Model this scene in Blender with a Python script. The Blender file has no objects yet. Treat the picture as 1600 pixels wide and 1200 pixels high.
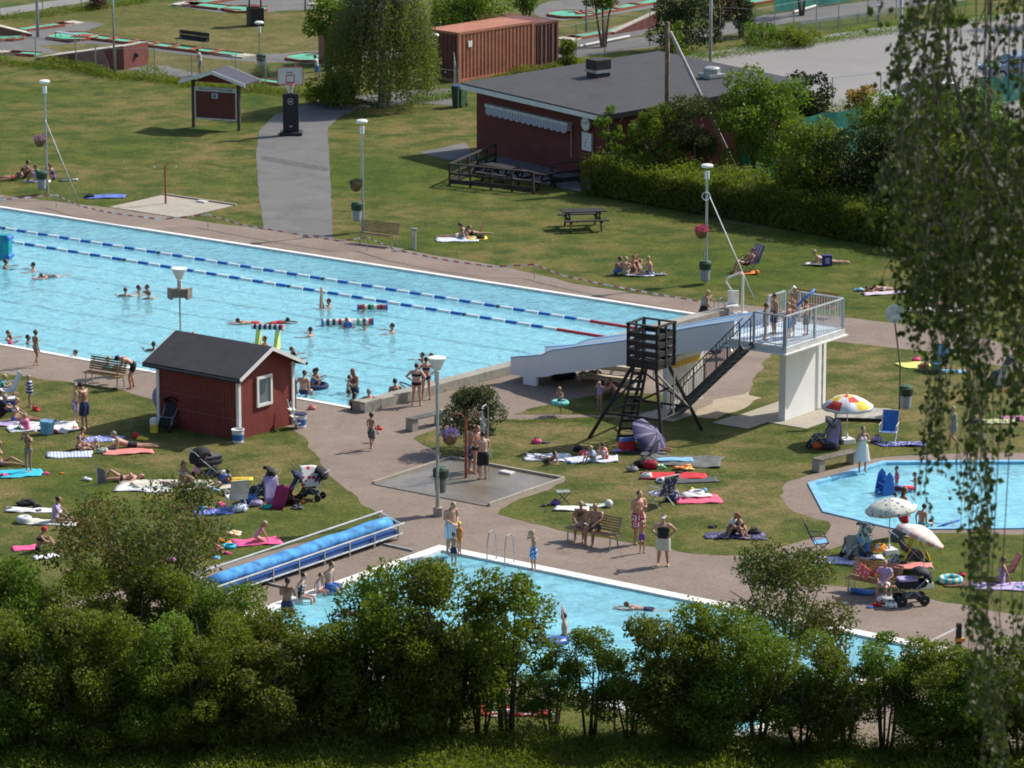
import bpy, math, random
import numpy as np
from mathutils import Vector, Matrix, noise
from mathutils.geometry import tessellate_polygon
R = math.radians
random.seed(7)
SC = bpy.context.scene
COL = SC.collection

# ---------------------------------------------------------------- camera, sky, sun, exposure
CAM_H, PITCH, FPX = 35.7, 13.3, 6400.0
cam = bpy.data.cameras.new('camera')
cam.sensor_width = 36.0
cam.lens = FPX / 1600 * 36
cam.clip_start = 0.5
cam.clip_end = 6000
cam.dof.use_dof = True
cam.dof.focus_distance = 160
cam.dof.aperture_fstop = 6.5
camo = bpy.data.objects.new('camera', cam)
camo.location = (0, 0, CAM_H)
camo.rotation_euler = (R(90 - PITCH), 0, 0)
COL.objects.link(camo)
SC.camera = camo
SUN_EL = 43
SUN_D = Vector((.85, .5, 0)).normalized()
world = bpy.data.worlds.new('World')
SC.world = world
world.use_nodes = True
wn = world.node_tree
sky = wn.nodes.new('ShaderNodeTexSky')
sky.sky_type = 'NISHITA'
sky.sun_disc = False
sky.sun_elevation = R(SUN_EL)
sky.sun_rotation = math.atan2(SUN_D.x, SUN_D.y)
sky.dust_density = 1.5
bg = wn.nodes['Background']
bg.inputs[1].default_value = 0.092
wn.links.new(sky.outputs[0], bg.inputs[0])
sl = bpy.data.lights.new('sun', 'SUN')
sl.energy = 3.3
sl.angle = R(0.5)
sl.color = (1, .93, .83)
suno = bpy.data.objects.new('sun', sl)
dv = Vector((SUN_D.x * math.cos(R(SUN_EL)), SUN_D.y * math.cos(R(SUN_EL)), math.sin(R(SUN_EL))))
suno.rotation_euler = dv.to_track_quat('Z', 'Y').to_euler()
suno.location = dv * 300
COL.objects.link(suno)
SC.view_settings.view_transform = 'Standard'
SC.view_settings.look = 'None'
SC.view_settings.exposure = 0.70
SC.view_settings.gamma = 1
SC.cycles.filter_width = 1.8
SC.cycles.max_bounces = 6
SC.cycles.transparent_max_bounces = 16
SC.cycles.caustics_reflective = False
SC.cycles.caustics_refractive = False

# ---------------------------------------------------------------- photo <-> ground
_t = R(PITCH)
def G(px, py, z=0.0):
    x = (px - 800) / FPX; y = (600 - py) / FPX
    d = Vector((x, math.cos(_t) + y * math.sin(_t), -math.sin(_t) + y * math.cos(_t)))
    return Vector((0, 0, CAM_H)) + d * ((z - CAM_H) / d.z)
def dist_pt(px, py, dist):
    x = (px - 800) / FPX; y = (600 - py) / FPX
    d = Vector((x, math.cos(_t) + y * math.sin(_t), -math.sin(_t) + y * math.cos(_t)))
    return Vector((0, 0, CAM_H)) + d * (dist / d.y)
def ang(a, b):
    p, q = G(*a), G(*b)
    return math.degrees(math.atan2(q.y - p.y, q.x - p.x))
C0 = G(563, 639)                      # near corner of the big pool; U runs along it, V across it
UA = R(143.3)
U = Vector((math.cos(UA), math.sin(UA), 0)); V = Vector((U.y, -U.x, 0))
def F(u, v, z=0.0): return C0 + U * u + V * v + Vector((0, 0, z))
def FI(px, py, z=0.0):
    d = G(px, py, z) - C0
    return d.dot(U), d.dot(V)
UDEG = 143.3

# ---------------------------------------------------------------- materials
MC = {}
def new_mat(name):
    m = bpy.data.materials.new(name); m.use_nodes = True
    return m, m.node_tree.nodes, m.node_tree.links
def ramp(n, l, src, stops):
    r = n.new('ShaderNodeValToRGB')
    e = r.color_ramp.elements
    while len(e) < len(stops): e.new(.5)
    for i, (p, c) in enumerate(stops):
        e[i].position = p; e[i].color = (*c, 1)
    l.new(src, r.inputs[0])
    return r
def nz(n, l, scale, detail=4, coord='Object', rough=.55, dist=0, vec=None):
    t = n.new('ShaderNodeTexNoise'); t.inputs['Scale'].default_value = scale
    t.inputs['Detail'].default_value = detail; t.inputs['Roughness'].default_value = rough
    t.inputs['Distortion'].default_value = dist
    if vec is None:
        c = n.new('ShaderNodeTexCoord'); vec = c.outputs[coord]
    l.new(vec, t.inputs[0])
    return t
def mixc(n, l, fac, a, b, mode='MIX'):
    m = n.new('ShaderNodeMix'); m.data_type = 'RGBA'; m.blend_type = mode
    for s, v in ((0, fac), (6, a), (7, b)):
        if isinstance(v, (int, float)): m.inputs[s].default_value = v
        elif isinstance(v, tuple): m.inputs[s].default_value = (*v[:3], 1)
        else: l.new(v, m.inputs[s])
    return m.outputs[2]
def bump(n, l, h, strength, dist, bsdf):
    b = n.new('ShaderNodeBump'); b.inputs['Strength'].default_value = strength
    b.inputs['Distance'].default_value = dist
    l.new(h, b.inputs['Height']); l.new(b.outputs[0], bsdf.inputs['Normal'])
def mat(col, rough=.7, var=.18, scale=3.0, metal=0.0, bmp=.0, name=None, col2=None, sheen=0):
    """plain paint, cloth, wood or metal with a little wear"""
    key = (tuple(col), rough, var, scale, metal, bmp, col2, sheen)
    if key in MC: return MC[key]
    m, n, l = new_mat(name or 'paint')
    b = n['Principled BSDF']
    t = nz(n, l, scale, 5)
    c2 = col2 or tuple(max(0, c * (1 - var * 2.2)) for c in col)
    c1 = tuple(min(1, c * (1 + var * .6)) for c in col)
    r = ramp(n, l, t.outputs[0], [(.3, c2), (.62, c1)])
    l.new(r.outputs[0], b.inputs['Base Color'])
    b.inputs['Roughness'].default_value = rough
    b.inputs['Metallic'].default_value = metal
    if bmp:
        bump(n, l, nz(n, l, scale * 6, 3).outputs[0], bmp, .02, b)
    MC[key] = m
    return m
def stripes(cols, period, axis=0, rough=.8, jit=.0):
    key = ('st', tuple(cols), period, axis)
    if key in MC: return MC[key]
    m, n, l = new_mat('striped_cloth')
    b = n['Principled BSDF']; b.inputs['Roughness'].default_value = rough
    tc = n.new('ShaderNodeTexCoord'); sp = n.new('ShaderNodeSeparateXYZ'); l.new(tc.outputs['Object'], sp.inputs[0])
    a = n.new('ShaderNodeMath'); a.operation = 'MULTIPLY'; a.inputs[1].default_value = 1 / period; l.new(sp.outputs[axis], a.inputs[0])
    f = n.new('ShaderNodeMath'); f.operation = 'FRACT'; l.new(a.outputs[0], f.inputs[0])
    k = len(cols)
    r = ramp(n, l, f.outputs[0], [(i / k, cols[i]) for i in range(k)])
    r.color_ramp.interpolation = 'CONSTANT'
    l.new(r.outputs[0], b.inputs['Base Color'])
    MC[key] = m
    return m
def spots(base, c1, scale=9, thr=.45, c2=None, rough=.8):
    key = ('sp', base, c1, scale, thr, c2)
    if key in MC: return MC[key]
    m, n, l = new_mat('printed_cloth')
    b = n['Principled BSDF']; b.inputs['Roughness'].default_value = rough
    tc = n.new('ShaderNodeTexCoord')
    v = n.new('ShaderNodeTexVoronoi'); v.inputs['Scale'].default_value = scale; l.new(tc.outputs['Object'], v.inputs[0])
    lt = n.new('ShaderNodeMath'); lt.operation = 'LESS_THAN'; lt.inputs[1].default_value = thr; l.new(v.outputs['Distance'], lt.inputs[0])
    src = c1
    if c2:
        gt = n.new('ShaderNodeSeparateColor'); l.new(v.outputs['Color'], gt.inputs[0])
        g2 = n.new('ShaderNodeMath'); g2.operation = 'GREATER_THAN'; g2.inputs[1].default_value = .5; l.new(gt.outputs[0], g2.inputs[0])
        src = mixc(n, l, g2.outputs[0], c1, c2)
    l.new(mixc(n, l, lt.outputs[0], base, src), b.inputs['Base Color'])
    MC[key] = m
    return m

def grass_mat(name, g1, g2, dry, dry_lo=.52, dry_hi=.68, seed=0.0):
    m, n, l = new_mat(name)
    b = n['Principled BSDF']; b.inputs['Roughness'].default_value = .95
    b.inputs['Specular IOR Level'].default_value = .15
    tc = n.new('ShaderNodeTexCoord'); mp = n.new('ShaderNodeMapping')
    mp.inputs['Location'].default_value = (seed, seed * 2, seed); l.new(tc.outputs['Object'], mp.inputs[0])
    v = mp.outputs[0]
    big = nz(n, l, .10, 5, vec=v, rough=.6, dist=.6)
    mid = nz(n, l, .55, 5, vec=v, rough=.65, dist=.3)
    fine = nz(n, l, 7, 4, vec=v, rough=.75)
    gcol = ramp(n, l, mid.outputs[0], [(.32, g1), (.68, g2)])
    d = ramp(n, l, big.outputs[0], [(dry_lo - .06, (0, 0, 0)), (dry_hi, (.85, .85, .85))])
    d2 = ramp(n, l, mid.outputs[0], [(.42, (.15, .15, .15)), (.62, (1, 1, 1))])
    dm = mixc(n, l, 1.0, d.outputs[0], d2.outputs[0], 'MULTIPLY')
    c = mixc(n, l, dm, gcol.outputs[0], dry)
    fr = ramp(n, l, fine.outputs[0], [(.25, (.45, .48, .45)), (.5, (.95, .95, .95)), (.78, (1.6, 1.55, 1.5))])
    c = mixc(n, l, .85, c, mixc(n, l, 1.0, c, fr.outputs[0], 'MULTIPLY'))
    cl = nz(n, l, 1.9, 4, vec=v, rough=.7, dist=.8); cr = ramp(n, l, cl.outputs[0], [(.3, (.70, .76, .62)), (.5, (1, 1, 1)), (.72, (1.22, 1.16, 1.0))])
    c = mixc(n, l, 1.0, c, cr.outputs[0], 'MULTIPLY')
    vf = nz(n, l, 24, 2, vec=v)
    spk = ramp(n, l, vf.outputs[0], [(.72, (0, 0, 0)), (.78, (1, 1, 1))])
    c = mixc(n, l, mixc(n, l, .5, (0, 0, 0), spk.outputs[0]), c, (.30, .29, .16))
    l.new(c, b.inputs['Base Color'])
    bump(n, l, fine.outputs[0], .8, .12, b)
    return m
M_LAWN = grass_mat('lawn_grass', (.040, .076, .011), (.104, .136, .018), (.215, .160, .066), .45, .62)
M_LAWN2 = grass_mat('worn_grass', (.047, .079, .012), (.106, .134, .020), (.225, .170, .078), .41, .58, 11.3)
M_PARK = grass_mat('park_grass', (.085, .098, .024), (.14, .135, .036), (.21, .165, .075), .42, .60, 4.1)

def ground_mat(name, c1, c2, c3, fine_s=10, big_s=.25, stain=.35, bmp=.25, joints=None, rough=.9):
    m, n, l = new_mat(name)
    b = n['Principled BSDF']; b.inputs['Roughness'].default_value = rough
    big = nz(n, l, big_s, 6, rough=.65, dist=.8)
    mid = nz(n, l, 2.2, 5, rough=.7, dist=1.2)
    fine = nz(n, l, fine_s, 4, rough=.8)
    c = ramp(n, l, big.outputs[0], [(.3, c1), (.7, c2)]).outputs[0]
    s = ramp(n, l, mid.outputs[0], [(.55, (0, 0, 0)), (.72, (1, 1, 1))])
    c = mixc(n, l, mixc(n, l, stain, (0, 0, 0), s.outputs[0]), c, c3)
    fr = ramp(n, l, fine.outputs[0], [(.2, (.62, .62, .62)), (.5, (1, 1, 1)), (.8, (1.3, 1.3, 1.3))])
    c = mixc(n, l, 1.0, c, fr.outputs[0], 'MULTIPLY')
    if joints:
        tc = n.new('ShaderNodeTexCoord'); mp = n.new('ShaderNodeMapping'); mp.inputs['Rotation'].default_value = (0, 0, -UA)
        l.new(tc.outputs['Object'], mp.inputs[0])
        br = n.new('ShaderNodeTexBrick'); br.inputs['Scale'].default_value = 1; br.offset = joints[3] if len(joints) > 3 else 0
        br.inputs['Brick Width'].default_value = joints[0]; br.inputs['Row Height'].default_value = joints[1]
        br.inputs['Mortar Size'].default_value = joints[2]
        br.inputs['Color1'].default_value = (1, 1, 1, 1); br.inputs['Color2'].default_value = (.90, .89, .88, 1); br.inputs['Mortar'].default_value = (.68, .66, .64, 1)
        l.new(mp.outputs[0], br.inputs[0])
        c = mixc(n, l, .7, c, mixc(n, l, 1.0, c, br.outputs[0], 'MULTIPLY'))
    l.new(c, b.inputs['Base Color'])
    bump(n, l, fine.outputs[0], bmp, .03, b)
    return m
M_DECK = ground_mat('deck_paving', (.195, .148, .118), (.262, .205, .166), (.085, .062, .048), 9, .3, .5, .2, (.7, .7, .012, .5))
M_ASPH = ground_mat('old_asphalt', (.105, .105, .105), (.165, .163, .157), (.07, .07, .068), 14, .45, .55)
M_ASPH2 = ground_mat('car_park_asphalt', (.20, .196, .188), (.25, .243, .232), (.15, .147, .14), 12, .12, .4)
M_CONC = ground_mat('concrete', (.33, .30, .24), (.42, .38, .31), (.2, .17, .13), 12, .5, .5)
M_WETCONC = ground_mat('wet_concrete', (.13, .11, .085), (.24, .21, .17), (.08, .07, .055), 12, .45, .6, .1, rough=.35)
M_SAND = ground_mat('bare_soil', (.33, .26, .18), (.42, .35, .26), (.2, .2, .09), 12, .5, .7)

WHITE = mat((.78, .78, .76), .45, .05)
WHITE_D = mat((.62, .62, .6), .6, .12)
STEEL = mat((.42, .45, .46), .4, .1, metal=.7)
GALV = mat((.46, .48, .48), .45, .12, metal=.6)
GREYP = mat((.33, .37, .41), .5, .08)
BLACKW = mat((.022, .020, .020), .75, .2, bmp=.3)
BLACK = mat((.02, .02, .022), .6, .15)
RUBBER = mat((.025, .025, .027), .8, .1)
WOODD = mat((.09, .065, .045), .8, .2, 5, bmp=.3)
WOODL = mat((.36, .22, .10), .65, .2, 5, bmp=.2)
DKGREEN = mat((.015, .045, .025), .5, .15)

# ---------------------------------------------------------------- mesh builder
class MB:
    def __init__(s): s.v = []; s.f = []; s.mi = []; s.m = 0
    def add(s, vs, fs):
        o = len(s.v); s.v += [tuple(p) for p in vs]
        for f in fs: s.f.append(tuple(o + i for i in f)); s.mi.append(s.m)
        return s
    def box(s, c, d, rz=0, ry=0, rx=0, taper=1.0):
        x, y, z = d[0] / 2, d[1] / 2, d[2] / 2
        M = Matrix.Rotation(rz, 3, 'Z') @ Matrix.Rotation(ry, 3, 'Y') @ Matrix.Rotation(rx, 3, 'X')
        c = Vector(c)
        vs = [c + M @ Vector((a * x * (taper if k > 0 else 1), b * y * (taper if k > 0 else 1), k * z)) for k in (-1, 1) for a, b in ((-1, -1), (1, -1), (1, 1), (-1, 1))]
        return s.add(vs, [(3, 2, 1, 0), (4, 5, 6, 7), (0, 1, 5, 4), (1, 2, 6, 5), (2, 3, 7, 6), (3, 0, 4, 7)])
    def bar(s, p, q, w, h=None, up=(0, 0, 1)):
        h = h or w; p = Vector(p); q = Vector(q); d = (q - p)
        if d.length < 1e-6: return s
        d.normalize(); up = Vector(up)
        if abs(d.dot(up)) > .98: up = Vector((1, 0, 0))
        a = d.cross(up).normalized() * w / 2; b = a.cross(d).normalized() * h / 2
        vs = [e + i * a + j * b for e in (p, q) for i, j in ((-1, -1), (1, -1), (1, 1), (-1, 1))]
        return s.add(vs, [(3, 2, 1, 0), (4, 5, 6, 7), (0, 1, 5, 4), (1, 2, 6, 5), (2, 3, 7, 6), (3, 0, 4, 7)])
    def tube(s, pts, rs, n=8, cap=True, side=None, flat=1.0):
        pts = [Vector(p) for p in pts]
        if isinstance(rs, (int, float)): rs = [rs] * len(pts)
        vs = []; prev = None
        for i, p in enumerate(pts):
            d = (pts[min(i + 1, len(pts) - 1)] - pts[max(i - 1, 0)])
            if d.length < 1e-9: d = Vector((0, 0, 1))
            d.normalize()
            if side is not None:
                a = Vector(side) - d * d.dot(Vector(side)); a.normalize()
            elif prev is None:
                a = d.cross(Vector((0, 0, 1)) if abs(d.z) < .9 else Vector((1, 0, 0))).normalized()
            else:
                a = prev - d * d.dot(prev); a.normalize()
            prev = a; b = d.cross(a)
            r = rs[i]; ra, rb = (r if isinstance(r, (tuple, list)) else (r, r * flat))
            for k in range(n):
                t = 2 * math.pi * k / n
                vs.append(p + a * ra * math.cos(t) + b * rb * math.sin(t))
        fs = []
        for i in range(len(pts) - 1):
            for k in range(n):
                fs.append((i * n + k, i * n + (k + 1) % n, (i + 1) * n + (k + 1) % n, (i + 1) * n + k))
        if cap:
            fs.append(tuple(range(n - 1, -1, -1))); o = (len(pts) - 1) * n; fs.append(tuple(range(o, o + n)))
        return s.add(vs, fs)
    def sph(s, c, r, n=12, m=8, M=None):
        if isinstance(r, (int, float)): r = (r, r, r)
        c = Vector(c); vs = [Vector((0, 0, -r[2]))]
        for i in range(1, m):
            f = math.pi * i / m - math.pi / 2
            for k in range(n):
                t = 2 * math.pi * k / n
                vs.append(Vector((r[0] * math.cos(f) * math.cos(t), r[1] * math.cos(f) * math.sin(t), r[2] * math.sin(f))))
        vs.append(Vector((0, 0, r[2])))
        if M is not None: vs = [M @ q for q in vs]
        vs = [c + q for q in vs]
        fs = [(0, 1 + (k + 1) % n, 1 + k) for k in range(n)]
        for i in range(m - 2):
            for k in range(n):
                a = 1 + i * n
                fs.append((a + k, a + (k + 1) % n, a + n + (k + 1) % n, a + n + k))
        t = len(vs) - 1; a = 1 + (m - 2) * n
        fs += [(a + k, a + (k + 1) % n, t) for k in range(n)]
        return s.add(vs, fs)
    def lathe(s, prof, n=16, c=(0, 0, 0)):
        vs = [(c[0] + r * math.cos(2 * math.pi * k / n), c[1] + r * math.sin(2 * math.pi * k / n), c[2] + z) for r, z in prof for k in range(n)]
        fs = [(i * n + k, i * n + (k + 1) % n, (i + 1) * n + (k + 1) % n, (i + 1) * n + k) for i in range(len(prof) - 1) for k in range(n)]
        fs.append(tuple(range(n - 1, -1, -1))); o = (len(prof) - 1) * n; fs.append(tuple(range(o, o + n)))
        return s.add(vs, fs)
    def prism(s, poly, z0, z1):
        k = len(poly); vs = [(p[0], p[1], z0) for p in poly] + [(p[0], p[1], z1) for p in poly]
        return s.add(vs, [tuple(range(k - 1, -1, -1)), tuple(range(k, 2 * k))] + [(i, (i + 1) % k, k + (i + 1) % k, k + i) for i in range(k)])
    def quadprism(s, pts, off):
        """a closed slab from a 3D polygon pushed along off"""
        k = len(pts); off = Vector(off); vs = [Vector(p) for p in pts] + [Vector(p) + off for p in pts]
        return s.add(vs, [tuple(range(k - 1, -1, -1)), tuple(range(k, 2 * k))] + [(i, (i + 1) % k, k + (i + 1) % k, k + i) for i in range(k)])
    def mesh(s, name, mats, smooth=False):
        me = bpy.data.meshes.new(name); me.from_pydata(s.v, [], s.f)
        if not isinstance(mats, (list, tuple)): mats = [mats]
        for q in mats: me.materials.append(q)
        me.polygons.foreach_set('material_index', s.mi)
        if smooth: me.polygons.foreach_set('use_smooth', [True] * len(me.polygons))
        me.update()
        return me
    def build(s, name, mats, parent=None, smooth=False, loc=None, rz=0, bevel=0):
        o = bpy.data.objects.new(name, s.mesh(name, mats, smooth)); COL.objects.link(o)
        if parent: o.parent = parent
        if loc is not None: o.location = loc
        if rz: o.rotation_euler = (0, 0, rz)
        if bevel:
            b = o.modifiers.new('bevel', 'BEVEL'); b.width = bevel; b.segments = 2; b.limit_method = 'ANGLE'
        return o
def tag(o, label, cat, group=None, kind=None):
    if label: o['label'] = label
    if cat: o['category'] = cat
    if group: o['group'] = group
    if kind: o['kind'] = kind
    return o
def thing(name, label, cat, loc, rz=0, group=None, sc=1):
    o = bpy.data.objects.new(name, None); COL.objects.link(o)
    o.empty_display_size = .2
    o.location = loc; o.rotation_euler = (0, 0, R(rz)); o.scale = (sc,) * 3
    return tag(o, label, cat, group)
def copy_thing(src, loc, rz, label, group=None, sc=None):
    r = src.copy(); COL.objects.link(r); r.location = loc; r.rotation_euler = (0, 0, R(rz))
    if sc: r.scale = (sc,) * 3
    r['label'] = label
    if group: r['group'] = group
    for ch in list(src.children):
        c = ch.copy(); COL.objects.link(c); c.parent = r
        for g in ch.children:
            d = g.copy(); COL.objects.link(d); d.parent = c
    return r
def structure(o, kind='structure'):
    o['kind'] = kind; return o
# ---------------------------------------------------------------- ground, pools
def rough_poly(pts, step=.5, amp=.07, seed=1):
    out = []
    for i, a in enumerate(pts):
        b = pts[(i + 1) % len(pts)]; a = Vector(a[:2]); b = Vector(b[:2]); L = (b - a).length
        k = max(1, min(80, int(L / step))); nrm = Vector((-(b - a).y, (b - a).x)).normalized() if L > 0 else Vector((0, 0))
        for j in range(k):
            p = a.lerp(b, j / k)
            if j and amp: p += nrm * (noise.noise(Vector((p.x * .9, p.y * .9, seed))) * amp * 2)
            out.append(p)
    return out
def sheet(name, loops, z, m, rough=0.0, seed=1):
    """flat sheet from an outline (and holes), as one mesh"""
    lp = [rough_poly(loops[0], .45, rough, seed) if rough else [Vector(p[:2]) for p in loops[0]]] + [[Vector(p[:2]) for p in h] for h in loops[1:]]
    vs = [p for q in lp for p in q]
    tris = tessellate_polygon([[Vector((p.x, p.y, 0)) for p in q] for q in lp])
    me = bpy.data.meshes.new(name)
    fs = []
    for t in tris:
        a, b, c = (vs[i] for i in t)
        cr = (b - a).cross(c - a)
        fs.append(tuple(t) if cr > 0 else tuple(reversed(t)))
    me.from_pydata([(p.x, p.y, 0) for p in vs], [], fs); me.materials.append(m); me.update()
    o = bpy.data.objects.new(name, me); COL.objects.link(o); o.location = (0, 0, z)
    return structure(o)
def gp(pts): return [G(*p).xy for p in pts]

far_c = G(1112, 496)
ENDV = (far_c - C0); 
POOL1 = [C0.xy, far_c.xy, (far_c + U * 48).xy, (C0 + U * 50).xy]
POOL2 = [F(-14.25, -13.55).xy, F(-32.5, -13.55).xy, F(-32.5, -23.4).xy, F(-14.25, -23.4).xy]
POOL3 = gp([(1272, 757), (1385, 724), (1750, 722), (1800, 790), (1640, 824), (1405, 826), (1295, 800)])
POOLS = [POOL1, POOL2, POOL3]

LAWN = [(-900, 98), (900, 98), (900, 2500), (-900, 2500)]
sheet('lawn', [LAWN] + POOLS, 0, M_LAWN)
# hillside the photograph is taken from: the lawn runs on and climbs under the camera
def hill_z(x, y):
    t = max(0, min(1, (98 - y) / 98)); t = t * t * (3 - 2 * t)
    return t * 31 + (noise.noise(Vector((x * .05, y * .05, 3))) * 1.2 * min(1, t * 5))
hb = MB(); nx, ny = 60, 40
for j in range(ny + 1):
    for i in range(nx + 1):
        x = -300 + 600 * i / nx; y = 98 - 178 * j / ny
        hb.v.append((x, y, hill_z(x, y) if j else 0))
for j in range(ny):
    for i in range(nx):
        a = j * (nx + 1) + i; hb.f.append((a, a + nx + 1, a + nx + 2, a + 1)); hb.mi.append(0)
structure(hb.build('hillside', M_LAWN, smooth=True))

deck_out = gp([(-500, 215), (0, 304), (90, 315), (165, 324), (290, 342), (400, 357), (515, 372), (600, 384), (690, 401), (800, 419), (900, 444), (1010, 461), (1100, 470), (1200, 481), (1330, 497), (1400, 505), (1500, 521), (1600, 546), (1800, 590), (1900, 640), (1900, 1150), (1600, 1190), (1200, 1150), (760, 1078), (400, 1020), (300, 1010), (-300, 960), (-500, 700)])
sheet('pool_deck', [deck_out] + POOLS, .004, M_DECK, .12)
isl = {
 'west': [(-520, 470), (-150, 553), (0, 583), (60, 592), (130, 600), (185, 608), (250, 628), (350, 650), (455, 668), (480, 688), (500, 722), (535, 760), (580, 795), (612, 815), (585, 822), (330, 884), (100, 945), (-520, 1020)],
 'east': [(645, 685), (690, 668), (780, 656), (960, 652), (1055, 657), (1110, 640), (1170, 615), (1190, 570), (1240, 530), (1320, 535), (1480, 553), (1600, 580), (1800, 610), (1800, 706), (1480, 709), (1385, 714), (1280, 738), (1232, 752), (1218, 775), (1240, 800), (1295, 815), (1290, 836), (1230, 852), (1180, 866), (1110, 867), (1060, 862), (985, 848), (890, 832), (830, 818), (778, 803), (800, 785), (860, 765), (884, 752), (725, 720), (690, 712)],
 'slide': [(800, 648), (865, 630), (960, 612), (1040, 616), (1050, 640), (960, 649)],
 'south_east': [(1215, 885), (1240, 868), (1300, 858), (1355, 846), (1390, 839), (1440, 832), (1600, 835), (1800, 838), (1800, 985), (1600, 962), (1520, 949), (1440, 932), (1380, 926), (1300, 915), (1235, 905)],
}
for i, (k, p) in enumerate(isl.items()):
    sheet('lawn', [gp(p)], .010, M_LAWN2, .13, i)
sheet('path', [gp([(412, 357), (520, 375), (517, 300), (512, 200), (530, 183), (560, 172), (640, 160), (720, 166), (722, 140), (640, 136), (600, 148), (545, 150), (490, 158), (430, 180), (404, 205), (400, 240), (404, 300)])], .008, M_ASPH, .025)
sheet('path', [gp([(408, 243), (470, 254), (512, 262), (512, 268), (460, 260), (408, 250)])], .012, mat((.10, .10, .10), .9, .2, 4))
sheet('path', [gp([(655, 238), (728, 223), (745, 250), (700, 250)])], .008, M_ASPH, .05)
sheet('path', [gp([(725, 262), (905, 300), (1000, 290), (800, 240)])], .012, M_ASPH)
sheet('car_park', [gp([(1080, 85), (1240, 62), (1400, 40), (1600, 19), (2100, -20), (2100, 300), (1600, 215), (1300, 175), (1000, 150)])], .006, M_ASPH2, .2)
sheet('road', [gp([(560, 92), (700, 100), (900, 90), (1090, 64), (1200, 40), (1400, 13), (1700, -22), (1700, -34), (1400, -4), (1200, 22), (1100, 44), (900, 72), (700, 84), (560, 78)])], .006, M_ASPH, .1)
sheet('road', [gp([(-300, 40), (0, 13), (70, 3), (200, -16), (330, -28), (330, -22), (200, -8), (100, 9), (0, 25), (-300, 56)])], .006, M_ASPH2, .1)
MG = [[(-60, 60), (0, 56), (55, 38), (110, 32), (165, 37), (140, 47), (130, 51), (230, 64), (400, 86), (520, 78), (640, 78), (640, 92), (540, 98), (455, 98), (400, 97), (330, 92), (215, 75), (150, 78), (180, 70), (120, 68), (60, 72), (100, 84), (0, 84), (-60, 90)],
      [(195, 108), (218, 100), (258, 103), (300, 113), (340, 122), (300, 124), (230, 115)],
      [(260, 8), (280, 2), (420, -8), (560, -8), (660, 2), (640, 14), (560, 18), (490, 14), (400, 20), (345, 20)],
      [(820, 14), (860, 2), (1000, -12), (1060, -12), (1040, 10), (940, 26), (880, 33), (845, 27)], [(860, 62), (920, 50), (1010, 30), (1040, 38), (1000, 56), (900, 72)]]
for i, p in enumerate(MG): sheet('path', [gp(p)], .008, M_ASPH, .1, i)
sheet('lawn', [gp([(-500, 96), (0, 92), (200, 120), (400, 142), (400, 100), (640, 95), (620, 60), (640, 20), (490, 20), (300, 18), (200, 5), (0, 30), (-500, 60)])], .003, M_PARK, .2)
# bare worn patches under the tower and by the stairs
sheet('soil_patch', [gp([(1090, 640), (1130, 622), (1170, 612), (1190, 622), (1160, 640), (1120, 655), (1085, 652)])], .016, M_SAND, .2)
# parking marks
for a, b in (((1500, 106), (1556, 104)), ((1508, 109), (1560, 102)), ((1405, 108), (1440, 103))):
    p, q = G(*a), G(*b); d = (q - p).normalized(); s_ = Vector((-d.y, d.x, 0)) * .07
    structure(MB().prism([(p - s_).xy, (q - s_).xy, (q + s_).xy, (p + s_).xy], 0, .004).build('road_marking', WHITE_D, loc=(0, 0, .008)))

# pools: basin, water, coping
def water_mat(name, tint, rough=.03, wave=1.0, body=(.30, .62, .80), amt=.22):
    m, n, l = new_mat(name)
    for q in list(n):
        if q.type == 'BSDF_PRINCIPLED': n.remove(q)
    out = [q for q in n if q.type == 'OUTPUT_MATERIAL'][0]
    tr = n.new('ShaderNodeBsdfTransparent'); tr.inputs[0].default_value = (*tint, 1)
    df = n.new('ShaderNodeBsdfDiffuse'); df.inputs[0].default_value = (*body, 1)
    m1 = n.new('ShaderNodeMixShader'); rp = nz(n, l, 1.7, 4, dist=1.2, rough=.65); mr = n.new('ShaderNodeMapRange'); mr.inputs[1].default_value = .35; mr.inputs[2].default_value = .65; mr.inputs[3].default_value = amt - .13; mr.inputs[4].default_value = amt + .13; l.new(rp.outputs[0], mr.inputs[0]); l.new(mr.outputs[0], m1.inputs[0])
    l.new(tr.outputs[0], m1.inputs[1]); l.new(df.outputs[0], m1.inputs[2])
    gl = n.new('ShaderNodeBsdfGlossy'); gl.inputs['Roughness'].default_value = rough
    fr = n.new('ShaderNodeFresnel'); fr.inputs[0].default_value = 1.33
    m2 = n.new('ShaderNodeMixShader'); l.new(fr.outputs[0], m2.inputs[0]); l.new(m1.outputs[0], m2.inputs[1]); l.new(gl.outputs[0], m2.inputs[2])
    a = nz(n, l, 1.3, 4, dist=.6); b = nz(n, l, 5.0, 3, dist=.8)
    ad = n.new('ShaderNodeMath'); ad.operation = 'MULTIPLY_ADD'; ad.inputs[1].default_value = .35
    l.new(b.outputs[0], ad.inputs[0]); l.new(a.outputs[0], ad.inputs[2])
    bu = n.new('ShaderNodeBump'); bu.inputs['Strength'].default_value = .55 * wave; bu.inputs['Distance'].default_value = .10
    l.new(ad.outputs[0], bu.inputs['Height'])
    l.new(bu.outputs[0], gl.inputs['Normal']); l.new(bu.outputs[0], fr.inputs['Normal']); l.new(bu.outputs[0], df.inputs['Normal'])
    l.new(m2.outputs[0], out.inputs[0])
    return m
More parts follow.
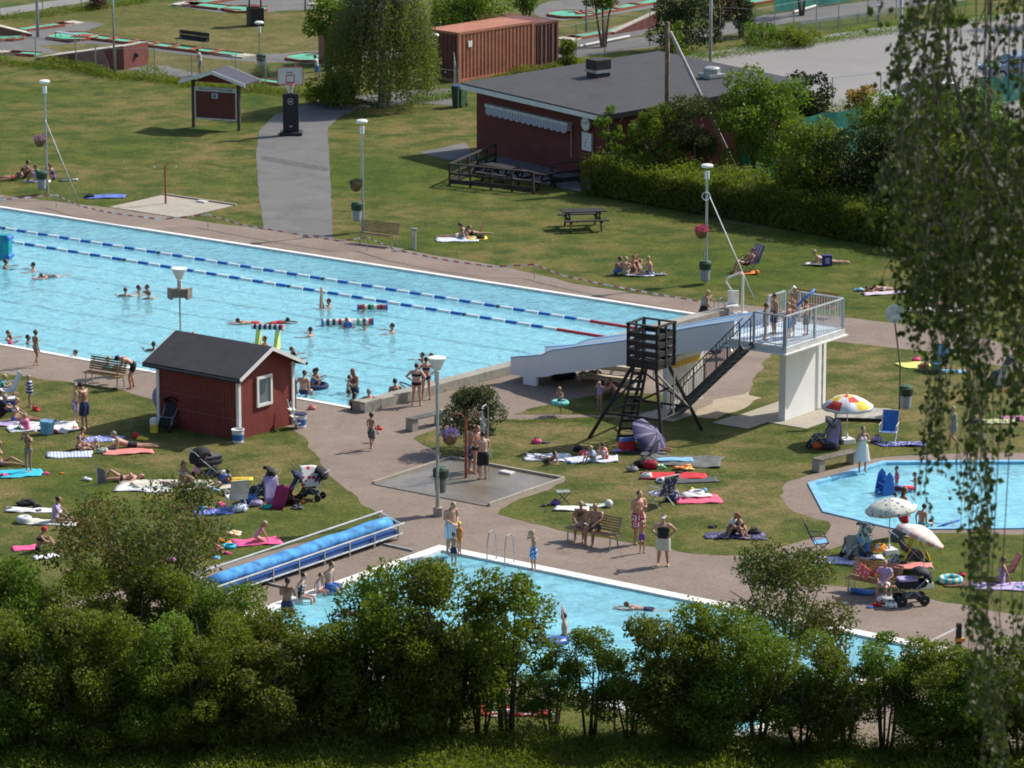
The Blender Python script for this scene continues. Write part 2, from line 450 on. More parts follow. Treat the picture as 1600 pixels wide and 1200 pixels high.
def basin_mat(name, col, lanes=None, col2=None):
    m, n, l = new_mat(name)
    b = n['Principled BSDF']; b.inputs['Roughness'].default_value = .5
    t = nz(n, l, .6, 4, dist=1.5); t2 = nz(n, l, 3.2, 3, dist=2.0)
    c = ramp(n, l, t.outputs[0], [(.3, tuple(x * .9 for x in col)), (.7, col2 or tuple(min(1, x * 1.06) for x in col))]).outputs[0]
    r2 = ramp(n, l, t2.outputs[0], [(.3, (.88, .93, .95)), (.7, (1.08, 1.04, 1.02))])  # mottling painted into the basin colour for the caustic light under ripples
    c = mixc(n, l, 1.0, c, r2.outputs[0], 'MULTIPLY')
    l.new(c, b.inputs['Base Color'])
    return m
def pool(name, poly, depth, wl, basin, water, cope_w, cope_m, cope_h=.03, label=''):
    b = MB(); k = len(poly); P = [Vector((p[0], p[1], 0)) for p in poly]
    area = sum(P[i].x * P[(i + 1) % k].y - P[(i + 1) % k].x * P[i].y for i in range(k))
    top = [p.copy() for p in P]; bot = [p + Vector((0, 0, -depth)) for p in P]
    o = len(b.v); b.v += [tuple(p) for p in top + bot]
    for i in range(k):
        j = (i + 1) % k
        f = (i, k + i, k + j, j) if area > 0 else (i, j, k + j, k + i)
        b.f.append(f); b.mi.append(0)
    b.f.append(tuple(range(k, 2 * k)) if area > 0 else tuple(range(2 * k - 1, k - 1, -1))); b.mi.append(0)
    structure(b.build('pool_basin', basin))
    w = MB(); w.v = [(p.x, p.y, 0) for p in P]; w.f = [tuple(range(k)) if area > 0 else tuple(range(k - 1, -1, -1))]; w.mi = [0]
    structure(w.build('water', water, loc=(0, 0, -wl)))
    # coping ring outside the edge
    def off(d):
        out = []
        for i in range(k):
            a, p, c = P[i - 1], P[i], P[(i + 1) % k]
            e1 = (p - a).normalized(); e2 = (c - p).normalized(); sg = 1 if area > 0 else -1
            n1 = Vector((e1.y, -e1.x, 0)) * sg; n2 = Vector((e2.y, -e2.x, 0)) * sg
            bi = (n1 + n2); bi = bi / max(.3, bi.length_squared) * 2
            out.append(p + bi * d)
        return out
    o1 = off(cope_w); c = MB(); i0 = off(-.03)
    for z in (cope_h,):
        for i in range(k):
            j = (i + 1) % k
            A, B, Cc, D = i0[i], i0[j], o1[j], o1[i]
            for q in (A, B, Cc, D): pass
            vs = [Vector((q.x, q.y, z)) for q in (A, B, Cc, D)] + [Vector((q.x, q.y, -.12)) for q in (A, B)] + [Vector((q.x, q.y, .002)) for q in (Cc, D)]
            c.add(vs, [(0, 1, 2, 3), (0, 4, 5, 1), (3, 2, 6, 7)])
    structure(c.build('pool_coping', cope_m))
B1 = basin_mat('blue_basin', (.34, .85, 1.0), col2=(.54, .96, 1.0))
B2 = basin_mat('blue_basin_2', (.34, .84, 1.0))
W1 = water_mat('pool_water', (.95, 1.0, 1.0), wave=.8, body=(.34, .85, 1.0), amt=.42)
W2 = water_mat('shallow_water', (.90, .99, 1.0), wave=.7, body=(.36, .86, 1.0), amt=.5)
COPE = ground_mat('white_coping', (.72, .70, .66), (.80, .78, .74), (.55, .5, .44), 8, 1.5, .25, .1)
BLUEC = mat((.22, .52, .74), .5, .1)
pool('pool', POOL1, .95, .06, B1, W1, .22, COPE)
pool('pool', POOL2, .95, .05, B2, W2, .42, COPE)
pool('pool', POOL3, .40, .05, B2, W2, .22, BLUEC, .05)
# dark lane lines on the floor (drawn broken by the ripples)
def wav(n, l): pass
LINEM = mat((.01, .06, .12), .6, .3, 2.0)
for i in range(8):
    v0 = 21 * (i + .5) / 8
    if i in (6, 7): continue
    b = MB(); L = 46; N = 230
    for j in range(N + 1):
        u = .5 + L * j / N
        wv = .16 * noise.noise(Vector((u * 1.1, i * 9.1, 0))) + .10 * noise.noise(Vector((u * 3.3, i * 5.1, 4)))
        hw = max(.0, .10 + .14 * noise.noise(Vector((u * 2.1, i * 3.3, 9))))
        for sgn in (-1, 1):
            p = F(u, v0 + wv + sgn * hw); b.v.append((p.x, p.y, 0))
    for j in range(N):
        b.f.append((2 * j, 2 * j + 1, 2 * j + 3, 2 * j + 2)); b.mi.append(0)
    structure(b.build('lane_marking', LINEM, loc=(0, 0, -.94)))

# concrete end wall of the big pool
def wall_along(name, label, cat, a, b, th, h, m, z=0, parts=None):
    d = (b - a).normalized(); n_ = Vector((d.y, -d.x, 0)) * th
    t = thing(name, label, cat, (a.x, a.y, z), 0)
    mb = MB(); pts = [Vector((0, 0, 0)), b - a, b - a + n_, n_]
    mb.prism([(p.x, p.y) for p in pts], 0, h)
    mb.build('wall_body', m, t, bevel=.015)
    return t
M_WALL = ground_mat('stained_concrete', (.26, .25, .21), (.38, .36, .30), (.12, .12, .08), 8, .8, .75)
ew = wall_along('concrete_wall', 'stained low concrete wall closing the near end of the big pool beside the slide', 'wall', C0 - ENDV.normalized() * .35, C0 + ENDV.normalized() * 21.4, .55, .36, M_WALL)
d = ENDV.normalized(); n_ = Vector((d.y, -d.x, 0))
mb = MB(); pts = [Vector((0, 0, 0)), d * .9, d * .9 + n_ * .64, n_ * .64]
mb.prism([((p - n_ * .045 - d * .03).x, (p - n_ * .045 - d * .03).y) for p in pts], 0.002, .40)
blk = mb.build('end_block', M_WALL, ew)
mk = MB(); q0 = n_ * .38 - d * .033; nn = -d
mk.quadprism([q0 + Vector((0, 0, .10)), q0 + n_ * .2 + Vector((0, 0, .10)), q0 + n_ * .2 + Vector((0, 0, .32)), q0 + Vector((0, 0, .32))], nn * .012)
mk.build('depth_sign', WHITE_D, blk)
# low stones / shower pads
def pad(name, u0, u1, v0, v1, m, label=None):
    o = MB().prism([F(u0, v0).xy, F(u1, v0).xy, F(u1, v1).xy, F(u0, v1).xy], 0, .02).build('concrete_pad', m, loc=(0, 0, .012)); structure(o)
pad('p', -12.1, -7.3, -8.35, -4.0, M_WETCONC)
pad('p', 29.7, 34.1, 23.9, 27.6, M_CONC)
pad('p', -14.9, -11.8, 7.2, 11.2, M_CONC)
kb = MB(); kb.box(F(-9.7, -3.93, .06), (4.9, .09, .12), UA); kb.box(F(-12.17, -6.1, .06), (.09, 4.3, .12), UA); kb.box(F(-7.2, -6.1, .05), (.09, 4.3, .10), UA)
structure(kb.build('kerb', M_CONC))
kb = MB(); kb.box(F(31.9, 27.7, .05), (4.5, .1, .1), UA); structure(kb.build('kerb', M_CONC))
# ---------------------------------------------------------------- lettering (flat mesh text)
_TXT = []
def text_mesh(body, size, m):
    cu = bpy.data.curves.new('lettering', 'FONT'); cu.body = body; cu.size = size; cu.extrude = .004; cu.align_x = 'CENTER'; cu.align_y = 'CENTER'; cu.resolution_u = 3
    o = bpy.data.objects.new('lettering', cu); COL.objects.link(o)
    bpy.context.view_layer.update()
    me = bpy.data.meshes.new_from_object(o.evaluated_get(bpy.context.evaluated_depsgraph_get()))
    bpy.data.objects.remove(o); me.materials.clear(); me.materials.append(m)
    return me
def text_on(parent, body, size, m, loc, rot=(90, 0, 0), name='lettering'):
    o = bpy.data.objects.new(name, text_mesh(body, size, m)); COL.objects.link(o); o.parent = parent
    o.location = loc; o.rotation_euler = tuple(R(a) for a in rot); return o

# ---------------------------------------------------------------- buildings
def board_mat(name, col, period, groove=.12, axis=0, dark=.35):
    m, n, l = new_mat(name)
    b = n['Principled BSDF']; b.inputs['Roughness'].default_value = .75
    tc = n.new('ShaderNodeTexCoord'); sp = n.new('ShaderNodeSeparateXYZ'); l.new(tc.outputs['Object'], sp.inputs[0])
    ad = n.new('ShaderNodeMath'); ad.operation = 'ADD'
    l.new(sp.outputs[0], ad.inputs[0]); l.new(sp.outputs[1], ad.inputs[1])
    a = n.new('ShaderNodeMath'); a.operation = 'MULTIPLY'; a.inputs[1].default_value = 1 / period
    l.new(ad.outputs[0] if axis == 0 else sp.outputs[axis], a.inputs[0])
    f = n.new('ShaderNodeMath'); f.operation = 'FRACT'; l.new(a.outputs[0], f.inputs[0])
    r = ramp(n, l, f.outputs[0], [(0, (dark,) * 3), (groove, (dark,) * 3), (groove + .03, (1, 1, 1)), (.97, (1, 1, 1))])
    t = nz(n, l, 1.3, 6, rough=.7)
    c = ramp(n, l, t.outputs[0], [(.3, tuple(x * .72 for x in col)), (.7, tuple(x * 1.15 for x in col))]).outputs[0]
    l.new(mixc(n, l, 1.0, c, r.outputs[0], 'MULTIPLY'), b.inputs['Base Color'])
    bump(n, l, r.outputs[0], .6, .03, b)
    return m
RED = board_mat('red_boards', (.20, .030, .024), .16, .12)
RED2 = board_mat('red_cladding', (.135, .022, .019), .12, .08, dark=.75)
ROOF = board_mat('roof_felt', (.046, .046, .050), 1.0, .03, axis=0, dark=.8)
ROOF2 = mat((.045, .045, .05), .8, .12, 2.0)

# --- small red hut; local x = U, y = V, origin at corner F(.5,-6.3)
def hut():
    L, W, H, Hr = 3.8, 3.0, 2.42, 3.12
    t = thing('red_hut', 'small red boarded hut with black pitched roof and white corner boards beside the big pool', 'hut', F(.5, -6.3), 0)
    t.rotation_euler = (0, 0, UA); sy = -1    # local y axis must be V: V is -90 deg from U
    def w(x, v, z): return (x, -v, z)
    mb = MB()
    # walls as closed prism (gable along v)
    prof = [(0, 0), (W, 0), (W, H), (W / 2, Hr), (0, H)]
    mb.quadprism([w(0, v, z) for v, z in prof], (L, 0, 0)); mb.build('wall', RED, t)
    rf = MB(); ov = .32; sl_ = (Hr - H) / (W / 2)
    for s in (0, 1):
        e = -ov if s == 0 else W + ov; ez = H - ov * sl_ + .02
        rf.quadprism([w(-.35, e, ez), w(L + .45, e, ez), w(L + .45, W / 2, Hr + .02), w(-.35, W / 2, Hr + .02)], (0, 0, .07))
    r = rf.build('roof', ROOF2, t)
    for x in (-.38, L + .45):
        vb = MB()
        for s in (0, 1):
            e = -ov - .02 if s == 0 else W + ov + .02; ez = H - ov * sl_ - .06
            vb.quadprism([w(x, e, ez), w(x, W / 2, Hr - .05), w(x, W / 2, Hr + .10), w(x, e, ez + .14)], (.03, 0, 0))
        vb.build('verge_board', WHITE, r)
    for x, v in ((0, 0), (0, W), (L, 0), (L, W)): MB().box(w(x, v, H / 2 - .02), (.13, .13, H - .1)).build('corner_board', WHITE, t)
    # window on the gable end facing the camera's right (x = 0 plane)
    fr = MB(); x = -.05; v0, v1, z0, z1 = .95, 1.80, 1.02, 2.14
    for a, b in (((v0, z0), (v1, z0 + .1)), ((v0, z1 - .1), (v1, z1)), ((v0, z0 + .1), (v0 + .1, z1 - .1)), ((v1 - .1, z0 + .1), (v1, z1 - .1))):
        fr.box(w(x, (a[0] + b[0]) / 2, (a[1] + b[1]) / 2), (.07, b[0] - a[0], b[1] - a[1]))
    win = fr.build('window', WHITE, t)
    g = MB(); g.box(w(-.02, (v0 + v1) / 2, (z0 + z1) / 2), (.02, v1 - v0 - .2, z1 - z0 - .2))
    gm, n, l = new_mat('window_glass'); n['Principled BSDF'].inputs['Base Color'].default_value = (.25, .33, .38, 1); n['Principled BSDF'].inputs['Roughness'].default_value = .04; n['Principled BSDF'].inputs['Metallic'].default_value = .7
    g.build('pane', gm, win)
    gt = MB(); gt.tube([w(-.4, -ov - .05, H - ov * sl_ - .02), w(L + .4, -ov - .05, H - ov * sl_ - .02)], .06, 8)
    gt.tube([w(-.4, W + ov + .05, H - ov * sl_ - .02), w(L + .4, W + ov + .05, H - ov * sl_ - .02)], .06, 8)
    gu = gt.build('gutter', BLACK, t)
    dp = MB()
    dp.tube([w(.2, W + ov + .05, H - .2), w(.1, W + .12, H - .55), w(-.02, W + .12, H - .8), w(-.02, W + .12, .15), w(-.14, W + .14, .05)], .045, 8)
    dp.build('downpipe', BLACK, t)
    ra = MB()
    for z in (.75, 1.32): ra.tube([w(.75 if z > 1 else .1, -.06, z), w(L - .1, -.06, z + .02)], .013, 6)
    ra.build('wall_rail', mat((.3, .12, .09), .6), t)
    return t
hut()

# --- clubhouse with mono-pitch dark roof
def clubhouse():
    dx = Vector((6.88, -9.76, 0)).normalized(); dy = Vector((-dx.y, dx.x, 0)); L = 11.3
    A = Vector((-2.55, 201.66, 0)) + dx * .3 + dy * .75
    a = math.atan2(dx.y, dx.x)
    t = thing('clubhouse', 'dark red clubhouse with a large grey felt roof behind the lawn', 'building', A, 0); t.rotation_euler = (0, 0, a)
    D = 11.2; Hf, Hb = 3.3, 3.82; y = 1
    def w(x, yy, z): return (x, yy, z)
    mb = MB(); mb.quadprism([w(0, 0, 0), w(0, D, 0), w(0, D, Hb - .06), w(0, 0, Hf - .02)], (L, 0, 0)); mb.build('wall', RED2, t)
    rf = MB(); rf.quadprism([w(-.3, -.75, Hf), w(L + .35, -.75, Hf), w(L + .35, D + .4, Hb), w(-.3, D + .4, Hb)], (0, 0, .12)); r = rf.build('roof', ROOF, t)
    fb = MB(); fb.quadprism([w(-.3, -.80, Hf - .18), w(L + .35, -.80, Hf - .18), w(L + .35, -.80, Hf + .05), w(-.3, -.80, Hf + .05)], (0, .045, 0)); fb.build('fascia_board', WHITE, r)
    fd = MB(); fd.quadprism([w(L + .355, -.75, Hf - .12), w(L + .355, D + .4, Hb - .12), w(L + .355, D + .4, Hb + .13), w(L + .355, -.75, Hf + .13)], (.04, 0, 0)); fd.build('fascia_board', BLACK, r)
    # ventilation hoods on the roof
    for (px, py, lab, s) in ((935, 118, 'chimney', 1.0), (1112, 125, 'vent', 1.0)):
        g = G(px, py, Hf + .4) - A; x_, y_ = g.dot(dx), g.dot(dy)
        c = MB(); c.box((x_, y_, Hf + .35), (.85, .85, .5)); ch = c.build('chimney' if lab == 'chimney' else 'roof_vent', BLACK if lab == 'chimney' else GREYP, r)
        c2 = MB(); c2.box((x_, y_, Hf + .66), (.98, .98, .14)); c2.build('collar', GALV, ch) if False else None
        c3 = MB(); c3.box((x_, y_, Hf + .66), (.98, .98, .14)); c3.m = 1
        if lab == 'chimney': c3.box((x_, y_, Hf + .98), (.9, .9, .5))
        else: c3.lathe([(.42, Hf + .73), (.42, Hf + 1.0), (.3, Hf + 1.06)], 14, (x_, y_, 0))
        c3.build('vent_hood', [GALV, BLACK if lab == 'chimney' else GALV], r)
    # awning valance with scallops
    def on_wall(px, py):     # front wall plane
        o = Vector((0, 0, CAM_H)); d = G(px, py) - o; k = (A - o).dot(dy) / d.dot(dy); p = o + d * k - A
        return p.dot(dx), p.z
    x0, z0 = on_wall(767, 172); x1, z1 = on_wall(893, 190)
    z0 = (z0 + z1) / 2
    aw = MB(); N = 14; pts = []
    for i in range(N * 6 + 1):
        f = i / (N * 6); x = x0 + (x1 - x0) * f; s = abs(math.sin(f * N * math.pi))
        pts.append((x, z0 - .30 - .09 * s))
    for i in range(len(pts) - 1):
        (xa, za), (xb, zb) = pts[i], pts[i + 1]
        aw.add([(xa, -.32, za), (xb, -.32, zb), (xb, -.32, z0 + .02), (xa, -.32, z0 + .02), (xa, -.30, za), (xb, -.30, zb), (xb, -.30, z0 + .02), (xa, -.30, z0 + .02)], [(0, 1, 2, 3), (7, 6, 5, 4), (0, 4, 5, 1)])
    awn = aw.build('awning', stripes([(.44, .47, .53), (.44, .47, .53), (.26, .29, .36)], .24, 0), t)
    cs = MB(); cs.box(((x0 + x1) / 2, -.16, z0 + .08), (x1 - x0 + .2, .3, .14)); cs.box((x1 + .02, -.16, z0 - .1), (.05, .3, .3))
    cs.build('awning_case', WHITE_D, awn)
    cr = MB(); cr.tube([(x1 + .1, -.1, z0 - .2), (x1 + .1, -.1, z0 - 1.6)], .015, 6); cr.build('awning_crank', WHITE_D, awn)
    # round clock and square timing clock
    cx, cz = on_wall(919, 193)
    c = MB(); c.lathe([(.33, -.07), (.36, -.07), (.36, .07), (.33, .07)], 28); ck = c.build('clock_case', mat((.3, .3, .3), .5), t); ck.location = (cx, -.1, cz); ck.rotation_euler = (R(90), 0, 0)
    fc = MB(); fc.lathe([(.325, .071), (.325, .078)], 28); fc.build('clock_face', WHITE, ck)
    hd = MB(); hd.m = 0
    for k in range(12):
        q = k * math.pi / 6; hd.box((.28 * math.cos(q), .28 * math.sin(q), .082), (.05, .015, .006), q)
    hd.build('hour_marks', BLACK, ck)
    for q, Lh, wd in ((R(38), .19, .035), (R(172), .27, .024)): MB().box((Lh / 2 * math.cos(q), Lh / 2 * math.sin(q), .088), (Lh, wd, .006), q).build('clock_hand', BLACK, ck)
    cx, cz = on_wall(920, 221)
    c = MB(); c.box((cx, -.08, cz), (.76, .12, .86)); ck = c.build('swim_timer', WHITE, t)
    hd = MB()
    for k in range(12):
        q = k * math.pi / 6; hd.box((cx + .3 * math.cos(q), -.146, cz + .3 * math.sin(q)), (.035, .006, .035))
    hd.build('timer_marks', BLACK, ck); MB().bar((cx + .02, -.150, cz + .16), (cx - .13, -.150, cz - .24), .03, .006, (0, 1, 0)).build('timer_hand', BLACK, ck)
    sm = MB(); sm.box(on_wall(835, 166)[0:1] + (-.02, on_wall(835, 166)[1]), (.22, .03, .1)); sm.build('wall_lamp', mat((.3, .2, .18), .6), t)
    return t, A, dx, dy
CH, CHA, CHX, CHY = clubhouse()

def railing(name, label, cat, pts, h, m, post=.09, rails=((1.0, .14, .06), (.55, .10, .03), (.2, .22, .03)), every=1.2):
    """timber railing along a polyline"""
    o = pts[0]; t = thing(name, label, cat, o)
    P = [p - o for p in pts]
    for i in range(len(P) - 1):
        a, b = P[i], P[i + 1]; L = (b - a).length; k = max(1, round(L / every))
        for j in range(k + (1 if i == len(P) - 2 else 0)):
            q = a.lerp(b, j / k); MB().box(q + Vector((0, 0, h / 2)), (post, post, h), math.atan2((b - a).y, (b - a).x)).build('post', m, t)
        for f, w_, th in rails:
            z = Vector((0, 0, h * f)); MB().bar(a + z, b + z, w_ if f == 1 else th, th if f == 1 else w_).build('rail', m, t)
    return t
railing('terrace_railing', 'dark timber railing round the shaded terrace of the red clubhouse', 'railing', [G(774, 258), G(703, 290), G(833, 303)], 1.05, mat((.045, .035, .028), .85, .2))
railing('terrace_railing', 'short dark timber railing closing the right end of the clubhouse terrace', 'railing', [G(862, 290), G(905, 285)], 1.05, mat((.045, .035, .028), .85, .2))
for i, (px, py, lb) in enumerate(((790, 270, 'dark picnic table on the clubhouse terrace, left of its neighbour'), (862, 284, 'dark picnic table on the clubhouse terrace, right of its neighbour'))):
    pass

# --- shipping containers
def corr_mat(name, col, rust):
    m, n, l = new_mat(name); b = n['Principled BSDF']; b.inputs['Roughness'].default_value = .65
    t = nz(n, l, .9, 6, rough=.75); t2 = nz(n, l, 5, 4)
    c = ramp(n, l, t.outputs[0], [(.35, col), (.7, rust)]).outputs[0]
    r = ramp(n, l, t2.outputs[0], [(.3, (.8, .8, .8)), (.7, (1.1, 1.1, 1.1))])
    l.new(mixc(n, l, 1.0, c, r.outputs[0], 'MULTIPLY'), b.inputs['Base Color']); return m
def container(loc, rz, label, L, W, H, m, m2):
    t = thing('shipping_container', label, 'container', loc, rz)
    fr = MB()
    for x in (0, L):
        for y in (0, W): fr.box((x + (.06 if x == 0 else -.06), y + (.06 if y == 0 else -.06), H / 2), (.14, .14, H))
    for z in (.08, H - .06):
        for y in (.06, W - .06): fr.box((L / 2, y, z), (L - .2, .12, .14))
        for x in (.06, L - .06): fr.box((x, W / 2, z), (.12, W - .2, .14))
    fr.build('frame', m, t)
    def corr(a, b, nrm, depth=.05, per=.28):
        a = Vector(a); b = Vector(b); d = (b - a).normalized(); Ls = (b - a).length; nrm = Vector(nrm); mb = MB(); k = int(Ls / per); pts = []
        for i in range(k):
            for f, o in ((0, 0), (.38, 0), (.5, 1), (.88, 1)): pts.append(a + d * ((i + f) * Ls / k) + nrm * (o * depth))
        pts.append(b)
        for i in range(len(pts) - 1):
            p, q = pts[i], pts[i + 1]
            mb.add([p, q, q + Vector((0, 0, H - .25)), p + Vector((0, 0, H - .25))], [(0, 1, 2, 3)])
        return mb
    corr((.12, .03, .12), (L - .12, .03, .12), (0, 1, 0)).build('side_panel', m, t)
    corr((L - .12, W - .03, .12), (.12, W - .03, .12), (0, -1, 0)).build('side_panel', m, t)
    corr((.03, W - .12, .12), (.03, .12, .12), (1, 0, 0)).build('end_panel', m2, t)
    dr = corr((L - .03, .12, .12), (L - .03, W - .12, .12), (-1, 0, 0)).build('door', m2, t)
    lb = MB()
    for y in (W * .2, W * .42, W * .58, W * .8): lb.tube([(L + .02, y, .15), (L + .02, y, H - .15)], .02, 6)
    lb.build('lock_bar', GALV, dr)
    MB().box((L / 2, W / 2, H - .03), (L - .1, W - .1, .06)).build('roof', m, t)
    return t
CO = corr_mat('container_orange', (.46, .19, .115), (.34, .12, .07)); CD = corr_mat('container_dark', (.17, .05, .04), (.10, .035, .03))
cc = G(717, 129); ca = ang((717, 129), (840, 103))
ct = container(cc, 47, 'orange brown corrugated shipping container standing beside the weeping birch', 6.06, 2.44, 2.75, CO, CD)
pl = MB(); pl.box((.9, -.02, 2.05), (.3, .02, .34)); pl.build('label_plate', WHITE, ct)
_p = G(872, 100) - Vector((math.cos(R(-43)), math.sin(R(-43)), 0)) * 5.0 - Vector((math.cos(R(47)), math.sin(R(47)), 0)) * 2.44
container(_p, -43, 'dark red shipping container behind the right end of the orange one', 5.0, 2.44, 2.5, CD, CD)
box = MB(); box.box((0, 0, 1.1), (2.2, 1.6, 2.2))
tag(box.build('storage_box', board_mat('rusty_boards', (.28, .09, .06), .3, .05), loc=G(532, 98), rz=R(15)), 'dark red and rusty box wall half hidden behind the weeping birch', 'storage box')

# --- notice board with little roof
def notice(px0, py0, px1, py1, label, front=True, sc=1.0):
    a, b = G(px0, py0), G(px1, py1); d = b - a; L = d.length
    t = thing('notice_board', label, 'notice board', a, math.degrees(math.atan2(d.y, d.x)))
    for x in (0, L): MB().box((x, 0, 1.25), (.15, .15, 2.5)).build('post', WOODD, t)
    bd = MB(); bd.box((L / 2, -.02, 1.3), (L - .2, .06, 1.62)); bo = bd.build('board', mat((.13, .028, .024), .7, .1), t)
    fr = MB()
    fr.box((L / 2, -.06, 2.05), (L - .2, .03, .22)); fr.box((L / 2, -.06, .52), (L - .2, .03, .07))
    fr.box((.13, -.06, 1.24), (.07, .03, 1.4)); fr.box((L - .13, -.06, 1.24), (.07, .03, 1.4)); fr.build('board_frame', WHITE_D, bo)
    if front:
        text_on(t, 'VÄSTALOTT™ NATURBAD', .16, mat((.05, .08, .16), .6), (L / 2, -.08, 2.05))
        s = MB(); s.box((L / 2 - .05, -.06, 1.72), (.34, .02, .26)); s.build('notice_sheet', WHITE_D, bo)
        s = MB(); s.box((L / 2 - .05, -.073, 1.72), (.2, .01, .18)); s.build('blue_emblem', mat((.08, .22, .5), .6), bo)
    rf = MB(); e = .55; zr, ze = 3.0, 2.42; y0, y1 = -.45, 1.35
    for s in (-1, 1):
        x0 = L / 2; x1 = L / 2 + s * (L / 2 + e)
        rf.quadprism([(x0, y0, zr), (x1, y0, ze), (x1, y1, ze), (x0, y1, zr)], (0, 0, .06))
    r = rf.build('roof', mat((.05, .055, .085), .8, .1), t)
    for y in (y0 - .035, y1):
        vb = MB()
        for s in (-1, 1):
            x0 = L / 2; x1 = L / 2 + s * (L / 2 + e + .03); vb.quadprism([(x0, y, zr - .10), (x1, y, ze - .10), (x1, y, ze + .08), (x0, y, zr + .09)], (0, .03, 0))
        vb.build('verge_board', WHITE, r)
    gb = MB(); gb.quadprism([(.0, -.1, 2.42), (L, -.1, 2.42), (L / 2, -.1, 2.93)], (0, .05, 0)); gb.build('gable_board', mat((.16, .02, .018), .7), t)
    return t
notice(303, 199, 374, 204, 'roofed notice board with a dark red panel and white header standing on the lawn')

# --- basketball stand
def hoop():
    t = thing('basketball_hoop', 'portable basketball hoop with padded black post on the asphalt path', 'basketball hoop', G(455, 211), 0, None, 1.13)
    b = MB(); b.box((0, .1, .08), (1.0, .9, .16)); b.box((-.0, -.15, .03), (1.05, .3, .05)); b.build('base', BLACK, t, bevel=.03)
    p = MB(); p.box((0, 0, 1.02), (.72, .25, 1.75)); pd = p.build('padded_post', mat((.014, .015, .024), .55, .1), t, bevel=.04)
    lg = MB(); lg.tube([(.13 * math.cos(R(a)), -.135, 1.55 + .13 * math.sin(R(a))) for a in range(20, 350, 20)], .012, 6); lg.box((0, -.135, 1.55), (.14, .01, .05)); lg.box((0, -.135, .42), (.12, .01, .06)); lg.build('emblem', WHITE_D, pd)
    MB().bar((0, 0, 1.9), (0, -.12, 2.35), .12, .12).build('arm', BLACK, t)
    bd = MB(); bd.box((0, -.18, 2.72), (1.14, .03, .82)); bo = bd.build('backboard', WHITE, t)
    fr = MB(); rd = mat((.62, .08, .06), .5)
    for c, d in (((0, 3.12), (1.16, .03)), ((0, 2.32), (1.16, .03)), ((-.565, 2.72), (.03, .8)), ((.565, 2.72), (.03, .8)), ((0, 2.76), (.38, .035)), ((0, 2.44), (.38, .035)), ((-.18, 2.6), (.035, .32)), ((.18, 2.6), (.035, .32))):
        fr.box((c[0], -.2, c[1]), (d[0], .02, d[1]))
    fr.build('painted_frame', rd, bo)
    text_on(bo, 'BASKET', .09, BLACK, (0, -.2, 2.88))
    rm = MB(); rm.tube([(.21 * math.cos(R(a)), -.45 + .21 * math.sin(R(a)), 2.40) for a in range(0, 361, 24)], .016, 6); r = rm.build('rim', rd, t)
    nt = MB()
    for k in range(12):
        a = k * math.pi / 6; a2 = a + .26
        for q in (a2, a2 - .52): nt.tube([(.2 * math.cos(a), -.45 + .2 * math.sin(a), 2.39), (.15 * math.cos(q), -.45 + .15 * math.sin(q), 2.2), (.1 * math.cos(a), -.45 + .1 * math.sin(a), 2.0)], .008, 4)
    nt.build('net', WHITE, r)
hoop()

# ---------------------------------------------------------------- lamps and poles
def disc_head(t, z, m=WHITE):
    c = MB(); c.lathe([(.06, 0), (.10, .02), (.10, .32), (.07, .36)], 14, (0, 0, z - .55)); c.build('lamp_fitting', WHITE, t)
    c = MB(); c.lathe([(.08, -.08), (.25, -.02), (.26, .05), (.21, .09), (.05, .12)], 20, (0, 0, z)); c.build('lamp_shade', m, t)
def cone_head(t, z):
    c = MB(); c.lathe([(.07, 0), (.09, .03), (.09, .38), (.11, .40)], 14, (0, 0, z - .86)); c.build('lamp_fitting', WHITE_D, t)
    c = MB(); c.lathe([(.09, -.42), (.12, -.40), (.30, -.03), (.31, .02), (.28, .03)], 20, (0, 0, z)); c.build('lamp_shade', WHITE, t)
def lamp(px, py, h, label, head='disc', r=.055, cat='street lamp'):
    t = thing('street_lamp', label, cat, G(px, py))
    p = MB(); p.tube([(0, 0, 0), (0, 0, 1.3)], r * 1.35, 10); p.tube([(0, 0, 1.3), (0, 0, h - .5)], r, 10); p.build('pole', GALV, t, smooth=False)
    {'disc': disc_head, 'cone': cone_head}[head](t, h)
    if head == 'cone' and h > 5: MB().box((0, 0, .15), (.3, .3, .3)).build('base', M_CONC, t)
    return t
lamp(74, 302, 5.3, 'lamp post with white disc head beside the resting group on the far left lawn')
lamp(567, 362, 5.0, 'lamp post with white disc head behind the brown bench at the far pool side')
lamp(1103, 442, 5.0, 'lamp post with white disc head carrying the pink flower basket by the clipped hedge')
lamp(684, 806, 5.4, 'tall lamp post with white cone head between the shower pad and the small pool', 'cone')
lamp(406, 117, 2.9, 'small lamp post with white dish head beside a bin by the minigolf', 'disc', .04)
lamp(679, 141, 3.0, 'small lamp post with white dish head in front of the orange container', 'disc', .04)
# speaker lamp behind the hut
sp = lamp(283, 575, 3.9, 'lamp post with cone head and two loudspeakers behind the red hut', 'cone', .035)
for s, a in ((-1, 25), (1, -25)):
    b = MB(); b.box((s * .22, 0, 2.95), (.36, .30, .34), R(a)); b.box((s * .36, -.1, 2.95), (.10, .36, .42), R(a)); b.build('loudspeaker', mat((.26, .23, .19), .6, .2), sp)
MB().box((0, 0, 2.92), (.7, .08, .1)).build('speaker_bracket', BLACK, sp)
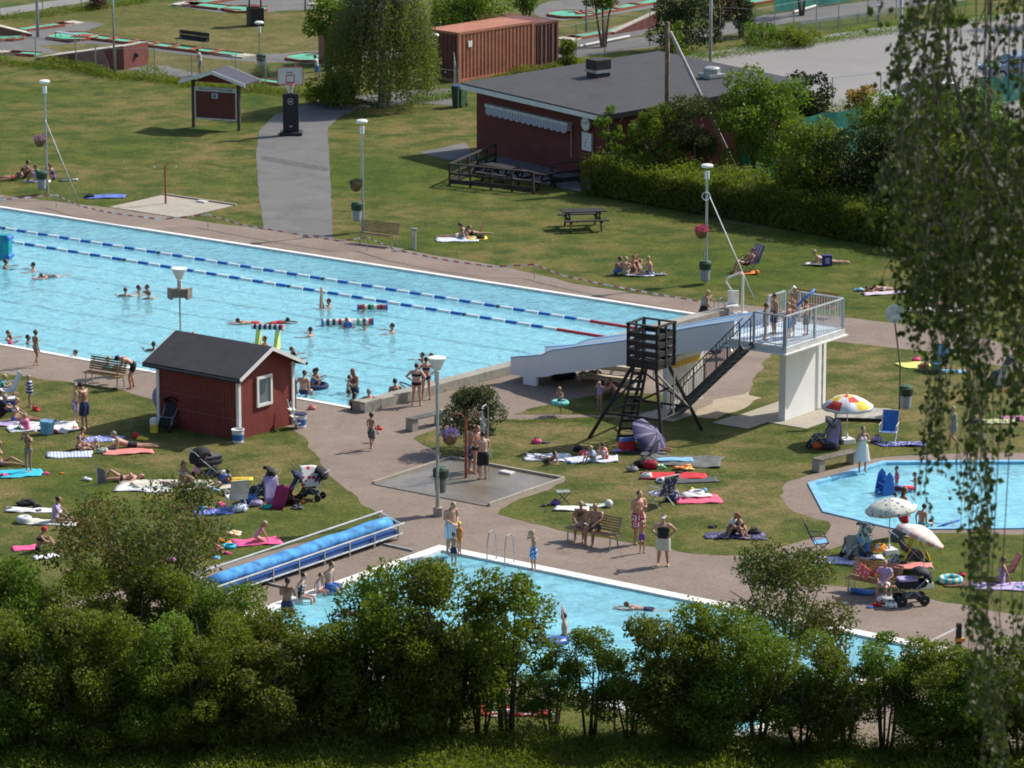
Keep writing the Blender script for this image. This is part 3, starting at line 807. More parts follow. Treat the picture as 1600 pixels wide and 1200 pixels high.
# loudspeaker-free round sign pole on the right
t = thing('round_sign', 'round grey disc sign on a thin pole beside the litter bin on the right lawn', 'sign', G(1405, 652))
MB().tube([(0, 0, 0), (0, 0, 1.9), (-.24, .0, 3.6)], .035, 8).build('pole', mat((.22, .17, .12), .6), t)
c = MB(); c.lathe([(.30, -.03), (.33, -.03), (.33, .03), (.30, .03)], 26); d_ = c.build('sign_rim', mat((.6, .6, .56), .5), t); d_.location = (-.26, -.05, 3.9); d_.rotation_euler = (R(80), 0, 0)
c = MB(); c.lathe([(.295, -.015), (.295, .02)], 26); c.build('sign_disc', mat((.34, .36, .35), .5, .1), d_)
# tall poles
def pole(px, py, h, r, m, name, label, cat, r2=None, lean=(0, 0)):
    o = MB().tube([(0, 0, 0), (lean[0] * .5, lean[1] * .5, h / 2), (lean[0], lean[1], h)], [r, (r + (r2 or r)) / 2, r2 or r], 10).build(name, m, smooth=True, loc=G(px, py))
    return tag(o, label, cat)
pole(1109, 170, 9, .10, GALV, 'lighting_mast', 'tall grey mast rising behind the clubhouse roof vent', 'mast', .08)
pole(1404, 190, 9, .11, GALV, 'lighting_mast', 'tall grey mast at the car park edge among the birch twigs', 'mast', .09)
pole(179, 119, 6.5, .06, GALV, 'lighting_mast', 'thin grey mast beside the red minigolf wedge on the left', 'mast', .05)
pole(59, 58, 5, .10, GREYP, 'lighting_mast', 'thick grey mast on the minigolf asphalt at the far left', 'mast', .08)
pole(477, 18, 3, .06, GREYP, 'lighting_mast', 'short grey mast stub beyond the minigolf at the top edge', 'mast')
pole(916, 50, 3, .07, GREYP, 'lighting_mast', 'grey mast by the oval minigolf green at the top', 'mast')
ww = pole(1041, 288, 7.8, .13, mat((.20, .12, .07), .85, .3, 4), 'timber_pole', 'brown timber pole standing in the shrubs in front of the clubhouse roof', 'pole', .11)
p0 = G(1041, 288) + Vector((.12, -.1, 7.35)); q0 = G(1161, 287)
o = MB().tube([(0, 0, 0), q0 - p0], [.09, .10], 10).build('stay_pole', mat((.40, .38, .35), .6, .2), loc=p0, smooth=True); tag(o, 'pale grey stay pole leaning from the timber pole down to the tree', 'stay pole')
# leaning stays at lamps
o = MB().tube([(0, 0, 0), G(122, 314) - G(72, 302) - Vector((0, 0, 3.6))], .035, 8).build('leaning_pole', mat((.45, .45, .38), .6), loc=G(72, 302) + Vector((0, 0, 3.6)), smooth=True); tag(o, 'pale pole leaning on the far left lamp post', 'leaning pole')
pt = G(1105, 442) + Vector((.05, -.12, 3.75)); pe = G(1178, 466)
o = MB().tube([(0, 0, 0), pe - pt], .022, 8).build('rescue_pole', WHITE, loc=pt, smooth=True)
rg = MB(); rg.tube([(.17 * math.cos(R(a)) - .14, 0, .17 * math.sin(R(a))) for a in range(0, 361, 24)], .02, 6); rg.build('ring', WHITE, o); tag(o, 'long white rescue pole with ring leaning on the lamp above the pool lift', 'rescue pole')

# flower baskets
def leaf_cloud(n, rad, size, seed, center=(0, 0, 0), flat=1.0):
    rng = np.random.default_rng(seed); d = rng.normal(size=(n, 3)); d /= np.linalg.norm(d, axis=1)[:, None]
    c = d * rad * rng.uniform(.7, 1.0, (n, 1)) * np.array([1, 1, flat]) + np.array(center)
    return leaf_quads(c, size, rng)
def leaf_quads(c, size, rng, droop=0.0, aspect=.6):
    n = len(c); u = rng.normal(size=(n, 3)); u[:, 2] -= droop; u /= np.linalg.norm(u, axis=1)[:, None]
    w = rng.normal(size=(n, 3)); v = np.cross(u, w); v /= np.linalg.norm(v, axis=1)[:, None]
    s = size * rng.uniform(.65, 1.35, (n, 1)) if np.isscalar(size) else size[:, None]
    a = c - u * s * .5; b = c + v * s * aspect * .5; d = c + u * s * .5; e = c - v * s * aspect * .5
    vs = np.stack([a, b, d, e], 1).reshape(-1, 3)
    return vs, rng.uniform(0, 1, n)
def quad_mesh(name, vs, rnd, m):
    n = len(vs) // 4; me = bpy.data.meshes.new(name)
    me.vertices.add(4 * n); me.vertices.foreach_set('co', vs.astype(np.float32).ravel())
    me.loops.add(4 * n); me.loops.foreach_set('vertex_index', np.arange(4 * n, dtype=np.int32))
    me.polygons.add(n); me.polygons.foreach_set('loop_start', np.arange(0, 4 * n, 4, dtype=np.int32)); me.polygons.foreach_set('loop_total', np.full(n, 4, dtype=np.int32))
    me.update(calc_edges=True)
    at = me.attributes.new('rnd', 'FLOAT', 'FACE'); at.data.foreach_set('value', rnd.astype(np.float32))
    me.materials.append(m); return me
def leaf_mat(name, stops, trans=.35, scale=.7, tcol=None, rough=.6):
    m, n, l = new_mat(name)
    for q in list(n):
        if q.type == 'BSDF_PRINCIPLED': n.remove(q)
    out = [q for q in n if q.type == 'OUTPUT_MATERIAL'][0]
    at = n.new('ShaderNodeAttribute'); at.attribute_name = 'rnd'
    t = nz(n, l, scale, 3); oi = n.new('ShaderNodeObjectInfo')
    ad = n.new('ShaderNodeMath'); ad.operation = 'MULTIPLY_ADD'; ad.inputs[1].default_value = .45; l.new(at.outputs['Fac'], ad.inputs[0])
    m2 = n.new('ShaderNodeMath'); m2.operation = 'MULTIPLY_ADD'; m2.inputs[1].default_value = .9; m2.inputs[2].default_value = -.18; l.new(t.outputs[0], m2.inputs[0]); l.new(m2.outputs[0], ad.inputs[2])
    m3 = n.new('ShaderNodeMath'); m3.operation = 'MULTIPLY_ADD'; m3.inputs[1].default_value = .16; l.new(oi.outputs['Random'], m3.inputs[0]); l.new(ad.outputs[0], m3.inputs[2])
    r = ramp(n, l, m3.outputs[0], stops)
    df = n.new('ShaderNodeBsdfPrincipled'); df.inputs['Roughness'].default_value = rough; df.inputs['Specular IOR Level'].default_value = .3
    l.new(r.outputs[0], df.inputs['Base Color'])
    tl = n.new('ShaderNodeBsdfTranslucent'); l.new(mixc(n, l, 1.0, r.outputs[0], (1.15, 1.35, .5), 'MULTIPLY'), tl.inputs[0])
    mx = n.new('ShaderNodeMixShader'); mx.inputs[0].default_value = trans; l.new(df.outputs[0], mx.inputs[1]); l.new(tl.outputs[0], mx.inputs[2]); l.new(mx.outputs[0], out.inputs[0])
    return m
def basket(px, py, z, label, fcols, off=(0, 0), sc=1.0):
    base = G(px, py) + Vector((off[0], off[1], z))
    t = thing('flower_basket', label, 'flower basket', base)
    b = MB(); b.lathe([(.10 * sc, -.30), (.2 * sc, -.22), (.26 * sc, 0), (.28 * sc, .02)], 14); b.build('pot', mat((.25, .13, .07), .8, .2), t, smooth=True)
    vs, r = leaf_cloud(420, .33 * sc, .075, 5, (0, 0, .08), .6)
    o = bpy.data.objects.new('flowers', quad_mesh('flowers', vs, r, leaf_mat('petals', [(.25, (.05, .10, .02)), (.32, fcols[0]), (.8, fcols[1])], .2))); COL.objects.link(o); o.parent = t
    vs, r = leaf_cloud(160, .27 * sc, .08, 6, (0, 0, -.1), .9)
    o = bpy.data.objects.new('leaves', quad_mesh('leaves', vs, r, leaf_mat('basket_leaves', [(.3, (.04, .09, .02)), (.8, (.09, .16, .04))], .2))); COL.objects.link(o); o.parent = t
    return t
basket(75, 302, 2.55, 'hanging basket of mauve flowers on the far left lamp post', ((.42, .18, .34), (.58, .30, .48)), (-.33, 0))
basket(567, 362, 2.15, 'hanging basket of dark fading flowers on the lamp behind the brown bench', ((.06, .06, .05), (.12, .10, .09)), (-.3, 0))
basket(1103, 442, 2.25, 'hanging basket of bright pink flowers on the lamp near the pool lift', ((.60, .06, .20), (.75, .14, .32)), (-.22, -.1))
basket(684, 806, 2.75, 'hanging basket of violet flowers on the cone lamp by the shower', ((.20, .12, .42), (.32, .22, .56)), (.42, 0))

# litter bins
def bin_(loc, label, body=GREYP, z=.75, cat='litter bin'):
    t = thing('litter_bin', label, cat, loc)
    b = MB(); b.lathe([(.15, z), (.19, z + .05), (.22, z + .62)], 12); b.build('bin_body', body, t, smooth=False)
    b = MB(); b.lathe([(.23, z + .50), (.255, z + .52), (.27, z + .78), (.22, z + .80), (.20, z + .62)], 12); b.build('bin_liner', DKGREEN, t)
    b = MB(); b.sph((.0, 0, z + .82), (.25, .2, .07), 10, 6); b.build('bin_lid', mat((.03, .10, .05), .5), t)
    MB().bar((.0, .22, z + .2), (.14, .34, z + .2), .04).build('bracket', GALV, t)
    return t
bin_(G(567, 362) + Vector((-.25, -.3, 0)), 'grey litter bin with dark green liner on the lamp by the brown bench', z=.55)
bin_(G(1103, 442) + Vector((-.05, -.3, 0)), 'grey litter bin with dark green liner on the lamp below the pink flower basket', z=.15)
bin_(G(684, 806) + Vector((.1, .25, 0)), 'dark litter bin with bright green lid on the cone lamp by the shower', mat((.16, .17, .16), .6), z=.75)
bin_(G(1405, 652) + Vector((.22, -.1, 0)), 'grey litter bin with dark liner on the pole of the round sign', z=.35)
bin_(G(75, 302) + Vector((-.25, -.3, 0)), 'small grey litter bin on the far left lamp post beside the resting group', z=.25)
bin_(G(406, 117) + Vector((.1, -.3, 0)), 'grey litter bin with green lid on the small lamp by the minigolf', z=.35)

# wheeled bin
t = thing('wheeled_bin', 'green wheeled rubbish bin with blue lid at the left corner of the clubhouse', 'wheeled bin', G(718, 167), -30)
MB().box((0, 0, .58), (.55, .6, 1.0), taper=1.15).build('bin_body', mat((.03, .09, .045), .5), t, bevel=.03)
MB().box((0, 0, 1.12), (.66, .72, .08)).build('lid', mat((.03, .08, .25), .4), t, bevel=.03)
for s in (-1, 1): MB().tube([(s * .27, .28, .1), (s * .33, .28, .1)], .1, 12).build('wheel', RUBBER, t)

# ashtray bollard, far bollard
t = thing('ashtray_post', 'short grey ashtray bollard between the brown bench and the sunbathers', 'bollard', G(647, 389))
MB().tube([(0, 0, 0), (0, 0, .82)], .10, 12).build('post', GALV, t); MB().lathe([(.1, .82), (.15, .84), (.15, .93), (.08, .94)], 12).build('bowl', mat((.3, .3, .3), .4, metal=.5), t)
t = thing('bollard', 'small grey bollard with white cap beside the far road', 'bollard', G(1373, 32))
MB().tube([(0, 0, 0), (0, 0, .8)], .07, 10).build('post', GREYP, t); MB().lathe([(.08, .8), (.16, .86), (.14, .95)], 12).build('cap', WHITE, t)
# ---------------------------------------------------------------- diving platform, slide, stair
LOC = lambda u, v, z: (u, -v, z)            # local axes turned by UA: x = U, y = -V
def pthing(name, label, cat, u, v, z=0, group=None):
    return thing(name, label, cat, F(u, v, z), UDEG, group)
CONW = mat((.84, .84, .81), .6, .03, .8)
SLW = mat((.80, .81, .84), .5, .03, .6)
PLB = mat((.62, .72, .80), .5, .1)
t = pthing('diving_platform', 'white concrete diving platform on one broad pier with a steel stair and grey railings', 'diving platform', 0, 0)
b = MB(); b.prism([LOC(-13.45, 7.75, 0)[:2], LOC(-13.62, 7.75, 0)[:2], LOC(-13.62, 10.5, 0)[:2], LOC(-13.45, 10.5, 0)[:2]], 0, 2.86)
b.prism([LOC(-13.38, 7.70, 0)[:2], LOC(-13.66, 7.70, 0)[:2], LOC(-13.66, 7.76, 0)[:2], LOC(-13.38, 7.76, 0)[:2]], 0, 2.86)
pr = b.build('pier', CONW, t)
b = MB(); b.tube([LOC(-13.72, 10.1, 2.8), LOC(-13.72, 10.1, .12), LOC(-13.8, 10.6, .05)], .045, 8); b.build('drainpipe', WHITE_D, pr)
b = MB(); b.box(LOC(-13.3, 8.28, 3.03), (2.55, 3.95, .22)); b.m = 1; b.box(LOC(-13.3, 8.28, 3.15), (2.45, 3.86, .024)); sl_ = b.build('slab', [WHITE_D, PLB], t)
b = MB(); b.box(LOC(-13.3, 8.28, 2.90), (2.68, 4.2, .05)); b.build('slab_edge', WHITE, sl_)
def rail_panel(a, c, h, m, parent, mesh_step=.115, name='railing', topm=None, z0=.06):
    a = Vector(a); c = Vector(c); L = (c - a).length; b = MB(); up = Vector((0, 0, 1))
    b.bar(a + up * h, c + up * h, .05); b.bar(a + up * z0, c + up * z0, .035)
    for k in range(int(L / mesh_step) + 1):
        p = a.lerp(c, min(1, k * mesh_step / L)); b.bar(p + up * z0, p + up * h, .014)
    o = b.build(name, m, parent)
    for k in range(max(2, round(L / 1.9) + 1)):
        p = a.lerp(c, k / (max(2, round(L / 1.9) + 1) - 1)); MB().bar(p - up * .12, p + up * h, .075).build('railing_post', GREYP, o)
    return o
Z = 3.16
GL = mat((.50, .53, .55), .5, .08)
rail_panel(LOC(-14.5, 6.36, Z), LOC(-14.5, 10.18, Z), 1.12, GL, t)
rail_panel(LOC(-14.5, 10.2, Z), LOC(-12.6, 10.2, Z), 1.12, GL, t)
rail_panel(LOC(-12.08, 8.9, Z), LOC(-12.08, 10.0, Z), 1.12, GL, t)
rail_panel(LOC(-14.45, 6.33, Z), LOC(-13.15, 6.33, Z), 1.12, GREYP, t)
# stair
st = MB(); n_ = 15; u0, z0, u1, z1 = -9.95, 0.0, -13.15, 3.1
for v in (5.62, 6.30):
    st.bar(LOC(u0, v, z0 + .05), LOC(u1, v, z1), .04, .20)
DKST = mat((.10, .10, .10), .6, .1, metal=.3)
so = st.build('stair', DKST, t)
tr = MB()
for k in range(n_):
    f = (k + .7) / n_; tr.box(LOC(u0 + (u1 - u0) * f, 5.96, z0 + (z1 - z0) * f), (.24, .64, .03))
tr.build('tread', mat((.16, .16, .155), .6, .1), so)
for v in (5.60, 6.33):
    h = MB(); A_ = Vector(LOC(u0 - .1, v, z0 + .1)); B_ = Vector(LOC(u1, v, z1)); up = Vector((0, 0, 1))
    h.tube([A_ + up * .1, A_ + up * .9, A_.lerp(B_, .04) + up * 1.0, B_ + up * 1.08], .022, 6)
    for k in range(1, 22):
        p = A_.lerp(B_, k / 22); h.bar(p, p + up * 1.03, .018 if k % 7 else .045)
    h.build('stair_railing', DKST, so)
# concrete foot
structure(MB().prism([F(-10.4, 5.2).xy, F(-8.9, 5.2).xy, F(-8.9, 6.6).xy, F(-10.4, 6.6).xy], 0, .03).build('concrete_pad', M_CONC, loc=(0, 0, .012)))
structure(MB().prism([F(-13.2, 5.9).xy, F(-11.7, 5.9).xy, F(-11.7, 7.3).xy, F(-13.2, 7.3).xy], 0, .03).build('concrete_pad', M_CONC, loc=(0, 0, .016)))

# slide
t = pthing('wide_slide', 'long wide white concrete slide sloping from the diving platform down into the big pool', 'slide', 0, 0)
prof = [(-12.0, 3.70, 2.70), (-10.1, 3.20, 2.28), (-8.6, 2.75, 1.83), (-7.0, 2.28, 1.36), (-5.0, 1.80, .84), (-3.9, 1.52, .58), (-3.6, 1.40, .46), (-3.3, 1.24, .39), (-2.6, 1.10, .32), (-1.85, .96, .29)]
def plate(v0, v1, zt, zb, m, name, parent):
    b = MB(); k = len(prof)
    for v in (v0, v1):
        for u, a, c in prof: b.v.append(LOC(u, v, zt(a, c)))
        for u, a, c in prof: b.v.append(LOC(u, v, zb(a, c)))
    o2 = 2 * k
    for i in range(k - 1):
        for f in ((i, i + 1, k + i + 1, k + i), (o2 + i, o2 + k + i, o2 + k + i + 1, o2 + i + 1), (i, o2 + i, o2 + i + 1, i + 1), (k + i, k + i + 1, o2 + k + i + 1, o2 + k + i)):
            b.f.append(f); b.mi.append(0)
    for i in (0, k - 1): b.f.append((i, k + i, o2 + k + i, o2 + i)); b.mi.append(0)
    return b.build(name, m, parent)
body = plate(6.94, 9.0, lambda a, c: a - .45, lambda a, c: c + .1, mat((.50, .66, .80), .35, .08), 'chute', t)
plate(6.80, 6.94, lambda a, c: a, lambda a, c: c, SLW, 'side_wall', t)
plate(9.0, 9.14, lambda a, c: a, lambda a, c: c, SLW, 'side_wall', t)
LB = mat((.30, .50, .74), .5, .08)
plate(6.785, 6.955, lambda a, c: a + .03, lambda a, c: a - .02, LB, 'edge_trim', t)
plate(8.985, 9.155, lambda a, c: a + .03, lambda a, c: a - .02, LB, 'edge_trim', t)
b = MB(); b.prism([LOC(-9.0, 6.6, 0)[:2], LOC(-9.18, 6.6, 0)[:2], LOC(-9.18, 9.0, 0)[:2], LOC(-9.0, 9.0, 0)[:2]], 0, 1.92)
p2 = b.build('pier', board_mat('fluted_concrete', (.66, .66, .63), .16, .1, axis=1, dark=.82), t)
b = MB(); b.quadprism([LOC(-9.185, 6.72, 1.52), LOC(-9.185, 8.75, 1.52), LOC(-9.185, 8.75, 1.72), LOC(-9.185, 6.72, 1.72)], Vector(LOC(-.02, 0, 0)))
b.build('yellow_strip', stripes([(.62, .40, .05)] * 3 + [(.45, .25, .04)], .21, 1), p2)
b = MB(); b.box(LOC(-2.75, 6.87, .17), (.6, .16, .34)); b.build('foot', SLW, t)
b = MB(); b.box(LOC(-2.75, 9.07, .17), (.6, .16, .34)); b.build('foot', SLW, t)
# bench-like bleachers below the slide
t = thing('spectator_steps', 'pale wooden spectator steps in the shade under the slide', 'bleachers', G(905, 597), ang((905, 597), (985, 606)))
for k in range(4):
    b = MB(); b.box((1.1, .25 + k * .5, .3 + k * .3), (2.4, .36, .05)); b.build('seat', mat((.50, .44, .33), .7, .15), t)
    b = MB(); b.box((1.1, .08 + k * .5, .2 + k * .3), (2.4, .03, .12)); b.build('riser', mat((.55, .5, .4), .7, .1), t)
b = MB()
for x in (-.05, 1.1, 2.25): b.bar((x, 0, .05), (x, 2.0, 1.25), .06, .12); b.bar((x, 1.9, 0), (x, 1.9, 1.2), .07); 
b.build('frame', WHITE_D, t)

# black timber lookout tower
t = pthing('lookout_tower', 'black timber lookout tower on splayed legs with a ladder and slatted box', 'tower', -10.75, 2.9)
FT = {'A': (-9.38, 1.41), 'B': (-12.35, 1.75), 'C': (-11.95, 4.85), 'D': (-9.0, 4.5)}
TP = {'A': (-10.80, 2.05), 'B': (-11.8, 2.1), 'C': (-11.72, 3.0), 'D': (-10.7, 2.95)}
lo = lambda p, z: Vector((p[0] + 10.75, -(p[1] - 2.9), z))
ZB = 2.72
for k in 'ABCD': MB().tube([lo(FT[k], 0), lo(TP[k], ZB)], .065, 8).build('leg', BLACKW, t)
mid = lambda k, f: lo(FT[k], 0).lerp(lo(TP[k], ZB), f)
for a, c in ('AB', 'BC', 'CD', 'DA'):
    MB().tube([mid(a, .36), mid(c, .36)], .045, 6).build('cross_beam', BLACKW, t)
MB().tube([mid('A', .42), mid('D', .8)], .04, 6).build('brace', BLACKW, t)
MB().tube([mid('C', .36), mid('D', .85)], .04, 6).build('brace', BLACKW, t)
MB().tube([mid('D', .3), mid('C', .72)], .04, 6).build('brace', BLACKW, t)
GP = mat((.38, .37, .34), .7, .15)
MB().tube([lo(TP['B'], 2.62), mid('C', .32)], .045, 6).build('grey_strut', GP, t)
MB().tube([lo((-12.05, 2.9), 2.65), lo((-12.0, 2.9), .9)], .035, 6).build('grey_strut', GP, t)
# ladder
la, lb_ = lo(FI(977, 688), 0), lo(FI(1000, 574, ZB), ZB); side = Vector((-.20, -.15, 0)); lad = MB()
for s in (-1, 1): lad.bar(la + side * s * 1.15, lb_ + side * s * .9, .07, .09)
for k in range(9):
    p = la.lerp(lb_, .06 + k * .107); lad.bar(p - side, p + side, .05, .10)
lad.build('ladder', BLACKW, t)
bx = {'A': (-10.68, 1.98), 'B': (-11.9, 2.02), 'C': (-11.86, 3.14), 'D': (-10.6, 3.06)}
fl = MB(); fl.quadprism([lo(bx[k], ZB) for k in 'ABCD'], (0, 0, .12)); fl.build('floor', BLACKW, t)
for k in 'ABCD': MB().bar(lo(bx[k], ZB), lo(bx[k], 4.28), .10).build('box_post', BLACKW, t)
for a, c in ('AB', 'BC', 'CD', 'DA'):
    p, q = lo(bx[a], 0), lo(bx[c], 0); dd = (q - p).normalized() * .07; b = MB()
    MB().bar(p - dd + Vector((0, 0, 4.30)), q + dd + Vector((0, 0, 4.30)), .12, .05).build('top_rail', BLACKW, t)
    for i, z in enumerate((2.96, 3.28, 3.60, 3.92)):
        MB().bar(p - dd + Vector((0, 0, z)), q + dd + Vector((0, 0, z)), .03, .19).build('slat', BLACKW, t)
    MB().bar((p + q) / 2 + Vector((0, 0, ZB)), (p + q) / 2 + Vector((0, 0, 4.28)), .07).build('box_post', BLACKW, t)

# ---------------------------------------------------------------- pool equipment
# lane ropes
V1, V2 = FI(400, 418)[1], FI(400, 438)[1]
BF = mat((.02, .16, .56), .45, .1); WF = mat((.80, .86, .88), .5, .05); RF_ = mat((.55, .03, .05), .45, .1); GF = mat((.03, .06, .06), .5)
def floats(L, m):
    b = MB(); k = max(2, int(L / .11))
    for i in range(k): b.tube([(i * L / k, 0, 0), ((i + .82) * L / k, 0, 0)], .088, 6)
    return b.mesh('float', m)
FM = {'b': floats(.56, BF), 'w': floats(.66, WF), 'r': floats(1.2, RF_), 'g': floats(.14, GF)}
def rope(v, u_end, u_red, label):
    t = pthing('lane_rope', label, 'lane rope', 0, v, -.05, 'lane ropes in the big pool')
    MB().tube([(u_end, 0, 0), (44, 0, 0)], .01, 4).build('cable', WHITE_D, t)
    def f(k, u, kind):
        o = bpy.data.objects.new(kind, FM[k]); COL.objects.link(o); o.parent = t; o.location = (u, 0, 0)
    u = u_end
    while u < u_red - .5: f('r', u, 'red_float'); u += 1.21
    i = 0
    while u < 43:
        f('w', u, 'white_float'); u += .70
        if i % 7 == 3: f('g', u, 'dark_float'); u += .2
        f('b', u, 'blue_float'); u += .6; i += 1
r1 = FI(922, 497)[0]; r2 = FI(858, 511)[0]
rope(V1, FI(1052, 514)[0], r1, 'farther of the two blue and white lane ropes with a red end')
rope(V2, FI(985, 532)[0], r2, 'nearer of the two blue and white lane ropes with a red end')

def bench(a, b, label, m=WOODL, back=True, depth=.45, legs=GALV, slats=6, cat='bench', group=None, seat_h=.45, backh=.5, conc=False):
    """a -> b along the front of the seat in the photo; backrest on the left-hand side of a->b"""
    A, B = G(*a), G(*b); d = B - A; L = d.length
    t = thing('bench', label, cat, A, math.degrees(math.atan2(d.y, d.x)), group)
    s = MB(); k = 4
    for i in range(k): s.box((L / 2, .05 + (i + .5) * depth / k, seat_h), (L, depth / k - .02, .035))
    s.build('seat', m, t)
    if back:
        s = MB()
        for i in range(slats):
            z = seat_h + .10 + i * (backh / slats); y = depth + .03 + i * .025; s.box((L / 2, y, z), (L, .03, backh / slats - .022), rx=R(-12))
        s.build('backrest', m, t)
    for x in (.12, L - .12):
        s = MB()
        if conc: s.box((x, depth / 2 + .05, seat_h / 2 - .02), (.28, depth * .8, seat_h - .04))
        else:
            s.bar((x, .08, 0), (x, .10, seat_h), .04); s.bar((x, depth + .08, 0), (x, depth, seat_h), .04); s.bar((x, .05, seat_h - .03), (x, depth + .02, seat_h - .03), .04)
            if back: s.bar((x, depth, seat_h), (x, depth + .2, seat_h + backh), .04)
        s.build('leg', legs, t)
    return t
bench((557, 381), (614, 388), 'brown slatted bench at the far side of the big pool under a lamp post')
bench((1228, 490), (1300, 500), 'long brown bench behind the railing of the diving platform', mat((.42, .20, .09), .6, .15), seat_h=.42)
bench((128, 600), (185, 609), 'brown bench facing the big pool on the left with bags on it', mat((.33, .20, .07), .65, .2))
bench((880, 846), (955, 862), 'slatted brown bench with a seated couple near the small pool')
bench((1318, 925), (1395, 940), 'brown slatted bench beside the dark pram at the picnic spot', mat((.40, .22, .10), .65, .15))
CT = mat((.13, .125, .12), .8, .2)
bench((648, 676), (700, 664), 'low bench of dark planks on concrete feet beside the round bush', CT, False, conc=True, legs=M_CONC)
bench((1284, 740), (1345, 725), 'low bench of weathered planks on concrete feet beside the paddling pool', mat((.17, .15, .12), .8, .2), False, conc=True, legs=M_CONC)
bench((272, 72), (318, 78), 'dark plank bench on the minigolf lawn', BLACKW, slats=2)
bench((83, 62), (118, 67), 'thin grey bench beside the octagonal minigolf green', GREYP, False)

def picnic(px, py, rz, label, m=BLACKW, sc=1.0):
    t = thing('picnic_table', label, 'picnic table', G(px, py), rz, None, sc)
    b = MB()
    for i in range(5): b.box((0, -.30 + i * .15, .74), (1.8, .135, .04))
    b.build('table_top', m, t)
    for s in (-1, 1):
        b = MB(); b.box((0, s * .68, .45), (1.8, .13, .04)); b.box((0, s * .82, .45), (1.8, .13, .04)); b.build('seat', m, t)
    for x in (-.62, .62):
        b = MB(); b.bar((x, -.22, .72), (x, -.72, 0), .05, .10); b.bar((x, .22, .72), (x, .72, 0), .05, .10); b.bar((x, -.88, .40), (x, .88, .40), .05, .10); b.bar((x, -.34, .70), (x, .34, .70), .05, .08)
        b.build('leg_frame', m, t)
    return t
picnic(911, 357, 10, 'black wooden picnic table standing alone on the lawn before the clipped hedge', sc=1.12)
picnic(782, 283, -40, 'black picnic table on the clubhouse terrace, the left of two')
picnic(838, 293, -40, 'black picnic table on the clubhouse terrace, the right of two')

# shower posts
def shower(u, v, h, label, heads=2, m=mat((.34, .10, .06), .6, .2)):
    t = pthing('shower_post', label, 'shower', u, v)
    MB().tube([(0, 0, 0), (0, 0, h)], .05, 8).build('post', m, t)
    for a in ([40, 220] if heads == 2 else [heads]):
        c, s = math.cos(R(a)), math.sin(R(a))
        MB().tube([(0, 0, h), (c * .15, s * .15, h + .2), (c * .42, s * .42, h + .22), (c * .5, s * .5, h + .08)], .022, 6).build('arm', m, t)
        MB().lathe([(.02, .06), (.05, 0)], 8, (c * .5, s * .5, h)).build('shower_head', WHITE_D, t)
    return t
u, v = FI(259, 319); shower(u, v, 1.75, 'rusty red shower post with two curved arms on the far concrete pad')
u, v = FI(728, 748); shower(u, v, 2.1, 'dark red shower post on the near wet concrete pad')
SPR, n, l = new_mat('spray'); 
for q in list(n):
    if q.type == 'BSDF_PRINCIPLED': n.remove(q)
a_ = n.new('ShaderNodeBsdfTransparent'); b_ = n.new('ShaderNodeBsdfDiffuse'); b_.inputs[0].default_value = (.85, .9, .95, 1); m_ = n.new('ShaderNodeMixShader')
m_.inputs[0].default_value = .5; l.new(a_.outputs[0], m_.inputs[1]); l.new(b_.outputs[0], m_.inputs[2]); l.new(m_.outputs[0], [q for q in n if q.type == 'OUTPUT_MATERIAL'][0].inputs[0])
pS = G(762, 742); b = MB(); rnd = random.Random(3)
for i in range(260):
    f = rnd.random() ** .8; r_ = .04 + .26 * f; a = rnd.random() * 6.28; rr = r_ * rnd.random() ** .5
    p = Vector((rr * math.cos(a) + .15 * f, rr * math.sin(a), 2.35 - 1.7 * f)); b.bar(p, p + Vector((.01, 0, -.10)), .006)
tag(b.build('shower_spray', SPR, loc=pS - Vector((.2, 0, 0))), 'fine spray of water falling on the two men under the shower', 'water spray', kind='stuff')
t = thing('shower_pipe', 'thin grey shower pipe with nozzle spraying over the two men', 'shower', pS + Vector((.02, .35, 0)))
MB().tube([(0, 0, 0), (0, 0, 2.3), (-.08, -.15, 2.45), (-.2, -.33, 2.42)], .02, 6).build('pipe', GALV, t); MB().lathe([(.05, -.06), (.02, 0)], 8, (-.2, -.34, 2.42)).build('nozzle', WHITE_D, t)

# pool lift
t = thing('pool_lift', 'white pool lift with hanging seat at the far corner of the big pool', 'pool lift', G(1160, 495))
MB().tube([(0, 0, 0), (0, 0, 1.75), (-.06, 0, 1.85), (-.62, 0, 1.62)], .05, 8).build('mast', WHITE, t)
MB().tube([(-.62, 0, 1.62), (-.68, 0, 1.45), (-.45, 0, 1.1), (-.42, 0, .8)], .035, 8).build('hanger', WHITE, t)
b = MB(); b.box((-.42, -.05, .46), (.50, .48, .07)); b.box((-.38, .2, .76), (.44, .07, .62), rx=R(10)); b.box((-.7, -.05, .60), (.28, .06, .05)); b.box((-.42, -.2, .2), (.4, .3, .06)); b.bar((-.42, -.18, .2), (-.42, -.1, .46), .05)
b.build('seat', WHITE, t, bevel=.02)
MB().box((0, 0, .1), (.4, .35, .2)).build('base', WHITE_D, t)
def ladder_rails(px, py, label, gap=.5, h=.85, rz=0):
    t = thing('pool_ladder', label, 'pool ladder', G(px, py), rz)
    for s in (-1, 1):
        MB().tube([(s * gap / 2, .5, 0), (s * gap / 2, .45, h * .8), (s * gap / 2, .3, h), (s * gap / 2, .1, h * .97), (s * gap / 2, 0, h * .6), (s * gap / 2, -.02, -.7)], .02, 6).build('handrail', STEEL, t)
    b = MB()
    for z in (-.15, -.4): b.box((0, -.02, z), (gap, .08, .02))
    b.build('step', STEEL, t)
ladder_rails(1114, 497, 'steel ladder rails in front of the woman entering the big pool', rz=-35)
ladder_rails(765, 881, 'left pair of steel ladder rails at the small pool edge', gap=.55, h=.95, rz=-36) if False else None
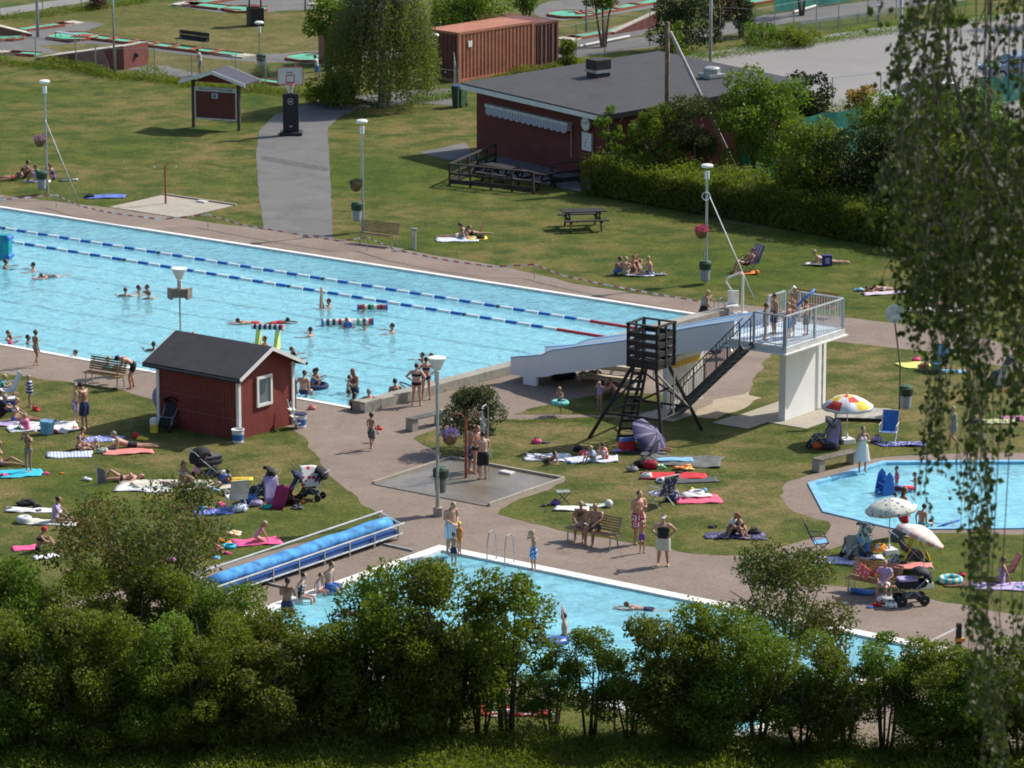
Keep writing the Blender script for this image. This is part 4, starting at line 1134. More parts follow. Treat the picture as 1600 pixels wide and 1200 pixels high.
ladder_rails(775, 882, 'steel ladder rails at the near corner edge of the small pool', gap=.7, h=1.0, rz=-36)

# roller with pool cover
t = pthing('cover_roller', 'long grey steel reel with rolled blue pool cover beside the small pool', 'pool cover reel', -11.9, -22.3)
L = 8.9
BLC = mat((.07, .33, .74), .85, .3, 2.5, bmp=.5); BLD = mat((.03, .12, .38), .5, .1, 1.5)  # BLD paints the shade on the lower side of the same blue cover
b = MB(); b.tube([(0, -L * i / 12, .50 + .02 * ((i * 7) % 3)) for i in range(13)], [(.25 + .012 * ((i * 5) % 4), .20) for i in range(13)], 20, True, (1, 0, 0)); rl = b.build('cover_roll', BLC, t, smooth=True)
b = MB(); b.prism([(-.40, 0), (.34, 0), (.34, -L), (-.40, -L)], .14, .34); b.build('cover_fold', BLD, t)
for s in (-1, 1):
    MB().tube([(s * .46, .3, .76 if s > 0 else .50), (s * .46, -L - .3, .76 if s > 0 else .50)], .035, 8).build('long_rail', GALV, t)
    MB().tube([(s * .46, .2, .18), (s * .46, -L - .2, .18)], .035, 8).build('long_rail', GALV, t)
for i in range(8):
    y = -L * i / 7; MB().bar((-.46, y, .05), (-.46, y, .52), .05).build('upright', GALV, t)
for y in (.2, -L - .15):
    b = MB(); b.bar((-.46, y, .2), (.46, y, .2), .05); b.bar((-.46, y, .50), (.46, y, .76), .05); b.bar((.46, y, .05), (.46, y, .76), .05); b.bar((0, y, .2), (0, y, .6), .08); b.build('end_frame', GALV, t)
MB().lathe([(.14, -.06), (.14, .06)], 12).build('winch_drum', BLACK, t).location = (0, -L - .25, .5)
for i, (a, c) in enumerate((((600, 852), (645, 862)), ((383, 905), (440, 918)))):
    A, B = G(*a), G(*c); o = MB().bar((0, 0, .04), B - A + Vector((0, 0, .04)), .08, .06).build('track_rail', GALV, loc=A)
    tag(o, ('right', 'left')[i] + ' ground rail running from the cover reel towards the small pool', 'rail')

# barrier tape along the far pool side
pt = [(-60, 306), (0, 312), (88, 309), (125, 322), (175, 333), (250, 343), (325, 340), (380, 352), (450, 364), (530, 377), (574, 376), (620, 392), (700, 408), (770, 418), (835, 419), (880, 432), (950, 447), (1020, 460), (1090, 472)]
tp = thing('barrier_tape', 'red and white barrier tape strung on thin stakes along the far pool side', 'barrier tape', G(574, 390))
O = G(574, 390)
stk = [(88, 325), (325, 358), (574, 392), (835, 436)]
hs = {88: .5, 325: .58, 574: .52, 835: .55}
for x, y in stk: MB().tube([G(x, y) - O, G(x, y) - O + Vector((0, 0, .62))], .016, 6).build('stake', GREYP, tp)
ps = []
for (x, y) in pt:
    b0 = G(x, y + 14); ps.append(b0 - O + Vector((0, 0, .42 if x not in (88, 325, 574, 835) else .55)))
b = MB()
for i in range(len(ps) - 1):
    k = max(1, round((ps[i + 1] - ps[i]).length / .30))
    for j in range(k):
        b.m = j % 2; a, c = ps[i].lerp(ps[i + 1], j / k), ps[i].lerp(ps[i + 1], (j + 1) / k)
        b.bar(a, c, .008, .07)
b.build('tape', [mat((.80, .78, .75), .6), mat((.55, .16, .13), .6)], tp)
# right side barrier
t = thing('barrier_post', 'black barrier post with orange clip holding a white tape near the right hedge', 'barrier', G(1497, 1030))
MB().box((0, 0, .55), (.16, .16, 1.1)).build('post', BLACK, t)
MB().box((.03, -.06, .62), (.3, .12, .1)).build('orange_clip', mat((.8, .32, .04), .5), t)
q = G(1400, 1066) - G(1497, 1030)
MB().bar((0, 0, .98), q + Vector((0, 0, .75)), .02, .05).build('tape', WHITE, t)
MB().tube([(.05 + .14 * math.cos(R(a)), -.1, .72 + .2 * math.sin(R(a))) for a in range(-80, 81, 20)], .02, 6).build('hose_loop', WHITE, t)

# ---------------------------------------------------------------- minigolf
FELT = mat((.09, .40, .27), .85, .15, 1.0); MGR = mat((.38, .10, .05), .7, .2); MGD = mat((.06, .05, .045), .8); MGC = mat((.50, .46, .38), .8, .15)
MG_TAG = 'minigolf lanes'
def golf(pts, w, label, segs=1, z=.14, rim=MGR, tee=None, oval=None):
    P = [G(*p) for p in pts]; O = P[0]; t = thing('minigolf_lane', label, 'minigolf lane', O, 0, MG_TAG)
    P = [p - O for p in P]; felt = MB(); rimb = MB()
    for i in range(len(P) - 1):
        a, c = P[i], P[i + 1]; d = (c - a).normalized(); n_ = Vector((-d.y, d.x, 0)) * w / 2
        felt.prism([(a + n_).xy, (a - n_).xy, (c - n_).xy, (c + n_).xy], .02, z - .04 + i * .002)
        for s in (-1, 1): rimb.bar(a + n_ * s * 1.06 + Vector((0, 0, z / 2 + .02)), c + n_ * s * 1.06 + Vector((0, 0, z / 2 + .02)), .07, z)
        L = (c - a).length
        for k in range(1, segs): q = a.lerp(c, k / segs); rimb.box(q + Vector((0, 0, z / 2 + .04)), (.22, w * .96, z), math.atan2(d.y, d.x))
    if oval:
        c = P[0] if oval > 0 else P[-1]; r = abs(oval); poly = [(c.x + r * math.cos(k * math.pi / 4 + .39), c.y + r * math.sin(k * math.pi / 4 + .39)) for k in range(8)]
        felt.prism(poly, .02, z - .03)
        for k in range(8): rimb.bar(Vector((*poly[k], z / 2 + .02)), Vector((*poly[(k + 1) % 8], z / 2 + .02)), .07, z)
    felt.build('felt', FELT, t); rimb.build('rim', rim, t)
    if tee is not None:
        q = P[tee]; b = MB(); b.box(q + Vector((0, 0, .05)), (1.6, w * 1.2, .1), math.atan2((P[-1] - P[0]).y, (P[-1] - P[0]).x)); b.build('tee_pad', MGC, t)
    return t
golf([(115, 59), (145, 60), (372, 88)], 1.0, 'long segmented green minigolf lane starting in an octagon on the left', 7, tee=-1, oval=1.6)
golf([(35, 48), (108, 38)], .9, 'short straight green minigolf lane at the far left behind the thick mast', 1, tee=-1)
golf([(-8, 64), (14, 61)], 1.1, 'rounded end of a green minigolf lane cut by the left edge', 1, oval=-1.0)
golf([(12, 84), (60, 87)], .9, 'short green minigolf lane leading to the foot of the red wedge', 1, tee=0)
golf([(295, 8), (352, 14), (385, 16)], 1.3, 'angled green minigolf lane with yellow tee left of the windmill obstacle', 1, tee=0, oval=-1.4)
golf([(375, -4), (300, 8)], 1.1, 'straight green minigolf lane running off the top edge on the left', 1)
golf([(505, 8), (560, 12)], 1.0, 'green minigolf lane disappearing behind the weeping birch', 1, tee=0)
golf([(487, 92), (515, 89)], 1.1, 'small octagonal green minigolf hole before the dark red box', 1, oval=1.5)
golf([(402, 127), (445, 133)], .8, 'short green minigolf lane behind the basketball backboard', 1)
golf([(893, 24), (925, 22), (1028, 3)], 1.0, 'green minigolf lane with octagonal end beyond the clubhouse', 3, oval=1.5)
golf([(893, 61), (960, 50), (1012, 33)], 1.0, 'rising green minigolf ramp lane beyond the clubhouse roof', 1, tee=0)
golf([(1165, 7), (1230, -3)], 1.0, 'green minigolf lane beside the green windscreen at the top', 1)
def wedge(pts, h0, h1, w, label):
    A, B = G(*pts[0]), G(*pts[1]); d = B - A; L = d.length
    t = thing('minigolf_ramp', label, 'minigolf ramp', A, math.degrees(math.atan2(d.y, d.x)))
    b = MB(); b.quadprism([(0, 0, 0), (L, 0, 0), (L, 0, h1), (0, 0, h0)], (0, w, 0)); b.build('ramp_body', mat((.20, .055, .045), .7, .15), t)
    b = MB(); b.quadprism([(0, 0, h0 + .003), (L, 0, h1 + .003), (L, 0, h1 + .05), (0, 0, h0 + .05)], (0, w, 0)); b.build('ramp_edge', MGC, t)
    if h1 > .9: b = MB(); b.sph((L + .03, w / 2, h1 * .55), .16, 10, 6); b.build('ball_outlet', MGD, t)
wedge([(56, 94), (194, 109)], .1, 1.3, 2.2, 'long dark red wedge shaped minigolf ramp behind the chain link fence')
wedge([(40, 52), (-30, 56)], .1, .9, 1.4, 'red wedge shaped minigolf ramp cut by the left edge')
wedge([(960, 54), (1030, 42)], .1, .9, .4, 'low dark red minigolf ramp beside the dark bush')
t = thing('minigolf_windmill', 'black well shaped minigolf obstacle with striped roof near the top edge', 'minigolf obstacle', G(399, 40))
MB().box((0, 0, .55), (.85, .85, 1.1), R(20)).build('base', BLACK, t)
for x in (-.35, .35): MB().box((x, 0, 1.45), (.09, .09, .8)).build('post', BLACK, t)
MB().box((0, 0, 1.13), (.5, .5, .12)).build('red_band', mat((.3, .02, .03), .6), t)
b = MB(); 
for s in (-1, 1): b.quadprism([(-.6, 0, 2.25), (-.6, s * .6, 1.8), (.6, s * .6, 1.8), (.6, 0, 2.25)], (0, 0, .05))
b.build('roof', stripes([(.6, .6, .6), (.2, .2, .2)], .12, 0), t)
for (a, c, lb) in (((898, 77), (983, 60), 'long white pipe lying on the grass beyond the clubhouse roof'), ((802, 40), (838, 33), 'short white pipe lying behind the orange container'), ((820, 46), (848, 43), 'second short pale pipe behind the container corner'), ((1240, 22), (1275, 12), 'white pipe edge below the green windscreen')):
    A, B = G(*a), G(*c); tag(MB().tube([(0, 0, .12), B - A + Vector((0, 0, .12))], .09, 8).build('pipe', WHITE_D, loc=A), lb, 'pipe')
# golf shelter frame / carts behind birch
# fences
def chain_fence(pts, h, label, post_m=GALV, step=2.6, wires=True, dens=.16, pr=.035):
    O = G(*pts[0]); t = thing('chain_link_fence', label, 'fence', O)
    P = [G(*p) - O for p in pts]; mesh = MB(); up = Vector((0, 0, 1))
    for i in range(len(P) - 1):
        a, c = P[i], P[i + 1]; L = (c - a).length; d = (c - a) / L; k = max(1, round(L / step))
        for j in range(k + (i == len(P) - 2)):
            MB().tube([a + d * (L * j / k), a + d * (L * j / k) + up * h], pr, 6).build('post', post_m, t)
        n_ = int(L / dens)
        if wires:
            for j in range(n_):
                x = j * dens
                for s in (1, -1):
                    x1 = x + s * h * .8
                    q = max(0, min(L, x1)); z1 = h * abs(q - x) / (h * .8)
                    mesh.bar(a + d * x, a + d * q + up * z1, .0028)
                    if q != x1:
                        pass
        mesh.bar(a + up * h, c + up * h, .02)
    mesh.build('wire_mesh', GREYP, t)
    return t
chain_fence([(-60, 92), (56, 101), (119, 104), (181, 118), (242, 117), (300, 128), (369, 128), (462, 140), (500, 143), (560, 148)], 1.5, 'chain link fence with grey posts between the big lawn and the minigolf')
chain_fence([(0, 30), (67, 22), (127, 12), (200, 3), (280, -8)], 1.3, 'thin chain link fence beside the far road at the top left', step=4)
chain_fence([(636, 160), (716, 169)], 2.0, 'short chain link fence between the birch and the clubhouse', wires=True)
chain_fence([(655, 98), (704, 90), (712, 150)], 1.7, 'pale tube fence of the yard in front of the orange container')
chain_fence([(760, 112), (840, 103), (900, 92), (945, 82), (1015, 72), (1060, 66), (1125, 64), (1180, 68), (1240, 56), (1310, 44), (1400, 28)], 2.0, 'tall chain link fence behind the clubhouse and along the car park')
chain_fence([(1040, 225), (1120, 240), (1200, 255)], 2.6, 'tall chain link fence among the shrubs behind the clipped hedge', wires=True)
chain_fence([(480, 1130), (640, 1134), (785, 1140), (960, 1150), (1140, 1160), (1330, 1172), (1600, 1185)], 1.5, 'low chain link fence running behind the foreground bushes', step=3.3)
chain_fence([(1300, 168), (1450, 152), (1560, 140), (1640, 132)], 1.6, 'dark post fence between the car park and the green windscreens', step=4, wires=False)
# low guard rail along the path
t = thing('guard_rail', 'low galvanised guard rail between the far path and the car park', 'guard rail', G(1250, 48))
a, c = G(1250, 48) - G(1250, 48), G(1400, 30) - G(1250, 48)
MB().bar(a + Vector((0, 0, .5)), c + Vector((0, 0, .5)), .05, .2).build('rail', GALV, t)
for k in range(6): p = a.lerp(c, k / 5); MB().bar(p, p + Vector((0, 0, .5)), .08).build('post', GALV, t)
# green windscreens
WS = mat((.02, .22, .17), .8, .2, .8)
for (a, c, h, lb, sag) in (((1210, 22), (1330, 4), 1.1, 'green windscreen cloth at the top edge beside a tree', 0), ((1052, 252), (1175, 262), 1.5, 'sagging green windscreen cloth behind the clipped hedge', .4), ((1225, 262), (1345, 240), 2.4, 'green windscreen cloth behind the round tree', .1), ((1530, 168), (1660, 150), 1.5, 'green windscreen cloth in front of the parked car', 0), ((1180, 290), (1310, 270), 2.0, 'green windscreen cloth low behind the tree trunk', .1)):
    A, B = G(*a), G(*c); b = MB(); k = 12; d = B - A
    for i in range(k + 1):
        f = i / k; z = h - sag * math.sin(f * 2 * math.pi % math.pi) ; w_ = .03 * math.sin(i * 1.3)
        nn = Vector((-d.y, d.x, 0)).normalized() * w_
        b.v += [tuple(d * f + nn + Vector((0, 0, .1))), tuple(d * f + nn + Vector((0, 0, z)))]
    for i in range(k): b.f.append((2 * i, 2 * i + 2, 2 * i + 3, 2 * i + 1)); b.mi.append(0)
    o = b.build('windscreen', WS, loc=A); s = o.modifiers.new('thick', 'SOLIDIFY'); s.thickness = .01
    tag(o, lb, 'windscreen')
# small junction/planks near the birch
for i, (a, c) in enumerate((((512, 152), (560, 165)), ((545, 156), (590, 166)))):
    A, B = G(*a), G(*c); tag(MB().bar((0, 0, .1), B - A + Vector((0, 0, .1)), .2, .12).build('timber_beam', WOODD, loc=A), ('longer', 'shorter')[i] + ' dark timber beam lying at the path end before the birch', 'beam')
# pallets near container
t = thing('pallet_stack', 'stack of grey pallets inside the yard fence by the container', 'pallets', G(661, 138), 20)
for k in range(4):
    b = MB(); b.box((0, 0, .07 + k * .15), (1.2, .8, .03)); 
    for x in (-.5, 0, .5): b.box((x, 0, .01 + k * .15 + .02), (.1, .8, .08))
    b.build('pallet', mat((.22, .20, .18), .85, .2), t)

# ---------------------------------------------------------------- cars
def car(loc, rz, label, col):
    t = thing('parked_car', label, 'car', loc, rz)
    m, n, l = new_mat('car_paint'); p = n['Principled BSDF']; p.inputs['Base Color'].default_value = (*col, 1); p.inputs['Roughness'].default_value = .35; p.inputs['Metallic'].default_value = .4; p.inputs['Coat Weight'].default_value = .6
    # side profile lofted across the width
    prof = [(-2.15, .35), (-2.2, .62), (-2.1, .85), (-1.95, .92), (-1.55, 1.38), (-.2, 1.42), (.55, 1.32), (1.15, .95), (2.0, .80), (2.2, .62), (2.18, .32), (1.9, .22), (-1.9, .22)]
    b = MB(); k = len(prof)
    for y, s, zt in ((-.82, .97, -.0), (-.70, 1, .0), (.70, 1, .0), (.82, .97, 0)):
        for x, z in prof:
            yy = y
            if z > 1.0: yy = y * (.80 if abs(y) > .75 else .84)
            b.v.append((x * s, yy, z - (.04 if abs(y) > .75 and z > .8 else 0)))
    for j in range(3):
        for i in range(k): b.f.append((j * k + i, j * k + (i + 1) % k, (j + 1) * k + (i + 1) % k, (j + 1) * k + i)); b.mi.append(0)
    b.f.append(tuple(range(k - 1, -1, -1))); b.f.append(tuple(range(3 * k, 4 * k))); b.mi += [0, 0]
    b.build('body', m, t, bevel=.04)
    gm = mat((.02, .03, .035), .08, .0)
    g = MB(); g.quadprism([(.60, -.58, 1.30), (.60, .58, 1.30), (1.16, .66, .98), (1.16, -.66, .98)], (.02, 0, .03)); g.build('windscreen', gm, t)
    g = MB(); g.quadprism([(-1.58, -.58, 1.34), (-1.58, .58, 1.34), (-1.98, .64, .96), (-1.98, -.64, .96)], (-.02, 0, .03)); g.build('rear_window', gm, t)
    for s in (-1, 1):
        g = MB(); g.quadprism([(-1.5, s * .695, 1.30), (.5, s * .695, 1.26), (1.0, s * .76, .98), (-1.8, s * .76, .98)], (0, s * .03, 0)); g.build('side_window', gm, t)
        g = MB(); g.box((2.12, s * .60, .68), (.14, .32, .16)); g.build('headlight', mat((.75, .78, .8), .15, 0), t, bevel=.02)
        g = MB(); g.box((.75, s * .92, 1.0), (.12, .16, .12)); g.build('wing_mirror', m, t, bevel=.02)
        for x in (-1.35, 1.35):
            g = MB(); g.lathe([(.20, -.1), (.31, -.09), (.31, .09), (.2, .1)], 18); w_ = g.build('wheel', RUBBER, t); w_.location = (x, s * .76, .31); w_.rotation_euler = (R(90), 0, 0)
            g = MB(); g.lathe([(.19, -.108), (.19, .108)], 12); g.build('rim', STEEL, w_)
    g = MB(); g.box((2.21, 0, .62), (.03, .9, .14)); g.build('grille', BLACK, t)
    g = MB(); g.box((2.225, 0, .42), (.02, .5, .11)); g.build('number_plate', WHITE, t)
    return t
car(G(1592, 122), 195, 'blue grey hatchback car parked at the right edge of the car park', (.22, .28, .38))
car(G(1440, 168), 200, 'white car whose roof just shows above the shrubs by the car park', (.7, .7, .7))
# ---------------------------------------------------------------- people
SKIN = {}
def skin_m(k):
    if k not in SKIN:
        c = {'fair': (.58, .37, .28), 'light': (.50, .30, .21), 'tan': (.40, .215, .14), 'dark': (.24, .12, .075), 'red': (.52, .27, .19)}[k]
        m = mat(c, .5, .10, 5, name='skin'); m.node_tree.nodes['Principled BSDF'].inputs['Subsurface Weight'].default_value = .0
        SKIN[k] = m
    return SKIN[k]
HAIR = {'dk': mat((.03, .018, .012), .6, .2), 'br': mat((.10, .055, .03), .6, .2), 'bl': mat((.45, .33, .18), .6, .15), 'gr': mat((.32, .30, .28), .6, .15), 'rd': mat((.22, .08, .03), .6, .2)}
LR = (1, -1)
def P_(pel, ch, nk, hd, el, wr, kn, an, hf=(1, 0, 0), toe=None, side=(0, 1, 0), cr=None):
    """joints; el/wr/kn/an: one (x,y,z) mirrored in y, or a pair (left, right)"""
    def pair(a): return [Vector(a[0]), Vector(a[1])] if isinstance(a[0], (tuple, list)) else [Vector(a), Vector((a[0], -a[1], a[2]))]
    d = dict(P=Vector(pel), C=Vector(ch), N=Vector(nk), H=Vector(hd), E=pair(el), W=pair(wr), K=pair(kn), A=pair(an), hf=Vector(hf).normalized(), side=Vector(side))
    d['T'] = pair(toe) if toe else None
    return d
POSE = {
 'stand': P_((0, 0, .93), (0, 0, 1.28), (0, 0, 1.46), (.03, 0, 1.61), (-.03, .25, 1.14), (.07, .26, .89), (.03, .10, .50), (0, .11, .08)),
 'hips': P_((0, 0, .93), (0, 0, 1.28), (0, 0, 1.46), (.03, 0, 1.61), (-.10, .40, 1.20), (.05, .20, 1.02), (.03, .12, .50), (0, .16, .08)),
 'hold': P_((0, 0, .93), (0, 0, 1.28), (.01, 0, 1.46), (.07, 0, 1.59), (.06, .24, 1.16), (.26, .08, 1.24), (.03, .10, .50), (0, .11, .08)),
 'face': P_((0, 0, .93), (0, 0, 1.28), (.02, 0, 1.46), (.10, 0, 1.57), (.12, .27, 1.28), (.18, .10, 1.54), (.03, .10, .50), (0, .10, .08)),
 'look': P_((0, 0, .93), (.01, 0, 1.28), (.05, 0, 1.45), (.16, 0, 1.55), (.03, .24, 1.15), (.22, .08, 1.02), (.03, .10, .50), (0, .12, .08), (1, 0, -.5)),
 'walk': P_((0, 0, .92), (.02, 0, 1.27), (.03, 0, 1.45), (.07, 0, 1.60), ((.14, .24, 1.17), (-.16, -.26, 1.16)), ((.30, .22, .95), (-.22, -.36, .93)), ((.20, .09, .52), (.03, -.09, .49)), ((.24, .09, .08), (-.26, -.09, .16))),
 'run': P_((0, 0, .92), (.05, 0, 1.26), (.08, 0, 1.44), (.13, 0, 1.59), ((.22, .26, 1.2), (-.12, -.30, 1.2)), ((.42, .2, 1.25), (.05, -.42, 1.05)), ((.12, .09, .52), (-.05, -.09, .50)), ((.08, .09, .08), (-.42, -.09, .42))),
 'bend': P_((-.12, 0, .90), (.16, 0, 1.10), (.31, 0, 1.16), (.46, 0, 1.15), ((.36, .22, .90), (.30, -.24, .90)), ((.48, .16, .64), (.46, -.12, .62)), ((.05, .13, .48), (-.05, -.13, .47)), ((.0, .16, .08), (-.14, -.14, .08)), (1, 0, -.8)),
 'reach': P_((0, 0, .93), (.05, 0, 1.27), (.09, 0, 1.45), (.17, 0, 1.57), ((.25, .22, 1.22), (.0, -.25, 1.15)), ((.48, .18, 1.22), (.18, -.24, .98)), ((.1, .10, .52), (.0, -.10, .48)), ((.05, .11, .08), (-.08, -.12, .10)), (1, 0, -.3)),
 'up': P_((0, 0, .93), (0, 0, 1.28), (0, 0, 1.46), (.03, 0, 1.61), ((.05, .30, 1.62), (-.05, -.3, 1.5)), ((.10, .25, 1.92), (.05, -.45, 1.75)), (.03, .10, .50), (0, .11, .08)),
 'sit': P_((0, 0, .13), (.06, 0, .46), (.14, 0, .62), (.22, 0, .75), (.24, .24, .42), (.46, .13, .36), (.40, .13, .46), (.60, .11, .07)),
 'sitL': P_((0, 0, .13), (-.04, 0, .48), (-.04, 0, .66), (.0, 0, .81), (-.14, .28, .40), (-.22, .30, .10), ((.40, .12, .28), (.43, -.12, .12)), ((.80, .14, .07), (.86, -.12, .07))),
 'sitO': P_((0, 0, .13), (.04, 0, .48), (.08, 0, .65), (.15, 0, .79), (.18, .26, .42), (.40, .16, .30), ((.43, .12, .14), (.43, -.12, .14)), ((.86, .10, .07), (.86, -.10, .07))),
 'cross': P_((0, 0, .13), (.05, 0, .47), (.12, 0, .63), (.20, 0, .76), (.16, .30, .40), (.38, .14, .26), (.30, .34, .14), ((.36, -.06, .08), (.42, .08, .07))),
 'bench': P_((0, 0, .55), (-.04, 0, .90), (-.01, 0, 1.07), (.06, 0, 1.21), (.10, .28, .84), (.34, .14, .70), (.44, .14, .50), (.46, .13, .08)),
 'edge': P_((0, 0, .13), (-.01, 0, .48), (.05, 0, .65), (.13, 0, .79), (-.05, .27, .40), (-.02, .26, .14), (.42, .12, .10), (.46, .12, -.34)),
 'lean': P_((0, 0, .90), (.20, 0, 1.18), (.32, 0, 1.32), (.44, 0, 1.43), (.38, .30, 1.10), (.60, .18, 1.08), (.0, .11, .48), (-.06, .12, .08)),
 'prone': P_((0, 0, .12), (.36, 0, .16), (.53, 0, .17), (.70, 0, .15), (.58, .36, .08), (.78, .20, .06), (-.44, .11, .08), (-.84, .12, .08), (.6, .5, -.5), toe=(-1.0, .14, .04)),
 'elbow': P_((0, 0, .12), (.33, 0, .24), (.46, 0, .36), (.56, 0, .49), (.44, .24, .08), (.64, .10, .06), ((-.44, .11, .08), (-.44, -.11, .08)), ((-.84, .12, .08), (-.60, -.12, .44)), (1, 0, -.2), toe=((-1.0, .14, .04), (-.66, -.12, .60))),
 'elbowF': P_((0, 0, .12), (.33, 0, .24), (.46, 0, .36), (.56, 0, .49), (.44, .24, .08), (.64, .10, .06), (-.44, .10, .08), (-.84, .13, .08), (1, 0, -.2), toe=(-1.0, .14, .04)),
 'back': P_((0, 0, .12), (-.36, 0, .14), (-.53, 0, .13), (-.70, 0, .15), (-.30, .34, .08), (-.05, .36, .07), ((.42, .12, .14), (.38, -.12, .40)), ((.82, .12, .07), (.55, -.12, .07)), (0, 0, 1), toe=((.86, .14, .20), (.72, -.14, .04))),
 'side': P_((0, 0, .16), (-.32, .0, .24), (-.44, .02, .38), (-.50, .02, .53), ((-.48, .20, .20), (-.24, -.22, .20)), ((-.42, .10, .42), (-.10, -.24, .08)), ((.40, .10, .12), (.42, -.06, .20)), ((.80, .06, .07), (.74, -.14, .08)), (.3, -1, .2)),
 'lounge': P_((0, 0, .40), (-.22, 0, .62), (-.32, 0, .78), (-.32, 0, .93), (-.10, .30, .56), (.12, .30, .52), (.42, .12, .52), (.62, .12, .12)),
 'kneel': P_((-.12, 0, .30), (.08, 0, .56), (.18, 0, .70), (.28, 0, .80), (.26, .24, .42), (.40, .18, .14), (.26, .14, .08), (-.16, .13, .08), (1, 0, -.3), toe=(-.32, .13, .04)),
 'squat': P_((-.05, 0, .25), (.12, 0, .56), (.22, 0, .70), (.32, 0, .80), (.38, .24, .52), (.56, .12, .50), (.38, .20, .46), (.10, .16, .08), (1, 0, -.3)),
 'tread': P_((0, 0, .93), (0, 0, 1.26), (.01, 0, 1.44), (.04, 0, 1.59), (.16, .38, 1.30), (.40, .46, 1.34), (.22, .14, .72), (-.05, .14, .55)),
 'clasp': P_((0, 0, .93), (.04, 0, 1.26), (.07, 0, 1.44), (.12, 0, 1.59), (.26, .28, 1.26), (.46, .22, 1.36), (.22, .14, .72), (-.05, .14, .55)),
 'swim': P_((0, 0, -.02), (.36, 0, .02), (.53, 0, .06), (.68, 0, .14), (.74, .25, .0), (.98, .14, .02), (-.44, .11, -.06), (-.84, .12, -.02), (1, 0, 0), toe=(-1.0, .14, -.03)),
}
def ell(mb, pts, sec, side, n=14):
    """torso loft: pts with (thickness, width) radii; side = body's left"""
    mb.tube(pts, [(b, a) for a, b in sec], n, True, side)
def finger_hand(mb, w, e, side_sign, sidev, kid):
    d = (w - e).normalized(); lat = sidev - d * sidev.dot(d)
    if lat.length < .1: lat = Vector((1, 0, 0)) - d * d.x
    lat.normalize(); nrm = d.cross(lat); s = 1.0
    pc = w + d * .055
    mb.tube([w - d * .01, w + d * .03, w + d * .09], [(.024, .020), (.038, .016), (.040, .014)], 8, True, nrm.cross(d))
    for i, L in enumerate((.062, .074, .070, .052)):
        o = (i - 1.5) * .021; b0 = w + d * .085 + lat * o
        mb.tube([b0, b0 + d * L * .55 + nrm * .004, b0 + d * L * .9 + nrm * .022], [.0105, .0100, .0085], 6)
    b0 = w + d * .03 + lat * .032
    mb.tube([b0, b0 + lat * .03 + d * .028, b0 + lat * .036 + d * .062], [.013, .012, .010], 6)
